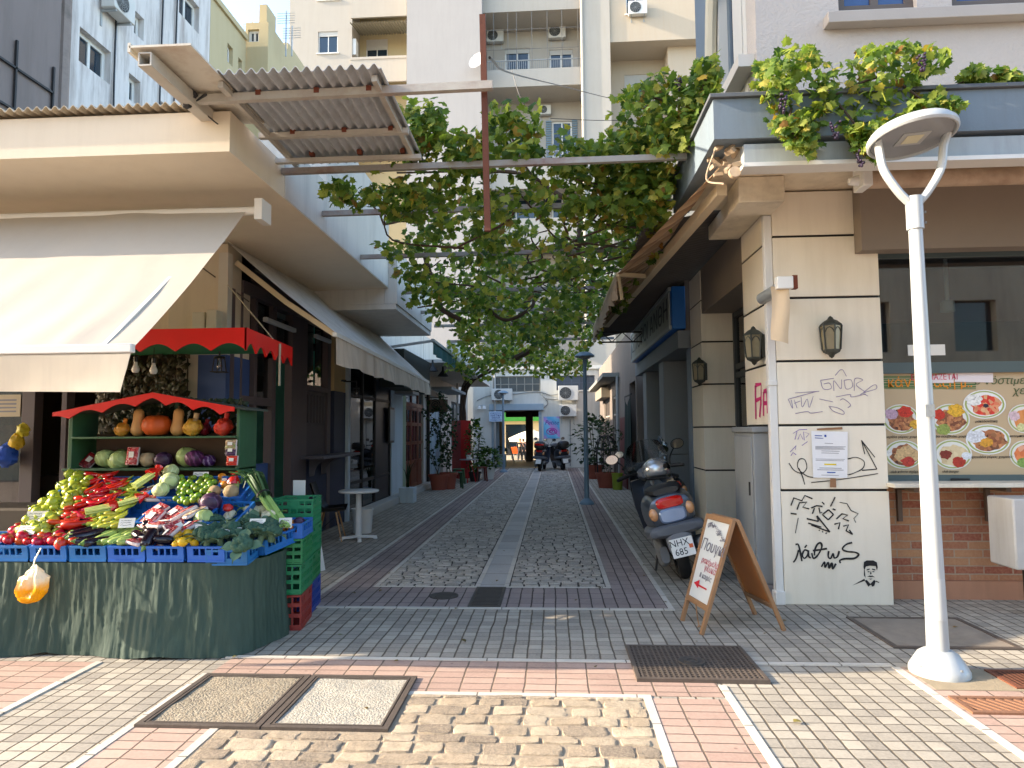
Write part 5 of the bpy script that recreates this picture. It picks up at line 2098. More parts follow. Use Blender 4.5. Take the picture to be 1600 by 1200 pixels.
def net_bag(px, z, cols, nm, label, r=.07, s=1.0, Y=CAB_Y - .03, cat='net bag', top='#c87a20'):
    t = thing('net_bag', label, cat, group='netted bags on the upper shelf')
    mb = MB()
    mb.ball((0, 0, r * .9), r, 16, 12, .95, wob=.22, wf=2)
    mb.build('contents', cells(nm, cols, 26, .4, 1.0), t)
    mb = MB()
    mb.tube([(.01, 0, r * 1.45), (.02, .01, r * 1.9), (.03, .01, r * 2.5)], [r * .55, r * .25, r * .3], 10)
    mb.build('bag_neck', M(nm + '_net', top, .6, .2, 20, .5), t)
    return on_shelf(t, px, z, label, None, Y, s=s)


net_bag(192, 1.577, ['#c98a2c', '#d9a040', '#b8741c'], 'small_potatoes', 'netted bag of small yellow potatoes left of a squash', .075, .9)
net_bag(302, 1.577, ['#d0a03a', '#d9a840', '#b8801c'], 'yellow_onions', 'paper cone bag of yellow potatoes right of a squash', .085, top='#b9a078')
net_bag(320, 1.577, ['#6a1020', '#8e1828', '#400a14'], 'red_onions', 'dark red netted onions at the back of the upper shelf', .07, .9, CAB_Y + .08, top='#8e1828')
net_bag(350, 1.577, ['#c8301c', '#d9503a', '#b0200f'], 'red_onion_net', 'bright red net of onions at the right of the upper shelf', .085, top='#c8261c')

# dark foliage behind the upper shelf
rr = random.Random(15)
t = thing('ivy', 'dark green ivy behind the pumpkins on the upper shelf', 'ivy', (-3.5, 6.5, 1.6))
mb = MB()
for i in range(700):
    p = Vector((rr.uniform(xa + .2, xb - .15), rr.uniform(6.44, 6.56), rr.uniform(1.6, 1.95)))
    add_leaf(mb, p, Vector((rr.gauss(0, .6), -.3, -1)), Vector((rr.gauss(0, .5), -1, .4)), rr.uniform(.04, .07), 3)
mb.build('foliage', leafmat('dark_ivy_leaves', [(0, hexc('#1d2417')), (.6, hexc('#2a331f')), (.9, hexc('#3a3a28')), (1, hexc('#6f6a55'))], .1), t, world=True, smooth=0, recalc=False)
# packs hanging by the right post
for px, py, nm, cols, lb in ((362, 695, 'mushroom_pack', ['#9a7a5c', '#b89a7a', '#6f8f4a'], 'upright pack of brown mushrooms hung at the shelf post'),
                             (362, 705, 'plum_pack', ['#2a1836', '#3a2448', '#4a3058'], 'pack of dark plums hung at the shelf post'),
                             (364, 720, 'tomato_pack', ['#c8200f', '#d9402a', '#a8180c'], 'bright red tomato pack hung below the plums')):
    o = pr_tray(nm, cols, 'fruit_pack', 'fruit pack', 40)
    p = aty(px, py, 6.0)
    o.location, o.rotation_euler, o.scale = p, (R(80), 0, 0), (.75, .45, .75)
    o['label'] = lb
    o['group'] = 'packs hung at the shelf post'

# leeks
t = thing('leek_bundle', 'tall bundle of leeks tied in the middle leaning at the stall end', 'leeks', aty(432, 818, 5.42))
mb = MB()
rr = random.Random(8)
base = Vector((.08, -.05, -.02))
tie = aty(412, 775, 5.55) - aty(432, 818, 5.42)
topp = aty(395, 742, 5.75) - aty(432, 818, 5.42)
for k in range(16):
    a = rr.uniform(0, 6.28)
    q = rr.uniform(.2, 1)
    off = Vector((math.cos(a), math.sin(a), 0)) * q
    mb.tube(spline([base + off * .06, tie * .5 + base * .5 + off * .055, tie + off * .05], 4), [.013] * 8 + [.013], 7)
mb.build('stems', M('leek_stem', '#8fae5c', .5, .25, 8, .1), t)
mb = MB()
for k in range(46):
    a = rr.uniform(0, 6.28)
    off = Vector((math.cos(a), math.sin(a), rr.uniform(-.3, .3))) * rr.uniform(.2, 1)
    p0, p1, p2 = tie + off * .05, topp + off * .085, topp + off * .1 + Vector((-.04 + rr.gauss(0, .03), rr.gauss(0, .03), rr.uniform(-.12, .05)))
    S = spline([p0, p1, p2], 5)
    sd = (p1 - p0).cross(Vector((rr.gauss(0, 1), -1, 0))).normalized()
    L = [mb.bm.verts.new(p + sd * .016 * (1 - .7 * i / len(S))) for i, p in enumerate(S)]
    Q = [mb.bm.verts.new(p - sd * .016 * (1 - .7 * i / len(S))) for i, p in enumerate(S)]
    for i in range(len(S) - 1):
        mb.face((L[i], Q[i], Q[i + 1], L[i + 1]))
mb.build('leaves', leafmat('leek_leaf', [(0, hexc('#2f5238')), (.6, hexc('#4a7048')), (1, hexc('#6b8a58'))], .2), t, smooth=60, recalc=False)
mb = MB()
d = (topp - base).normalized()
m = Matrix.Translation(tie) @ d.to_track_quat('Z', 'Y').to_matrix().to_4x4()
mb.lathe([(.064, -.01), (.067, 0), (.064, .01), (.06, 0), (.064, -.01)], 18, m)
mb.build('tie', BLACK, t)

# ---- crates stacked beside the stall
GL = 'crates stacked beside the stall'
cw, cl = .34, .42
zc = 0.0
crate('redc', (-2.26, 5.69, 0), (0, 0, .15), 'red brown crate at the foot of the front stack', GL, cw, cl, .28, PLR, True)
crate('greenc', (-2.26, 5.69, .285), (0, 0, .13), 'green crate right above the red one in the front stack', GL, cw, cl, .24, PLG, True)
crate('greenc', (-2.26, 5.69, .53), (0, 0, .16), 'green crate second above the red one, under the orange box', GL, cw, cl, .20, PLG, True)
crate('blue', (-2.26, 5.69, .735), (0, 0, .15), 'blue crate of oranges topping the front stack', GL, .34, .42, .12, PLB)
crate('dblue', (-2.35, 6.17, 0), (0, 0, .14), 'dark blue crate at the foot of the rear stack', GL, cw, cl, .27, PLD, True)
crate('greenc', (-2.35, 6.17, .275), (0, 0, .16), 'green crate on the dark blue one of the rear stack', GL, cw, cl, .24, PLG, True)
crate('greenc', (-2.35, 6.17, .52), (0, 0, .13), 'green crate third from the ground of the rear stack', GL, cw, cl, .24, PLG, True)
crate('greenc', (-2.35, 6.17, .765), (0, 0, .16), 'empty green crate on top of the rear stack', GL, cw, cl, .24, PLG, True)
crate('redc', (-2.75, 6.6, .45), (0, 0, .2), 'dark red crate behind the leeks', GL, cw, cl, .28, PLR, True)
crate('greenc', (-2.75, 6.6, .74), (0, 0, .1), 'green crate on the dark red one behind the leeks', GL, cw, cl, .20, PLG, True)
crate('dblue', (-2.75, 6.62, .17), (0, 0, .1), 'blue crate low behind the leeks', GL, cw, cl, .27, PLD, True)
mb = MB().box(-3.1, -2.4, 6.42, 6.85, 0, .165)
single(mb, 'low_pallet', M('pallet_wood', '#5d4c3a', .9, .2), 'low wooden pallet behind the stacked crates', 'pallet')
OR = pr_round('orange', 'orange', '#d9881c', 'orange_skin', .036, .95, .4, .03, .12, .2)
rg = random.Random(31)
for i, (dx, dy) in enumerate([(-.1, -.15), (-.02, -.14), (.07, -.15), (.13, -.1), (-.06, -.06), (.03, -.05), (.11, 0), (-.12, .02), (.04, .06)]):
    o = OR if i == 0 else dup(OR)
    o.location = (-2.26 + dx, 5.69 + dy, .79)
    o.rotation_euler = (rg.uniform(0, 3), rg.uniform(0, 3), 0)
    tag(o, 'orange in the blue crate that tops the front stack', 'orange', 'oranges in the end crate')
o = dup(RC, (-2.17, 5.75, .8), label='small purple cabbage in the orange crate at the stall end')
o.scale = (.6, .6, .6)
# white boards by the crates
mb = MB()
mb.box(-.09, .09, -.004, .004, 0, .36)
o = mb.build('white_board', CARD, None)
o.location, o.rotation_euler = atz(500, 893), (R(-12), 0, R(70))
tag(o, 'white board leaning against the rear crate stack', 'board')
t = thing('price_board', 'white card standing on the green crates behind the leeks', 'price card', (-2.45, 6.45, .98))
MB().box(-.06, .06, -.003, .003, 0, .16).build('card', CARD, t)


# ================================================================== LEFT SIDE: THE SHOPS FURTHER UP THE ALLEY
X2 = -3.72
E2 = wm('E', X2)


def y2(px):
    return ly(px, X2)


def z2(px, py):
    return lz(px, py, X2)


b2 = thing('cafe_building', 'white shop house with black glazed front and marble step on the left of the alley', 'building', (-5, 14, 0))
PALEB = M('pale_blue_render', '#b9c4c9', .85, .06, 1, .15, 50, dirt=.2)
SAGE = M('sage_green_paint', '#8d9d80', .7, .1, 2, .1)
mb = MB()
mb.box(-4.6, -2.42, 10.305, 13.3, 3.5, 3.58)
mb.box(-2.6, -2.40, 10.305, 13.3, 3.583, 4.45)
mb.box(-4.6, -2.603, 10.305, 10.45, 3.583, 4.44)
mb.build('canopy', WHITEW, b2, world=True, smooth=0)
mb = MB()
mb.box(-6, X2 - .003, 12.06, 19.3, 3.1, 4.6)
mb.build('upper_wall', WHITEW, b2, world=True, smooth=0)
for q in ((12.06, 12.2), (y2(611), y2(628))):
    MB().box(*q, -.025, .3, 0, 3.09, E2).build('white_pilaster', PALEB, b2, world=True, bevel=.005)
MB().box(y2(628) + .004, y2(634), -.01, .25, 0, 3.09, E2).build('sage_strip', SAGE, b2, world=True)
mb = MB()
ya, yb_ = 12.204, y2(611) - .004
for u in (ya, lerp(ya, yb_, .28), y2(587), yb_ - .06):
    mb.box(u, u + .06, .0, .07, .1, 3.08, E2)
for v in (.1, .62, 2.25, 3.02):
    mb.box(ya + .06, yb_ - .06, .012, .06, v, v + .06, E2)
mb.build('black_frame', BLACKIRON, b2, world=True, smooth=0)
MB().box(ya + .06, y2(587), .03, .04, .16, 3.02, E2).build('glazing', PANE, b2, world=True)
MB().box(y2(587) + .06, yb_ - .06, .03, .06, .16, 3.02, E2).build('black_door', M('black_door', '#14151a', .35, .1), b2, world=True)
mb = MB()
mb.box(-6.5, -6.4, 12, 16, 0, 3.2)
mb.box(-6.4, X2 - .3, 12.0, 12.05, 0, 3.2)
mb.box(-6.4, X2 - .3, 16, 16.05, 0, 3.2)
mb.box(-6.4, X2 - .3, 12, 16, 3.0, 3.05)
mb.build('interior', M('cafe_interior', '#5f6a6a', .8, .2, 1), b2, world=True, smooth=0)
mb = MB()
mb.beam((-3.9, 12.6, .9), (-3.9, 14.0, .9), .3, .04)
mb.beam((-3.9, 12.8, 0), (-3.9, 12.8, .88), .05, .05)
mb.build('window_counter', M('counter_wood', '#7a5e44', .6, .2), b2, world=True)
MB().box(X2 + .001, X2 + .26, 12.3, y2(628), 0, .15).build('marble_step', M('marble', '#b7b2a8', .5, .12, 3, .1), b2, world=True, bevel=.01)
mb = MB()
mb.box(15.0, 15.45, -.07, -.031, 1.35, 2.15, E2)
mb.build('menu_frame', BLACK, b2, world=True)
MB().box(15.05, 15.4, -.074, -.071, 1.4, 2.1, E2).build('menu_sheet', M('grey_sheet', '#7d8a8c', .4, .1), b2, world=True)
# brown doors
WOOD = M('varnished_brown_wood', '#6f331b', .4, .25, 5, .15, 40)
ya, yb_ = y2(634) + .004, y2(665)
for i in range(3):
    u0, u1 = lerp(ya, yb_, i / 3), lerp(ya, yb_, (i + 1) / 3)
    mb = MB()
    f = .09
    mb.box(u0 + .01, u0 + f, .04, .1, .12, 2.25, E2)
    mb.box(u1 - f, u1 - .01, .04, .1, .12, 2.25, E2)
    for v in (.12, .75, 1.25, 1.75, 2.16):
        mb.box(u0 + f, u1 - f, .045, .095, v, v + .09, E2)
    mb.box(u0 + f, u1 - f, .06, .08, .2, .76, E2)
    mb.box((u0 + u1) / 2 - .02, (u0 + u1) / 2 + .02, .05, .09, .84, 2.16, E2)
    d = mb.build('door', WOOD, b2, world=True, bevel=.004)
    MB().box(u0 + f, u1 - f, .068, .074, .84, 2.16, E2).build('pane', DARKGLASS, d, world=True)
mb = MB()
mb.box(ya, yb_, .02, .12, 2.255, 2.36, E2)
for i in range(4):
    u = lerp(ya, yb_ - .07, i / 3)
    mb.box(u, u + .07, .03, .11, 2.361, 3.0, E2)
mb.build('transom', WOOD, b2, world=True)
MB().box(ya, yb_, .06, .07, 2.36, 3.09, E2).build('transom_pane', DARKGLASS, b2, world=True)
MB().box(X2 + .001, X2 + .22, ya - .1, yb_ + .3, 0, .14).build('step', M('marble'), b2, world=True, bevel=.01)
mb = MB()
mb.tube(spline([(-3.5, 10.4, 3.45), (-3.48, 10.5, 3.2), (-3.5, 12.5, 3.46), (-3.52, 13.2, 3.1)], 6), .012, 5)
mb.tube([(X2 + .06, y2(666), 0), (X2 + .06, y2(666), 3.1)], .05, 8)
mb.build('cable_and_pipe', BLACK, b2, world=True)

b3 = thing('old_shop_building', 'old white shop house with pale blue door behind the climbing plants', 'building', (-5, 24, 0))
mb = wall_mb(E2, 19.32, 29.45, 0, 4.4, [(20.2, 22.4, .1, 2.7), (24.6, 27.6, .9, 2.7)], .25)
mb.build('wall', WHITEW, b3, world=True, smooth=0)
mb = MB()
mb.box(-4.4, -2.42, 16.6, 26, 3.3, 3.38)
mb.box(-2.62, -2.40, 16.6, 22.0, 3.383, 3.85)
mb.build('canopy', WHITEW, b3, world=True, smooth=0)
window(b3, E2, 20.2, 22.4, .1, 2.7, cols=3, rows=3, fw=.08, inset=.05, fmat=M('pale_blue_wood', '#a9bcc6', .6, .1), pmat=M('pale_curtain', '#9fb0b8', .5, .1), name='door')
window(b3, E2, 24.6, 27.6, .9, 2.7, cols=3, rows=2, fw=.07, inset=.05, fmat=BLACKIRON, pmat=M('dark_pane', '#171a1d', .2, .1))
MB().box(-3.55, -2.95, 19.6, 22.8, 2.82, 2.9).build('door_hood', M('grey_slab', '#8f9292', .8, .1), b3, world=True)
mb = MB()
mb.tube([(-2.52, 29.3, 0), (-2.52, 29.3, 4.2)], .05, 8)
mb.tube([(-3.4, 24.0, 0), (-3.4, 24.0, 3.3)], .04, 8)
mb.build('drainpipe', M('pipe_grey', '#9a9a96', .6, .1), b3, world=True)

t = thing('awning', 'narrow teal awning folded under the left shop canopy', 'awning', (-2.5, 15.5, 3.2))
mb = MB()
mb.grid(lambda u, v: (-2.42 + .03 * math.sin(u * 30) * v, lerp(13.6, 17.2, u), lerp(3.42, 3.16, v)), 30, 3, (-.004, 0, 0))
mb.build('valance', M('teal_cloth', '#12504e', .8, .15, 4, .2, dirt=.2), t, world=True)
mb = MB()
mb.beam((-2.42, 13.5, 3.44), (-2.42, 17.3, 3.44), .06, .06)
mb.beam((-3.5, 13.6, 3.3), (-2.42, 13.6, 3.44), .04, .05)
mb.beam((-3.5, 17.2, 3.3), (-2.42, 17.2, 3.44), .04, .05)
mb.build('bar', STEEL, t, world=True)
mb = MB()
mb.box(-3.5, -3.0, 13.5, 16.4, 2.5, 3.28)
single(mb, 'dark_storage_box', M('dark_green_box', '#26302a', .7, .2), 'dark green shutter box over the brown doors', 'box')
mb = MB()
mb.box(-3.45, -3.05, 14.6, 15.3, 2.42, 2.49)
single(mb, 'grey_box', M('grey_metal_box', '#7d858c', .5, .1), 'small pale grey box under the dark shutter box', 'box')
for i, (px, py, Y, k) in enumerate(((692, 588, 17.6, 'lower one by the spiral sign'), (676, 580, 16.6, 'upper one'))):
    p = aty(px, py, Y)
    t = thing('pendant_lamp', 'black bell pendant lamp over the shop front, ' + k, 'pendant lamp', p, group='pendant lamps over the left shops')
    mb = MB()
    mb.lathe([(.02, .28), (.03, .16), (.07, .1), (.15, 0), (.14, 0), (.06, .09), (0, .12)], 16)
    mb.build('shade', BLACKIRON, t)
    MB().tube([(0, 0, .26), (0, 0, 3.29 - p.z)], .008, 5).build('cord', BLACK, t)

# hanging wooden sign with a spiral
t = thing('hanging_sign', 'wooden hanging sign with a dark spiral on the left wall', 'sign', aty(685, 634, 18.6))
w_, h_ = .52, .34
MB().box(-w_ / 2, w_ / 2, -.02, .02, -h_ / 2, h_ / 2).build('board', M('sign_wood', '#6d5a48', .7, .2, 4, .2), t, bevel=.004)
mb = MB()
S = []
for k in range(46):
    a = k * .33
    r = .02 + .0066 * k * .42
    S.append((-.08 + r * math.cos(a), -.022, .03 + r * math.sin(a)))
mb.ribbon(S, .026, (0, -1, 0))
mb.build('spiral', INK, t, smooth=0, recalc=False)
mb = MB()
mb.ribbon([(-.2, -.022, -.12), (.2, -.022, -.12)], .02, (0, -1, 0))
mb.build('underline', INK, t, smooth=0, recalc=False)
mb = MB()
mb.tube([(-w_ / 2 - .12, 0, h_ / 2 + .06), (w_ / 2, 0, h_ / 2 + .06)], .012, 6)
for x in (-.2, .2):
    mb.tube([(x, 0, h_ / 2), (x, 0, h_ / 2 + .06)], .006, 5)
mb.build('bracket', BLACKIRON, t)

# red folding screen
t = thing('folding_screen', 'bright red wooden folding screen standing by the vine trunk', 'folding screen', (-2.95, 22.2, 0))
REDS = M('red_gloss_paint', '#a3100e', .4, .15, 4, .1, coat=.2)
P0 = [(-3.38, 22.5), (-3.02, 22.05), (-2.72, 22.35)]
for (a, b) in zip(P0, P0[1:]):
    a, b = Vector((*a, 0)), Vector((*b, 0))
    d = (b - a).normalized()
    L = (b - a).length
    n = Vector((d.y, -d.x, 0))
    m = Matrix((d, -n, Vector((0, 0, 1)))).transposed().to_4x4()
    m.translation = a
    mb = MB()
    mb.box(.004, .05, 0, .03, .05, 1.95, m)
    mb.box(L - .05, L - .004, 0, .03, .05, 1.95, m)
    for z in (.05, .55, 1.45, 1.9):
        mb.box(.05, L - .05, .001, .029, z, z + .05, m)
    mb.box(.05, L - .05, .01, .02, .1, 1.9, m)
    for k in range(18):
        z = .62 + k * .045
        mb.box(.05, L - .05, .004, .012, z, z + .025, m)
    mb.build('panel', REDS, t, world=True, smooth=0)

# ------------------------------------------------------------------ furniture and plants along the left wall
p = atz(560, 843)
t = thing('bistro_table', 'round white pedestal table outside the blue shop wall', 'table', (p.x, p.y, 0))
mb = MB()
mb.lathe([(0, .70), (.29, .70), (.3, .71), (.3, .725), (.29, .732), (0, .732)], 36)
mb.build('tabletop', WHITEP, t)
MB().tube([(0, 0, .05), (0, 0, .7)], [.05, .04], 14).build('pedestal', WHITEP, t)
mb = MB()
for k in range(4):
    a = R(20) + k * math.pi / 2
    mb.beam((0, 0, .05), (.27 * math.cos(a), .27 * math.sin(a), .03), .05, .035)
    mb.box(.25 * math.cos(a) - .025, .25 * math.cos(a) + .025, .25 * math.sin(a) - .025, .25 * math.sin(a) + .025, 0, .02)
mb.build('foot', WHITEP, t)

t = thing('shell_chair', 'black plastic shell chair with pale wooden legs at the white table', 'chair', (-3.34, 10.05, 0), R(-80))


def shell(u, v):
    # v: 0 front edge of the seat .. 1 top of the back;  u across
    x = (u - .5) * 2
    if v < .5:
        y, z = lerp(.22, -.14, v / .5), .44 - .02 * math.sin(v * 3)
    else:
        q = (v - .5) / .5
        y, z = -.14 - .12 * q - .05 * math.sin(q * 1.5), .44 + .40 * q ** 1.1
    w = .23 - .05 * max(0, v - .6) - .02 * (1 - v)
    return (x * w, y + .06 * x * x * (1 if v > .4 else .2), z + .07 * x * x * (1 if v < .7 else .3))


MB().grid(shell, 12, 18, (0, 0, -.008)).build('seat_shell', BLACK, t)
LEGW = M('pale_leg_wood', '#b0885c', .5, .15)
for sx in (-1, 1):
    for sy in (-1, 1):
        MB().tube([(.12 * sx, .1 * sy, .42), (.22 * sx, .2 * sy, 0)], [.016, .01], 8).build('leg', LEGW, t)
mb = MB()
for sx in (-1, 1):
    mb.tube([(.13 * sx, .12, .38), (-.2 * sx, -.17, .12)], .005, 5)
mb.build('wire_brace', BLACKIRON, t)


def bucket(px, py, label, r, h, mat, Yd=0.0, name='bucket'):
    p = atz(px, py)
    mb = MB()
    mb.lathe([(0, 0), (r * .85, 0), (r, h), (r * 1.05, h), (r * 1.05, h + .02), (r * .96, h + .02), (r * .94, h - .05), (0, h - .05)], 24)
    o = mb.build(name, mat)
    o.location = (p.x, p.y + Yd, 0)
    return tag(o, label, 'bucket' if name == 'bucket' else 'pot')


bucket(566, 832, 'white plastic bucket behind the white pedestal table', .17, .36, WHITEP)
TERRA = M('terracotta', '#8f4a38', .8, .2, 5, .2)
LEAFG = leafmat('shrub_leaf', [(0, hexc('#25401f')), (.5, hexc('#3c6329')), (.85, hexc('#5c7f33')), (1, hexc('#8a9a45'))], .3)
LEAFD = leafmat('dark_shrub_leaf', [(0, hexc('#16281a')), (.6, hexc('#27422a')), (1, hexc('#466036'))], .25)


def plant(px, py, label, h, r, pot='round', potr=.2, poth=.32, pmat=TERRA, n=260, lsize=.07, kind='bush', leaf=LEAFG, name='potted_plant', seed=1, shape=3):
    p = atz(px, py)
    t = thing(name, label, 'potted plant', (p.x, p.y, 0))
    rg = random.Random(seed)
    mb = MB()
    if pot == 'round':
        mb.lathe([(0, 0), (potr * .72, 0), (potr * .95, poth * .85), (potr * 1.06, poth * .85), (potr * 1.08, poth), (potr * .95, poth), (potr * .92, poth - .04), (0, poth - .05)], 24)
    else:
        mb.box(-potr, potr, -potr, potr, 0, poth)
    mb.build('pot', pmat, t, bevel=0 if pot == 'round' else .01)
    mb, sb = MB(), MB()
    if kind == 'bush':
        for k in range(7):
            a = rg.uniform(0, 6.28)
            q = Vector((math.cos(a) * r * .6, math.sin(a) * r * .6, h * rg.uniform(.6, 1)))
            sb.tube(spline([(0, 0, poth - .06), q * .5 + Vector((0, 0, poth * .5)), q + Vector((0, 0, poth * .3))], 4), .008, 5)
        for k in range(n):
            d = rdir(rg, .2)
            q = Vector((d.x * r, d.y * r, poth + (h - poth) * (.5 + .5 * d.z))) * 1.0
            q = Vector((q.x * rg.uniform(.4, 1.1), q.y * rg.uniform(.4, 1.1), q.z + rg.gauss(0, .05)))
            add_leaf(mb, q, d + Vector((0, 0, -.3)) + rdir(rg) * .6, Vector((0, 0, 1)) + rdir(rg) * .5, lsize * rg.uniform(.7, 1.2), shape)
    elif kind == 'climb':
        for k in range(6):
            a = k * 1.05
            S = spline([(math.cos(a) * .08, math.sin(a) * .08, poth - .06)] + [(rg.gauss(0, r * .8) * (.3 + z / h), rg.gauss(0, r * .5), poth + z) for z in [h * .25, h * .5, h * .75, h * rg.uniform(.75, 1.0)]], 8)
            sb.tube(S, .007, 5)
            for s_ in S[4:]:
                for j in range(max(1, n // 260)):
                    add_leaf(mb, s_ + rdir(rg) * .06, rdir(rg) + Vector((0, 0, -.2)), rdir(rg) + Vector((0, -.5, .6)), lsize * rg.uniform(.7, 1.2), shape)
    elif kind == 'blade':
        for k in range(n):
            a = rg.uniform(0, 6.28)
            S = spline([(0, 0, poth - .05), (math.cos(a) * r * .25, math.sin(a) * r * .25, poth + (h - poth) * .6), (math.cos(a) * r * rg.uniform(.4, 1), math.sin(a) * r, poth + (h - poth) * rg.uniform(.7, 1.05))], 5)
            sd = Vector((-math.sin(a), math.cos(a), 0))
            wd = lsize
            A = [mb.bm.verts.new(q + sd * wd * (1 - i / len(S)) * .5) for i, q in enumerate(S)]
            B = [mb.bm.verts.new(q - sd * wd * (1 - i / len(S)) * .5) for i, q in enumerate(S)]
            for i in range(len(S) - 1):
                mb.face((A[i], B[i], B[i + 1], A[i + 1]))
    if len(sb.bm.verts):
        sb.build('stem', M('plant_stem', '#4a4a2c', .8, .2), t)
    mb.build('foliage', leaf, t, smooth=0, recalc=False)
    return t


plant(637, 785, 'spiky plant in a pale square pot by the brown doors', .95, .28, 'square', .17, .34, PALEB, 9, .07, 'blade', LEAFD, seed=3)
plant(686, 765, 'tall thin climbing plant in a terracotta pot below the spiral sign', 2.3, .32, potr=.28, poth=.42, n=520, lsize=.1, kind='climb', leaf=LEAFD, seed=4)
plant(701, 764, 'climbing plant in the terracotta pot nearest the green stool', 1.7, .22, potr=.24, poth=.46, n=400, lsize=.09, kind='climb', leaf=LEAFD, seed=5)
plant(763, 749, 'low bushy plant in a white pot at the far left', .95, .42, potr=.24, poth=.42, pmat=WHITEP, n=320, lsize=.12, seed=6)
plant(742, 752, 'tall leafy plant between the red screen and the white pot', 1.9, .3, potr=.2, poth=.3, pmat=M('dark_pot', '#2a2522', .7), n=260, lsize=.12, leaf=LEAFG, seed=7)
# small tables and stools before the red screen
p = atz(733, 754)
t = thing('cafe_table', 'small round table with red legs in front of the red screen', 'table', (p.x, p.y, 0))
MB().lathe([(0, .70), (.3, .70), (.3, .725), (0, .725)], 24).build('tabletop', M('grey_tabletop', '#8f8d8c', .5, .1), t)
for k in range(3):
    a = k * 2.1 + .4
    MB().tube([(.05 * math.cos(a), .05 * math.sin(a), .7), (.22 * math.cos(a), .22 * math.sin(a), 0)], .016, 6).build('leg', REDS, t)
t = thing('flower_pot', 'little plant in a white cube pot on the small round table', 'potted plant', (p.x, p.y, .726))
MB().box(-.07, .07, -.07, .07, 0, .13).build('pot', WHITEP, t, bevel=.006)
mb = MB()
rg = random.Random(9)
for k in range(40):
    d = rdir(rg, .6)
    add_leaf(mb, Vector((0, 0, .16)) + d * .08, d, rdir(rg), .06, 3)
mb.build('foliage', M('cactus_green', '#4f6030', .7, .3), t, smooth=0, recalc=False)
for px, py, c, k in ((713, 763, '#2c4a2e', 'dark green stool in front of the terracotta pots'), (717, 756, '#3f5f3a', 'green stool nearer the red screen'), (752, 752, '#6a2e22', 'brown red stool right of the small table')):
    p = atz(px, py)
    t = thing('wooden_stool', k, 'stool', (p.x, p.y, 0), .3, 'stools along the left wall')
    m_ = M('stool_' + c[1:], c, .6, .2)
    MB().box(-.17, .17, -.17, .17, .43, .46).build('seat', m_, t, bevel=.005)
    for sx in (-1, 1):
        for sy in (-1, 1):
            MB().beam((.13 * sx, .13 * sy, .43), (.16 * sx, .16 * sy, 0), .035, .035).build('leg', m_, t)

# vine trunk at the far left
BARK = M('vine_bark', '#4b3a2c', .9, .3, 12, .6, 40)

# ================================================================== THE END OF THE ALLEY
S29 = wm('S', YE)
ac_unit(S29, fx(785, YE), fz(625, YE), 'air conditioner on the end wall behind the pale lamp post', .9, .5, group='air conditioners on the end wall')
ac_unit(S29, fx(888, YE), fz(626, YE), 'upper air conditioner on the end wall right of the passage', .85, .62, group='air conditioners on the end wall')
ac_unit(S29, fx(887, YE), fz(651, YE), 'lower air conditioner on the end wall right of the passage', .75, .5, group='air conditioners on the end wall')
t = thing('cable_bundle', 'black and white cables looping across the end wall between the air conditioners', 'cable', (0, YE - .05, 3.2))
mb = MB()
for pts in ([(745, 626), (765, 618), (800, 616), (840, 612), (860, 617), (880, 614)], [(845, 612), (852, 622), (876, 624)], [(850, 620), (856, 630), (847, 640)], [(905, 612), (930, 612)]):
    mb.tube(spline([aty(x, y, YE - .04) for x, y in pts], 6), .018, 5)
mb.tube([aty(891, 655, YE - .04), aty(891, 728, YE - .04)], .02, 5)
mb.build('cables', M('grey_cable', '#7f8484', .6, .1), t, world=True)
t = thing('poster', 'blue and pink poster with purple script on the end wall', 'poster', aty(862, 668, YE - .01))
pw, ph = (875 - 850) / 1060 * YE, 34 / 1060 * YE
nt = NT('poster_print')
sp = nt.n('SeparateXYZ')
nt.ln(nt.co(), sp.inputs[0])
f = nt.math('ADD', nt.math('MULTIPLY', sp.outputs[0], .9), nt.math('ADD', sp.outputs[2], nt.math('MULTIPLY', nt.noise(2.5, 3), .9)))
nt.ln(nt.ramp(nt.math('FRACT', nt.math('MULTIPLY', f, 1.3)), [(0, hexc('#4fa8d8')), (.4, hexc('#7fc0e4')), (.6, hexc('#c48ad0')), (1, hexc('#4fa8d8'))]), nt.b.inputs['Base Color'])
MB().box(-pw / 2, pw / 2, -.012, 0, -ph / 2, ph / 2).build('sheet', nt.m, t)
PURP = M('purple_print', '#4a2a8c', .6, .1)
text('Petite', .26, PURP, t, t.location + Vector((0, -.014, ph * .22)), shear=.3)
mb = MB()
for cx, cz, r in ((0, -.17, .17), (.02, -.17, .1), (-.02, -.16, .05)):
    mb.ribbon([(cx + r * 1.3 * math.cos(a * .35), -.0135, cz + r * .8 * math.sin(a * .35)) for a in range(19)], .035, (0, -1, 0))
mb.ribbon([(-.22, -.0135, -.12), (-.1, -.0135, -.16), (.05, -.0135, -.1), (.24, -.0135, -.3)], .03, (0, -1, 0))
mb.build('flower_print', M('magenta_print', '#a42a9c', .6, .1), t, smooth=0, recalc=False)
t = thing('hanging_sign', 'white sign with blue Greek lettering left of the passage door', 'sign', aty(775, 651, YE - .25))
sw, shh = 22 / 1060 * YE, 16 / 1060 * YE
MB().box(-sw / 2, sw / 2, -.03, .03, -shh / 2, shh / 2).build('panel', M('sign_white_blue', '#b6cbe0', .5, .05), t, bevel=.02)
BLUEINK = M('blue_sign_ink', '#1f2f7a', .6, .1)
for i, (s_, sz) in enumerate((('ΔΙΑΚΟΣΜΗΣΗ', .075), ('ΧΑΡΤΙΚΑ', .115), ('ΒΙΒΛΙΑ', .115), ('ΓΡΑΦΙΚΗ ΥΛΗ', .07))):
    text(s_, sz, BLUEINK, t, t.location + Vector((0, -.032, .15 - .1 * i)))
mb = MB()
mb.tube([(0, .03, shh / 2 - .03), (0, .24, shh / 2 - .03)], .015, 5)
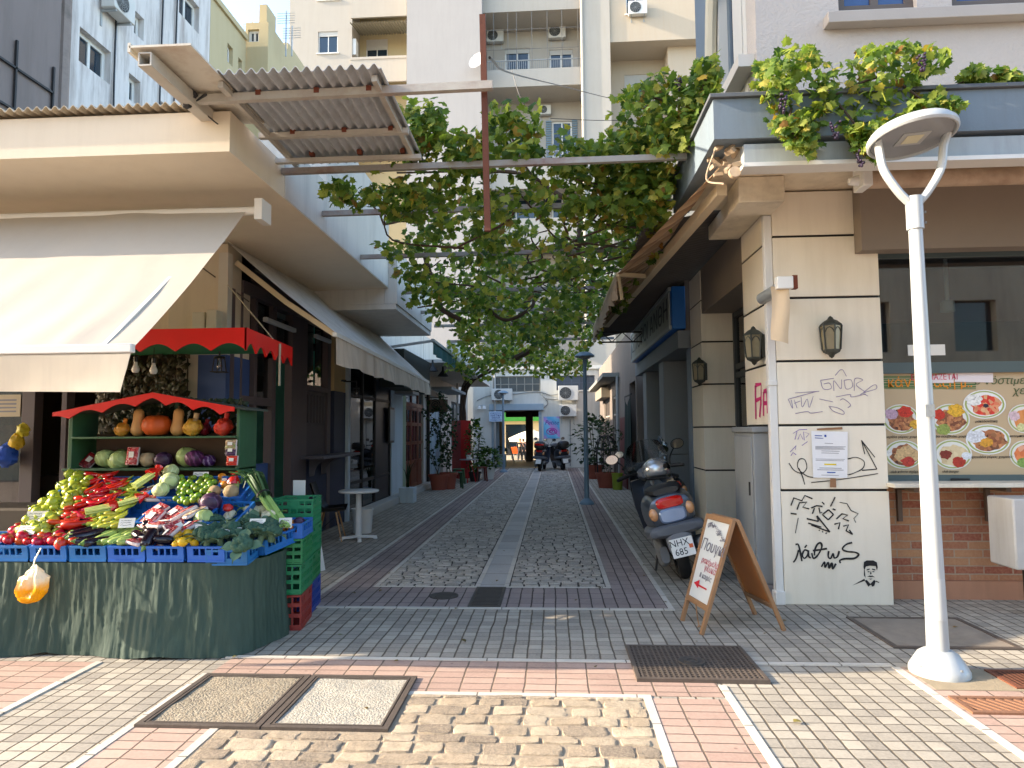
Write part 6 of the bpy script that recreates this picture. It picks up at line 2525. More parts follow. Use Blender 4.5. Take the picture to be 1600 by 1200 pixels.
mb.build('bracket', STEEL, t)
t = thing('alarm_box', 'small white and red alarm box on the end wall', 'alarm box', aty(772, 624, YE - .06))
MB().box(-.08, .08, 0, .06, -.09, .09).build('case', WHITEP, t, bevel=.01)
MB().box(-.08, .08, -.004, -.001, -.085, -.01).build('red_label', REDS, t)
t = thing('floodlight', 'pair of white floodlights on the corner left of the passage', 'floodlight', aty(752, 636, YE - .2))
for k in (-.09, .12):
    mb = MB()
    mb.lathe([(0, 0), (.06, .0), (.09, -.14), (.08, -.14), (0, -.05)], 14, Matrix.Translation((k, 0, .06)))
    mb.build('lamp_head', WHITEP, t)
MB().tube([(-.15, .05, .08), (.2, .05, .08)], .02, 6).build('arm', STEEL, t)
t = thing('planter', 'pale green square planter inside the passage on the left', 'planter', atz(783, 729.5, .015))
MB().box(-.22, .22, -.2, .2, 0, .55).build('tub', M('pale_green_tub', '#6f8277', .7, .1), t, bevel=.01)
mb = MB()
rg = random.Random(4)
for k in range(40):
    d = rdir(rg, .5)
    add_leaf(mb, Vector((0, 0, .65)) + d * .2, d, rdir(rg), .12, 3)
mb.build('foliage', LEAFD, t, smooth=0, recalc=False)
t = thing('ladder', 'wooden ladder leaning inside the dark passage', 'ladder', (fx(793, 31), 31, .02))
for s in (-.2, .2):
    MB().beam(aty(791, 676, 31) + Vector((0, s, 0)), aty(804, 726, 31) + Vector((0, s, 0)), .05, .05).build('rail', M('ladder_wood', '#a08a68', .7, .2), t, world=True)
for k in range(6):
    p = aty(791, 676, 31).lerp(aty(804, 726, 31), (k + .5) / 6)
    MB().beam(p + Vector((0, -.2, 0)), p + Vector((0, .2, 0)), .03, .03).build('rung', M('ladder_wood'), t, world=True)

# far street: parasol, chairs, people
t = thing('parasol', 'large cream parasol in the sunlit street beyond the passage', 'parasol', (fx(830, 55), 55, -.7))
zt_ = fz(670, 55) + .7
mb = MB()
mb.lathe([(0, zt_), (1.0, zt_ - .35), (1.9, zt_ - .75), (1.9, zt_ - 1.0), (1.88, zt_ - 1.0), (1.87, zt_ - .76), (0, zt_ - .04)], 8)
mb.build('canopy', M('cream_parasol', '#d9cdb4', .8, .05), t, smooth=0)
MB().tube([(0, 0, 0), (0, 0, zt_)], .035, 8).build('pole', STEEL, t)
for i, (px, k) in enumerate(((803, 'left'), (806, 'right'))):
    t = thing('patio_chair', 'orange chair under the far cream parasol, ' + k + ' of the two', 'chair', (fx(px, 56), 56 + i * .7, -.7), group='orange chairs beyond the passage')
    OM = M('orange_seat', '#d9601a', .6, .15)
    MB().box(-.28, .28, -.28, .28, .4, .48).build('seat', OM, t, bevel=.02)
    MB().box(-.28, .28, .24, .3, .482, .95).build('backrest', OM, t, bevel=.02)
    for sx in (-1, 1):
        for sy in (-1, 1):
            MB().tube([(.24 * sx, .24 * sy, 0), (.24 * sx, .24 * sy, .4)], .02, 5).build('leg', STEEL, t)


def skin_fig(name, verts, edges, radii, mat, parent, root=0, sub=1):
    me = D.meshes.new(name)
    me.from_pydata(verts, edges, [])
    o = D.objects.new(name, me)
    COL.objects.link(o)
    o.parent = parent
    md = o.modifiers.new('skin', 'SKIN')
    md.use_smooth_shade = True
    lay = me.skin_vertices[0].data
    for i, r in enumerate(radii):
        lay[i].radius = r if isinstance(r, tuple) else (r, r)
        lay[i].use_root = i == root
    if sub:
        s = o.modifiers.new('sub', 'SUBSURF')
        s.levels = s.render_levels = sub
    dg = bpy.context.evaluated_depsgraph_get()
    m2 = D.meshes.new_from_object(o.evaluated_get(dg))
    D.objects.remove(o)
    m2.name = name
    m2.materials.clear()
    m2.materials.append(mat)
    m2.shade_smooth()
    r_ = D.objects.new(name, m2)
    COL.objects.link(r_)
    r_.parent = parent
    return r_


SKIN = M('skin', '#b98a6e', .6, .08, 8, .05)


def person(loc, rz, label, coat, trousers, hair, h=1.7, stride=.18, group=None, arm=.1):
    """walking figure facing +Y before the turn: one body surface; clothes and hair are children"""
    t = thing('person', label, 'person', loc, rz, group)
    k = h / 1.7
    V, Ed, Rd = [], [], []

    def v(x, y, z, r, par=None):
        V.append((x * k, y * k, z * k))
        Rd.append((r[0] * k, r[1] * k) if isinstance(r, tuple) else r * k)
        if par is not None:
            Ed.append((par, len(V) - 1))
        return len(V) - 1
    pel = v(0, 0, .92, (.15, .11))
    wst = v(0, 0, 1.08, (.13, .1), pel)
    chs = v(0, .01, 1.28, (.17, .115), wst)
    nck0 = v(0, 0, 1.42, (.1, .08), chs)
    nck = v(0, .01, 1.48, .052, nck0)
    jaw = v(0, .035, 1.545, (.062, .075), nck)
    hd = v(0, .015, 1.61, (.075, .09), jaw)
    v(0, .01, 1.675, (.055, .065), hd)
    v(0, .115, 1.575, .012, jaw)
    for s in (-1, 1):
        v(.088 * s, .01, 1.595, .014, hd)
        hip = v(.09 * s, 0, .86, .095, pel)
        kn = v(.095 * s, .05 + stride * .5 * s, .48, .06, hip)
        an = v(.095 * s, stride * s - .03, .09, .04, kn)
        v(.1 * s, stride * s + .12, .03, .032, an)
        sh = v(.17 * s, 0, 1.39, .06, nck0)
        el = v(.23 * s, -.05 - arm * s, 1.12, .043, sh)
        wr = v(.22 * s, .06 - arm * 1.6 * s, .9, .03, el)
        pm = v(.22 * s, .07 - arm * 1.7 * s, .84, (.036, .018), wr)
        for f_ in range(4):
            a_ = v(.22 * s, .045 - arm * 1.7 * s + f_ * .019, .79 - .006 * abs(f_ - 1.4), .008, pm)
            v(.215 * s, .045 - arm * 1.7 * s + f_ * .018, .755 - .008 * abs(f_ - 1.4), .007, a_)
        v(.195 * s, .105 - arm * 1.7 * s, .83, .009, pm)
    skin_fig('body', V, Ed, Rd, SKIN, t, 0)
    # coat
    V2, E2_, R2 = [], [], []
    idx = {0: (.18, .14), 1: (.16, .125), 2: (.195, .14), 3: (.12, .1)}
    for i in range(4):
        V2.append(V[i])
        R2.append(idx[i])
        if i:
            E2_.append((i - 1, i))
    V2.append((0, 0, .72 * k))
    R2.append((.2, .15))
    E2_.append((0, 4))
    base = 9
    for s in (0, 1):
        o_ = 8 + 1 + s * 19
        sh_, el_, wr_ = o_ + 5, o_ + 6, o_ + 7
        n0 = len(V2)
        for q, (ii, rr_) in enumerate(((sh_, .075), (el_, .058), (wr_, .045))):
            V2.append(V[ii])
            R2.append((rr_, rr_))
            E2_.append((3 if q == 0 else n0 + q - 1, n0 + q))
    skin_fig('coat', V2, E2_, R2, coat, t, 0)
    V3, E3, R3 = [V[0]], [], [(.16, .12)]
    for s in (0, 1):
        o_ = 9 + s * 19
        n0 = len(V3)
        for q, (ii, rr_) in enumerate(((o_ + 1, .105), (o_ + 2, .075), (o_ + 3, .058))):
            V3.append(V[ii])
            R3.append((rr_, rr_))
            E3.append((0 if q == 0 else n0 + q - 1, n0 + q))
    skin_fig('trousers', V3, E3, R3, trousers, t, 0)
    mb = MB()
    mb.ball((0, -.005 * k, 1.63 * k), .1 * k, 14, 10, 1.0, wob=.08)
    for vv in mb.bm.verts:
        if vv.co.y > .06 * k and vv.co.z < 1.66 * k:
            vv.co.y = .045 * k
        if vv.co.z < 1.57 * k:
            vv.co.y = min(vv.co.y, -.02 * k)
    mb.build('hair', hair, t)
    mb = MB()
    for s in (-1, 1):
        mb.ball((.03 * s * k, .1 * k, 1.615 * k), .01 * k, 8, 6)
    mb.build('eyes', INK, t)
    MB().box(-.022 * k, .022 * k, .098 * k, .108 * k, 1.535 * k, 1.543 * k).build('mouth', M('lips', '#8a4a42', .6), t)
    return t


DKC = M('black_coat', '#17171b', .8, .15, 8, .2)
person((fx(812, 51), 51, -.7), R(-15), 'person in a long black coat with fair hair walking in the far street', DKC, DKC, M('fair_hair', '#b08a58', .7, .2, 20, .4), 1.72)
person((fx(817, 52), 52.3, -.7), R(-20), 'dark haired person in a dark jacket half behind the fair haired walker', M('dark_jacket', '#22222b', .8, .15), DKC, M('dark_hair', '#1d1714', .7, .2, 20, .4), 1.66)
person((-6.45, 8.75 + .9, 0), R(180), 'person in a beige jumper standing in the dim shop behind the counter', M('beige_jumper', '#b5a48c', .85, .1, 20, .3), DKC, M('dark_hair'), 1.62, 0.02)
# far parked scooter-like glimpse is left to the two scooters at the wall

# ================================================================== STREET LAMPS
t = thing('street_lamp', 'tall white street lamp with a disc head on a forked arm, by the grill window', 'street lamp', (2.49, 4.7, 0), rot=(0, R(-.2), 0))
t.scale = (1, 1, 1.03)
WL = M('white_lamp_paint', '#a9adad', .4, .08, 3, .1, 40, dirt=.25, dirtc=hexc('#8d8a82'), coat=.1)
mb = MB()
mb.lathe([(.178, 0), (.178, .03), (.168, .05), (.12, .125), (.09, .145), (.078, .15), (0, .15)], 40)
mb.mi = 0
mb.build('base_cone', WL, t)
MB().tube([(0, 0, .15), (0, 0, .9), (0, 0, 2.9)], [.066, .057, .042], 28).build('pole', WL, t)
mb = MB()
mb.tube([(0, 0, 2.86), (0, 0, 3.08)], .053, 24)
for s in (-1, 1):
    for z in (2.9, 2.97):
        mb.tube([(.055, -.02, z), (.064, -.023, z)], .008, 8)
mb.build('collar', WL, t)
mb = MB()
mb.grid(lambda u, v: (.0655 * math.sin((u - .5) * .9) * 1.02, -.0655 * math.cos((u - .5) * .9) * 1.015, .34 + .26 * v), 6, 2, (0, -.0015, 0))
mb.build('access_door', M('lamp_door_paint', '#adb1b1', .45, .1, 3, .1), t)
for k in range(4):
    a = .4 + k * 1.57
    MB().lathe([(0, .075), (.012, .075), (.012, .088), (0, .09)], 6, Vector((.155 * math.cos(a), .155 * math.sin(a), -.02))).build('bolt', STEEL, t)
MB().box(-.03, .03, -.0625, -.058, 1.62, 1.7).build('old_sticker', M('torn_sticker', '#8f9290', .8, .3, 40), t)
HD = Matrix.Translation((-.005, -.02, 3.50)) @ Matrix.Rotation(R(-4), 4, 'Y') @ Matrix.Rotation(R(-7), 4, 'X')
for s in (-1, 1):
    S = spline([(.02 * s, 0, 3.03), (.10 * s, 0, 3.12), (.19 * s, 0, 3.27), (.215 * s, 0, 3.42), HD @ Vector((.235 * s, 0, -.02))], 8)
    mb = MB()
    for a, b in zip(S, S[1:]):
        pass
    mb.tube(S, .026, 10)
    for v in mb.bm.verts:
        v.co.y *= 1.35
    mb.build('fork_arm', WL, t)
mb = MB()
mb.lathe([(0, .055), (.18, .05), (.255, .03), (.28, .0), (.282, -.028), (.272, -.042), (.262, -.042), (.255, -.02), (0, -.02)], 48, HD)
mb.build('head_rim', WL, t)
mb = MB()
mb.lathe([(0, -.024), (.25, -.024), (.25, -.03), (0, -.03)], 40, HD)
mb.build('lens', M('lamp_lens', '#8b8e90', .15, .1, 3, 0), t)
mb = MB()
mb.box(-.09, .09, -.08, .08, -.036, -.0305, HD)
mb.mi = 1
mb.box(-.055, .055, -.05, .05, -.04, -.0362, HD)
mb.build('led_module', [M('led_frame', '#a5a7a5', .4, .1), M('led_chip', '#cfc9a8', .4, .1)], t, smooth=0)

LB = M('blue_grey_lamp_paint', '#6f8696', .45, .1, 4, .1)
for px, py, lb, hh, sc_ in ((917, 788, 'blue grey mushroom head street lamp on the right of the alley', 3.36, 1), (787, 738, 'pale blue mushroom head street lamp left of the passage', 4.0, 1)):
    p = atz(px, py)
    hh = (fz(550, p.y) if px > 900 else fz(609, p.y))
    t = thing('street_lamp', lb, 'street lamp', (p.x, p.y, 0))
    MB().lathe([(.16, 0), (.16, .03), (.13, .07), (.07, .12), (.06, .13), (0, .13)], 24).build('base_cone', LB, t)
    MB().tube([(0, 0, .1), (0, 0, 1.2), (0, 0, hh - .15)], [.055, .05, .04], 16).build('pole', LB, t)
    mb = MB()
    mb.lathe([(0, hh), (.12, hh - .02), (.21, hh - .08), (.22, hh - .11), (.2, hh - .12), (0, hh - .11)], 28)
    mb.build('lamp_head', LB, t)
    MB().lathe([(0, hh - .115), (.13, hh - .115), (.11, hh - .16), (0, hh - .17)], 20).build('lens', M('lamp_lens'), t)


# ================================================================== RIGHT SIDE: THE GRILL SHOP ON THE CORNER
YP, XP = 6.45, 2.09
rs = thing('grill_shop_building', 'cream corner shop with grooved pillars, blue grey parapet and plastered upper floor', 'building', (4, 8, 0))
GROOVES = [aty(1290, q, 6.45).z for q in (766, 664, 563.5, 464.5, 368)]
YD0, YD1 = atx(1165, 600, 2.09).y, atx(1098, 600, 2.09).y
PILC = M('pillar_cream', '#dcd3c0', .8, .06, 2.2, .15, 70, dirt=.2, dirtc=hexc('#a08f72'))


def pillar(x0, x1, y0, y1, name):
    mb = MB()
    zs = [0] + GROOVES + [3.84]
    for a, b in zip(zs, zs[1:]):
        mb.box(x0, x1, y0, y1, a + (.011 if a else 0), b - .011 if b < 3.8 else b)
    mb.build(name, PILC, rs, world=True, bevel=.004)
    mb = MB()
    mb.box(x0 + .012, x1 - .012, y0 + .012, y1 - .012, .02, 3.83)
    mb.build('groove', M('groove_black', '#1a1917', .9), rs, world=True, smooth=0)


PXR = fx(1383, YP)
pillar(XP, PXR, YP, YD0, 'corner_pillar')
pillar(XP, 2.6, YD1, YD1 + .75, 'second_pillar')
# slab, parapet
BLUEG = M('blue_grey_render', '#6d7a83', .85, .1, 1.5, .35, 45, dirt=.3, dirtc=hexc('#59595a'))
SOFR = M('peeling_soffit', '#d6cab2', .9, .12, 2, .4, 30, dirt=.5, dirtc=hexc('#6f5d48'), streak=False)
mb = MB()
mb.box(1.29, 1.9, 5.24, 7.0, 3.86, 3.95)
mb.box(1.903, 12, 5.24, 7.6, 3.86, 3.95)
mb.build('soffit', SOFR, rs, world=True, smooth=0)
mb = MB()
mb.box(1.27, 12, 5.2, 5.36, 3.84, 4.16)
mb.box(1.27, 1.43, 5.363, 7.0, 3.84, 4.16)
mb.build('parapet', BLUEG, rs, world=True, smooth=0)
mb = MB()
mb.box(1.24, 12.02, 5.17, 5.39, 4.163, 4.195)
mb.box(1.24, 1.46, 5.393, 7.02, 4.163, 4.195)
mb.build('parapet_cap', M('dark_slate', '#55595c', .8, .2, 5, .3), rs, world=True, bevel=.004)
mb = MB()
mb.box(1.5, 9, 5.22, 5.33, 3.64, 3.80)
mb.build('plastic_fascia', M('dull_plastic', '#9aa0a0', .35, .15, 3, .1, dirt=.3), rs, world=True)
mb = MB()
mb.box(1.48, 9, 5.17, 5.34, 3.605, 3.637)
mb.build('white_lip', M('white_trim', '#d3d1ca', .5, .06), rs, world=True)
mb = MB()
mb.box(1.68, 2.085, 6.05, 6.44, 3.62, 3.855)
mb.box(1.75, 2.08, 6.445, 7.55, 3.70, 3.855)
mb.build('soffit_beam', SOFR, rs, world=True, bevel=.01)
rg = random.Random(3)
mb = MB()
for k in range(14):
    p = Vector((1.28 + rg.uniform(0, .22), 5.3 + rg.uniform(0, .35), 3.66 + rg.uniform(0, .2)))
    m = Matrix.Translation(p) @ Matrix.Rotation(rg.uniform(0, 3), 4, rdir(rg))
    mb.box(-.05 * rg.uniform(.3, 1), .05, -.015, .015, -.02 * rg.uniform(.3, 1), .02, m)
mb.lathe([(0, -.02), (.045, -.02), (.05, 0), (.045, .02), (0, .02)], 18, Matrix.Translation((1.44, 5.28, 3.6)) @ Matrix.Rotation(R(80), 4, 'X'))
mb.tube(spline([(1.3, 5.3, 3.8), (1.25, 5.4, 3.6), (1.36, 5.3, 3.52)], 5), .008, 5)
o = single(mb, 'broken_bracket', M('weathered_scrap', '#a8937a', .8, .35, 15, .3, rnd=0), 'broken weathered awning joint hanging at the corner of the parapet', 'bracket')
# brown bulkhead, door recess
BULK = M('brown_bulkhead', '#7b7064', .75, .12, 2, .15, 40)
mb = MB()
mb.box(XP + .01, 3.2, YD0 + .01, YD1 - .01, 3.22, 3.85)
mb.box(fx(1358, YP - .15), 12, YP - .15, YP + .02, fz(388, YP - .15, 1450), 3.85)
mb.build('bulkhead', BULK, rs, world=True, smooth=0)
W25 = wm('W', 2.52)
DG = M('dark_grey_aluminium', '#3a3f40', .45, .1, 4, .08)
mb = MB()
for u in (YD0 + .01, lerp(YD0, YD1, .34), lerp(YD0, YD1, .38), lerp(YD0, YD1, .68), YD1 - .08):
    mb.box(u, u + .07, 0, .08, 0, 3.215, W25)
for v in (0, 2.3, 2.42, 3.14):
    mb.box(YD0 + .09, YD1 - .09, .004, .076, v, v + .075, W25)
mb.beam((2.55, YD0 + .1, 2.55), (2.55, YD0 + .75, 3.1), .03, .03)
mb.build('door_frame', DG, rs, world=True, smooth=0)
MB().box(YD0 + .03, YD1 - .03, .035, .045, .05, 3.18, W25).build('door_glass', PANE, rs, world=True)
t = thing('poster', 'red poster stuck low on the grill shop door glass', 'poster', (2.5, 8.1, .95))
MB().box(7.85, 8.2, -.012, -.004, .72, 1.22, W25).build('sheet', M('red_poster', '#b0201a', .5, .15), t, world=True)
MB().box(7.92, 8.13, -.015, -.0125, .85, 1.05, W25).build('dark_print', INK, t, world=True)
# shop window and brick front
YWD = 6.66
FR = M('green_grey_frame', '#4c5a5a', .5, .08, 3, .05)
xw0, xw1 = PXR + .006, 8.5
mb = MB()
zW = lambda py: fz(py, YWD, 1480)
for z0, z1, pr in ((zW(402), zW(392), 0), (zW(583), zW(566), -.01), (zW(757), zW(742), -.01)):
    mb.box(xw0, xw1, YWD - .02 + pr, YWD + .06, z0, z1)
for x in (xw0, 4.9, 6.5):
    mb.box(x, x + .075, YWD - .014, YWD + .056, zW(741), zW(403))
mb.build('window_frame', FR, rs, world=True, smooth=0)
MB().box(xw0 + .07, xw1, YWD + .02, YWD + .03, zW(566), zW(402)).build('shop_window_pane', glass('shop_window_glass', (.62, .66, .66), .10), rs, world=True)
mb = MB()
mb.box(xw0 + .1, xw1, 11, 11.1, 0, 3.8)
mb.box(2.6, 12, YD0 + .05, 11, 3.5, 3.55)
mb.box(xw1, xw1 + .1, 6.6, 11, 0, 3.8)
mb.build('dark_interior', M('grill_interior', '#2b2624', .8, .3, 1.2), rs, world=True, smooth=0)
MB().box(3.2, 8.4, 8.3, 8.35, 2.85, 3.49).build('interior_hood', M('orange_hood', '#7d3a20', .6, .15), rs, world=True)
mb = MB()
mb.tube([(4.25, 7.5, 3.49), (4.25, 7.5, 2.95)], .02, 6)
mb.lathe([(.05, .12), (.07, .1), (.07, 0), (.06, 0), (0, .08)], 16, Vector((4.25, 7.5, 2.84)))
mb.build('pendant', WHITEP, rs, world=True)
mb = MB()
mb.box(3.3, 8.4, 8.0, 8.6, 1.0, 1.9)
mb.build('interior_counter', M('steel_counter', '#4a5052', .4, .15, metal=.4), rs, world=True)
BRK = NT('brick_wall')
bt = BRK.n('TexBrick')
vv_ = BRK.n('Mapping')
vv_.inputs['Rotation'].default_value = (R(90), 0, 0)
sp = BRK.n('SeparateXYZ')
BRK.ln(BRK.co(), sp.inputs[0])
cb = BRK.n('CombineXYZ')
BRK.ln(BRK.math('ADD', sp.outputs[0], BRK.math('MULTIPLY_ADD', BRK.noise(6, 2), .012, -.006)), cb.inputs[0])
BRK.ln(BRK.math('ADD', sp.outputs[2], BRK.math('MULTIPLY_ADD', BRK.noise(7, 2), .012, -.006)), cb.inputs[1])
BRK.ln(cb.outputs[0], bt.inputs['Vector'])
for k, v in (('Scale', 1.0), ('Mortar Size', .007), ('Mortar Smooth', .25), ('Brick Width', .26), ('Row Height', .076), ('Bias', -.1)):
    bt.inputs[k].default_value = v
bt.inputs['Color1'].default_value = (*hexc('#8a4a36'), 1)
bt.inputs['Color2'].default_value = (*hexc('#ab7f58'), 1)
bt.inputs['Mortar'].default_value = (*hexc('#9a8672'), 1)
c = BRK.mix(BRK.ramp(BRK.noise(5, 5), [(.45, 0.0), (.8, .4)]), bt.outputs[0], hexc('#7d4032'))
BRK.ln(BRK.mix(BRK.ramp(BRK.noise(40, 3), [(.4, 0.0), (.8, .3)]), c, hexc('#caa27c')), BRK.b.inputs['Base Color'])
BRK.b.inputs['Roughness'].default_value = .85
BRK.bump(BRK.math('ADD', BRK.math('MULTIPLY', bt.outputs[1], -1.0), BRK.math('MULTIPLY', BRK.noise(70, 3), .3)), .8, .008)
MB().box(PXR + .004, 12, 6.7, 6.9, .17, 1.06).build('brick_wall', BRK.m, rs, world=True, smooth=0)
MB().box(PXR + .004, 12, 6.67, 6.9, 0, .168).build('plinth', M('reddish_plinth', '#a8785c', .85, .15, 2, .3, dirt=.3, dirtc=hexc('#5d4534')), rs, world=True)
MB().box(PXR - .02, 12, 6.3, 6.8, 1.062, 1.10).build('counter_ledge', M('white_ledge', '#c9c3b4', .6, .15, 4, .2, dirt=.4), rs, world=True, bevel=.006)
for x in (3.25, 4.05, 4.85):
    mb = MB()
    mb.box(x - .02, x + .02, 6.36, 6.66, 1.02, 1.06)
    mb.box(x - .02, x + .02, 6.66, 6.695, .72, 1.06)
    mb.build('ledge_bracket', M('brown_bracket', '#5d4c40', .7, .2), rs, world=True)
# upper floor
PLA = M('rough_pale_plaster', '#b5aca4', .9, .06, 1.5, .9, 34, dirt=.15, dirtc=hexc('#a39a8f'), bdist=.012)
zs_ = fz(11, YP, 1440)
hs = [(fx(1337, YP), fx(1465, YP), zs_, 7.4), (fx(1522, YP), fx(1680, YP), zs_, 7.4)]
wall_mb(wm('S', YP), 2.003, 12, 4.17, 9.5, hs, .3).build('upper_wall', PLA, rs, world=True, smooth=0)
BGF = M('blue_grey_timber', '#6a7680', .6, .1, 3, .1)
for h in hs:
    window(rs, wm('S', YP), *h, cols=2, fw=.08, fmat=M('brown_window_frame', '#5b5048', .6, .1), pmat=M('sky_tinted_glass', '#27436f', .08, .15, 2, 0, spec=.8), inset=.06)  # blue of the mirrored sky is put into the pane colour
MB().box(fx(1320, YP - .13), 7, YP - .13, YP - .002, zs_ - .19, zs_ - .08).build('stone_sill', M('stone_sill', '#a49c94', .85, .1, 3, .3), rs, world=True, bevel=.006)
W2 = wm('W', 2.0)
RY = lambda px: atx(px, 80, 2.0).y
hs = [(RY(1187), RY(1160), 4.5, 9), (RY(1146), RY(1124), 4.2, 8)]
hs[0] = (YP + .42, *hs[0][1:])
wall_mb(W2, YP + .301, RY(1095), 4.17, 9.5, hs, .35).build('upper_alley_wall', M('white_plaster', '#c6c2ba', .9, .05, 1.5, .25, 40), rs, world=True, smooth=0)
for h, m_ in zip(hs, (DARKGLASS, DARKGLASS)):
    window(rs, W2, *h, cols=2 if h[0] > 7 else 1, rows=3, fw=.1, fmat=BGF, pmat=m_, inset=.1)
mb = MB()
mb.box(RY(1113), RY(1095) + .01, -.06, .3, 4.17, 9.5, W2)
mb.build('blue_post', BGF, rs, world=True)
mb = MB()
S = []
for k in range(14):
    a = k / 13 * math.pi / 2
    S.append((1.93, RY(1118) - .45 * (1 - math.cos(a)) - 0, 5.2 + 1.9 * math.sin(a)))
mb.tube([(1.95, RY(1118), 4.2)] + S, .07, 8)
mb.build('arch_trim', M('cream_trim', '#cbbfa6', .8, .08), rs, world=True)
mb = MB()
mb.box(6.5, 7.7, -.16, -.002, 5.12, 5.24, W2)
mb.build('sill_board', M('pale_sill_board', '#c2bab0', .8, .08), rs, world=True)
mb = MB()
mb.box(RY(1124), RY(1100), -.1, -.062, 5.0, 5.1, W2)
mb.build('dark_sill', BLACKIRON, rs, world=True)
# drainpipe
mb = MB()
mb.box(2.012, 2.086, 6.45, 6.52, .06, 3.62)
mb.box(2.005, 2.088, 6.44, 6.53, 2.0, 2.05)
mb.box(2.0, 2.088, 6.42, 6.53, .0, .12)
mb.build('drainpipe', M('white_pipe', '#d0cec8', .5, .08, 3, .1, dirt=.2), rs, world=True, bevel=.006)

# small torn roller on the pillar
t = thing('blind_roller', 'torn roller blind bracket with a strip of cloth on the corner pillar edge', 'roller blind', aty(1212, 455, 6.08))
p0, p1 = aty(1190, 467, 6.5), aty(1230, 443, 6.1)
MB().tube([p0, p1], .055, 16).build('roller', STEEL, t, world=True)
mb = MB()
q = aty(1222, 443, 6.08)
mb.box(q.x - .05, q.x + .09, 6.05, 6.13, q.z - .05, q.z + .06)
mb.build('bracket', WHITEP, t, world=True, bevel=.006)
mb = MB()
mb.box(q.x + .091, q.x + .13, 6.06, 6.12, q.z - .05, q.z + .07)
mb.build('rusty_end', RUSTY, t, world=True)
a, b = aty(1205, 470, 6.1), aty(1234, 530, 6.1)
MB().grid(lambda u, v: (lerp(a.x, b.x, u) + .01 * math.sin(v * 5), 6.1 + .015 * math.sin(u * 5 + v * 2), lerp(q.z - .02, b.z - .04 * u, v)), 8, 10, (0, .003, 0)).build('cloth_strip', M('old_cloth', '#c9b394', .85, .1, 3, .2), t, world=True)
# awning roller on the front
t = thing('awning_roller', 'rolled up stained awning tube over the grill window', 'awning', (5, 5.8, 3.7))
mb = MB()
mb.tube([(fx(1368, 5.8), 5.8, 3.70), (9, 5.8, 3.70)], .075, 16)
mb.build('rolled_fabric', M('stained_roll', '#b29c84', .85, .2, 4, .3, dirt=.7, dirtc=hexc('#6a4630'), streak=False), t, world=True)
mb = MB()
q = fx(1368, 5.8)
mb.tube([(q - .14, 5.8, 3.69), (q, 5.8, 3.70)], [.03, .06], 12)
mb.box(q - .06, q + .02, 5.7, 5.9, 3.62, 3.85)
mb.build('end_bracket', WHITEP, t, world=True, bevel=.01)


def lantern(loc, label, m, s=1.0):
    """old wall lantern: six glazed sides in a dark metal cage, backed on the wall"""
    t = thing('wall_lantern', label, 'wall lantern', loc, group='old wall lanterns on the grill shop')
    IRN = M('verdigris_metal', '#2f322b', .55, .3, 12, .4)
    n = 6
    mb = MB()
    A = [m @ Vector((0, -.11, 0))][0]
    mm = m @ Matrix.Translation((0, -.1 * s, 0)) @ Matrix.Rotation(R(30), 4, 'Z')
    mb.lathe([(0, -.2 * s), (.02 * s, -.185 * s), (.03 * s, -.165 * s), (.075 * s, -.14 * s), (.085 * s, -.115 * s), (.0, -.115 * s)], n, mm)
    mb.lathe([(.0, .115 * s), (.105 * s, .115 * s), (.1 * s, .13 * s), (.06 * s, .165 * s), (.03 * s, .18 * s), (.02 * s, .2 * s), (0, .215 * s)], n, mm)
    for k in range(n):
        a = k * math.pi / 3
        mb.tube([mm @ Vector((.082 * s * math.cos(a), .082 * s * math.sin(a), -.115 * s)), mm @ Vector((.1 * s * math.cos(a), .1 * s * math.sin(a), .116 * s))], .008 * s, 5)
        a2 = a + math.pi / 3
        P_ = lambda q, z: mm @ Vector((lerp(math.cos(a), math.cos(a2), q) * (.09 + .04 * z) * s, lerp(math.sin(a), math.sin(a2), q) * (.09 + .04 * z) * s, z * s))
        mb.tube([P_(0, .04), P_(.25, .085), P_(.5, .1), P_(.75, .085), P_(1, .04)], .005 * s, 4)
    mb.box(-.05 * s, .05 * s, -.03 * s, 0, -.12 * s, .12 * s, m)
    mb.build('cage', IRN, t)
    mb = MB()
    mb.lathe([(.076 * s, -.114 * s), (.093 * s, .114 * s)], n, mm)
    mb.build('glass_panes', M('frosted_lantern_glass', '#7d745c', .25, .2, 8, .1), t, smooth=0)
    return t


lantern(aty(1292, 530, YP), 'old dark lantern on the front of the cream corner pillar', ID, .95)
ME = Matrix(((0, 1, 0, 0), (-1, 0, 0, 0), (0, 0, 1, 0), (0, 0, 0, 1)))
lantern(atx(1193, 541, XP), 'old dark lantern on the alley side of the corner pillar above pink graffiti', ME, .95)
lantern(atx(1104, 581, XP), 'old dark lantern on the second cream pillar up the alley', ME, .95)

# ---- graffiti, stencil and notice on the pillar
GR = thing('graffiti', 'black marker graffiti reading a Greek word with tags above it on the pillar foot', 'graffiti', (2.6, YP - .004, .4))
BLK = M('black_spray', '#141416', .7, .15)


def gp(zx, zy, Y=YP - .005):
    return aty(1220 + zx / 3.156, 560 + zy / 3.156, Y)


def strokes(parent, name, lst, mat, w, sm=True):
    mb = MB()
    for i, pts in enumerate(lst):
        P_ = [gp(*q, YP - .0045 - .0004 * (i % 5)) for q in pts]
        if sm and len(P_) > 2:
            P_ = spline(P_, 6)
        mb.ribbon(P_, w, (0, -1, 0))
    return mb.build(name, mat, parent, world=True, smooth=0, recalc=False)


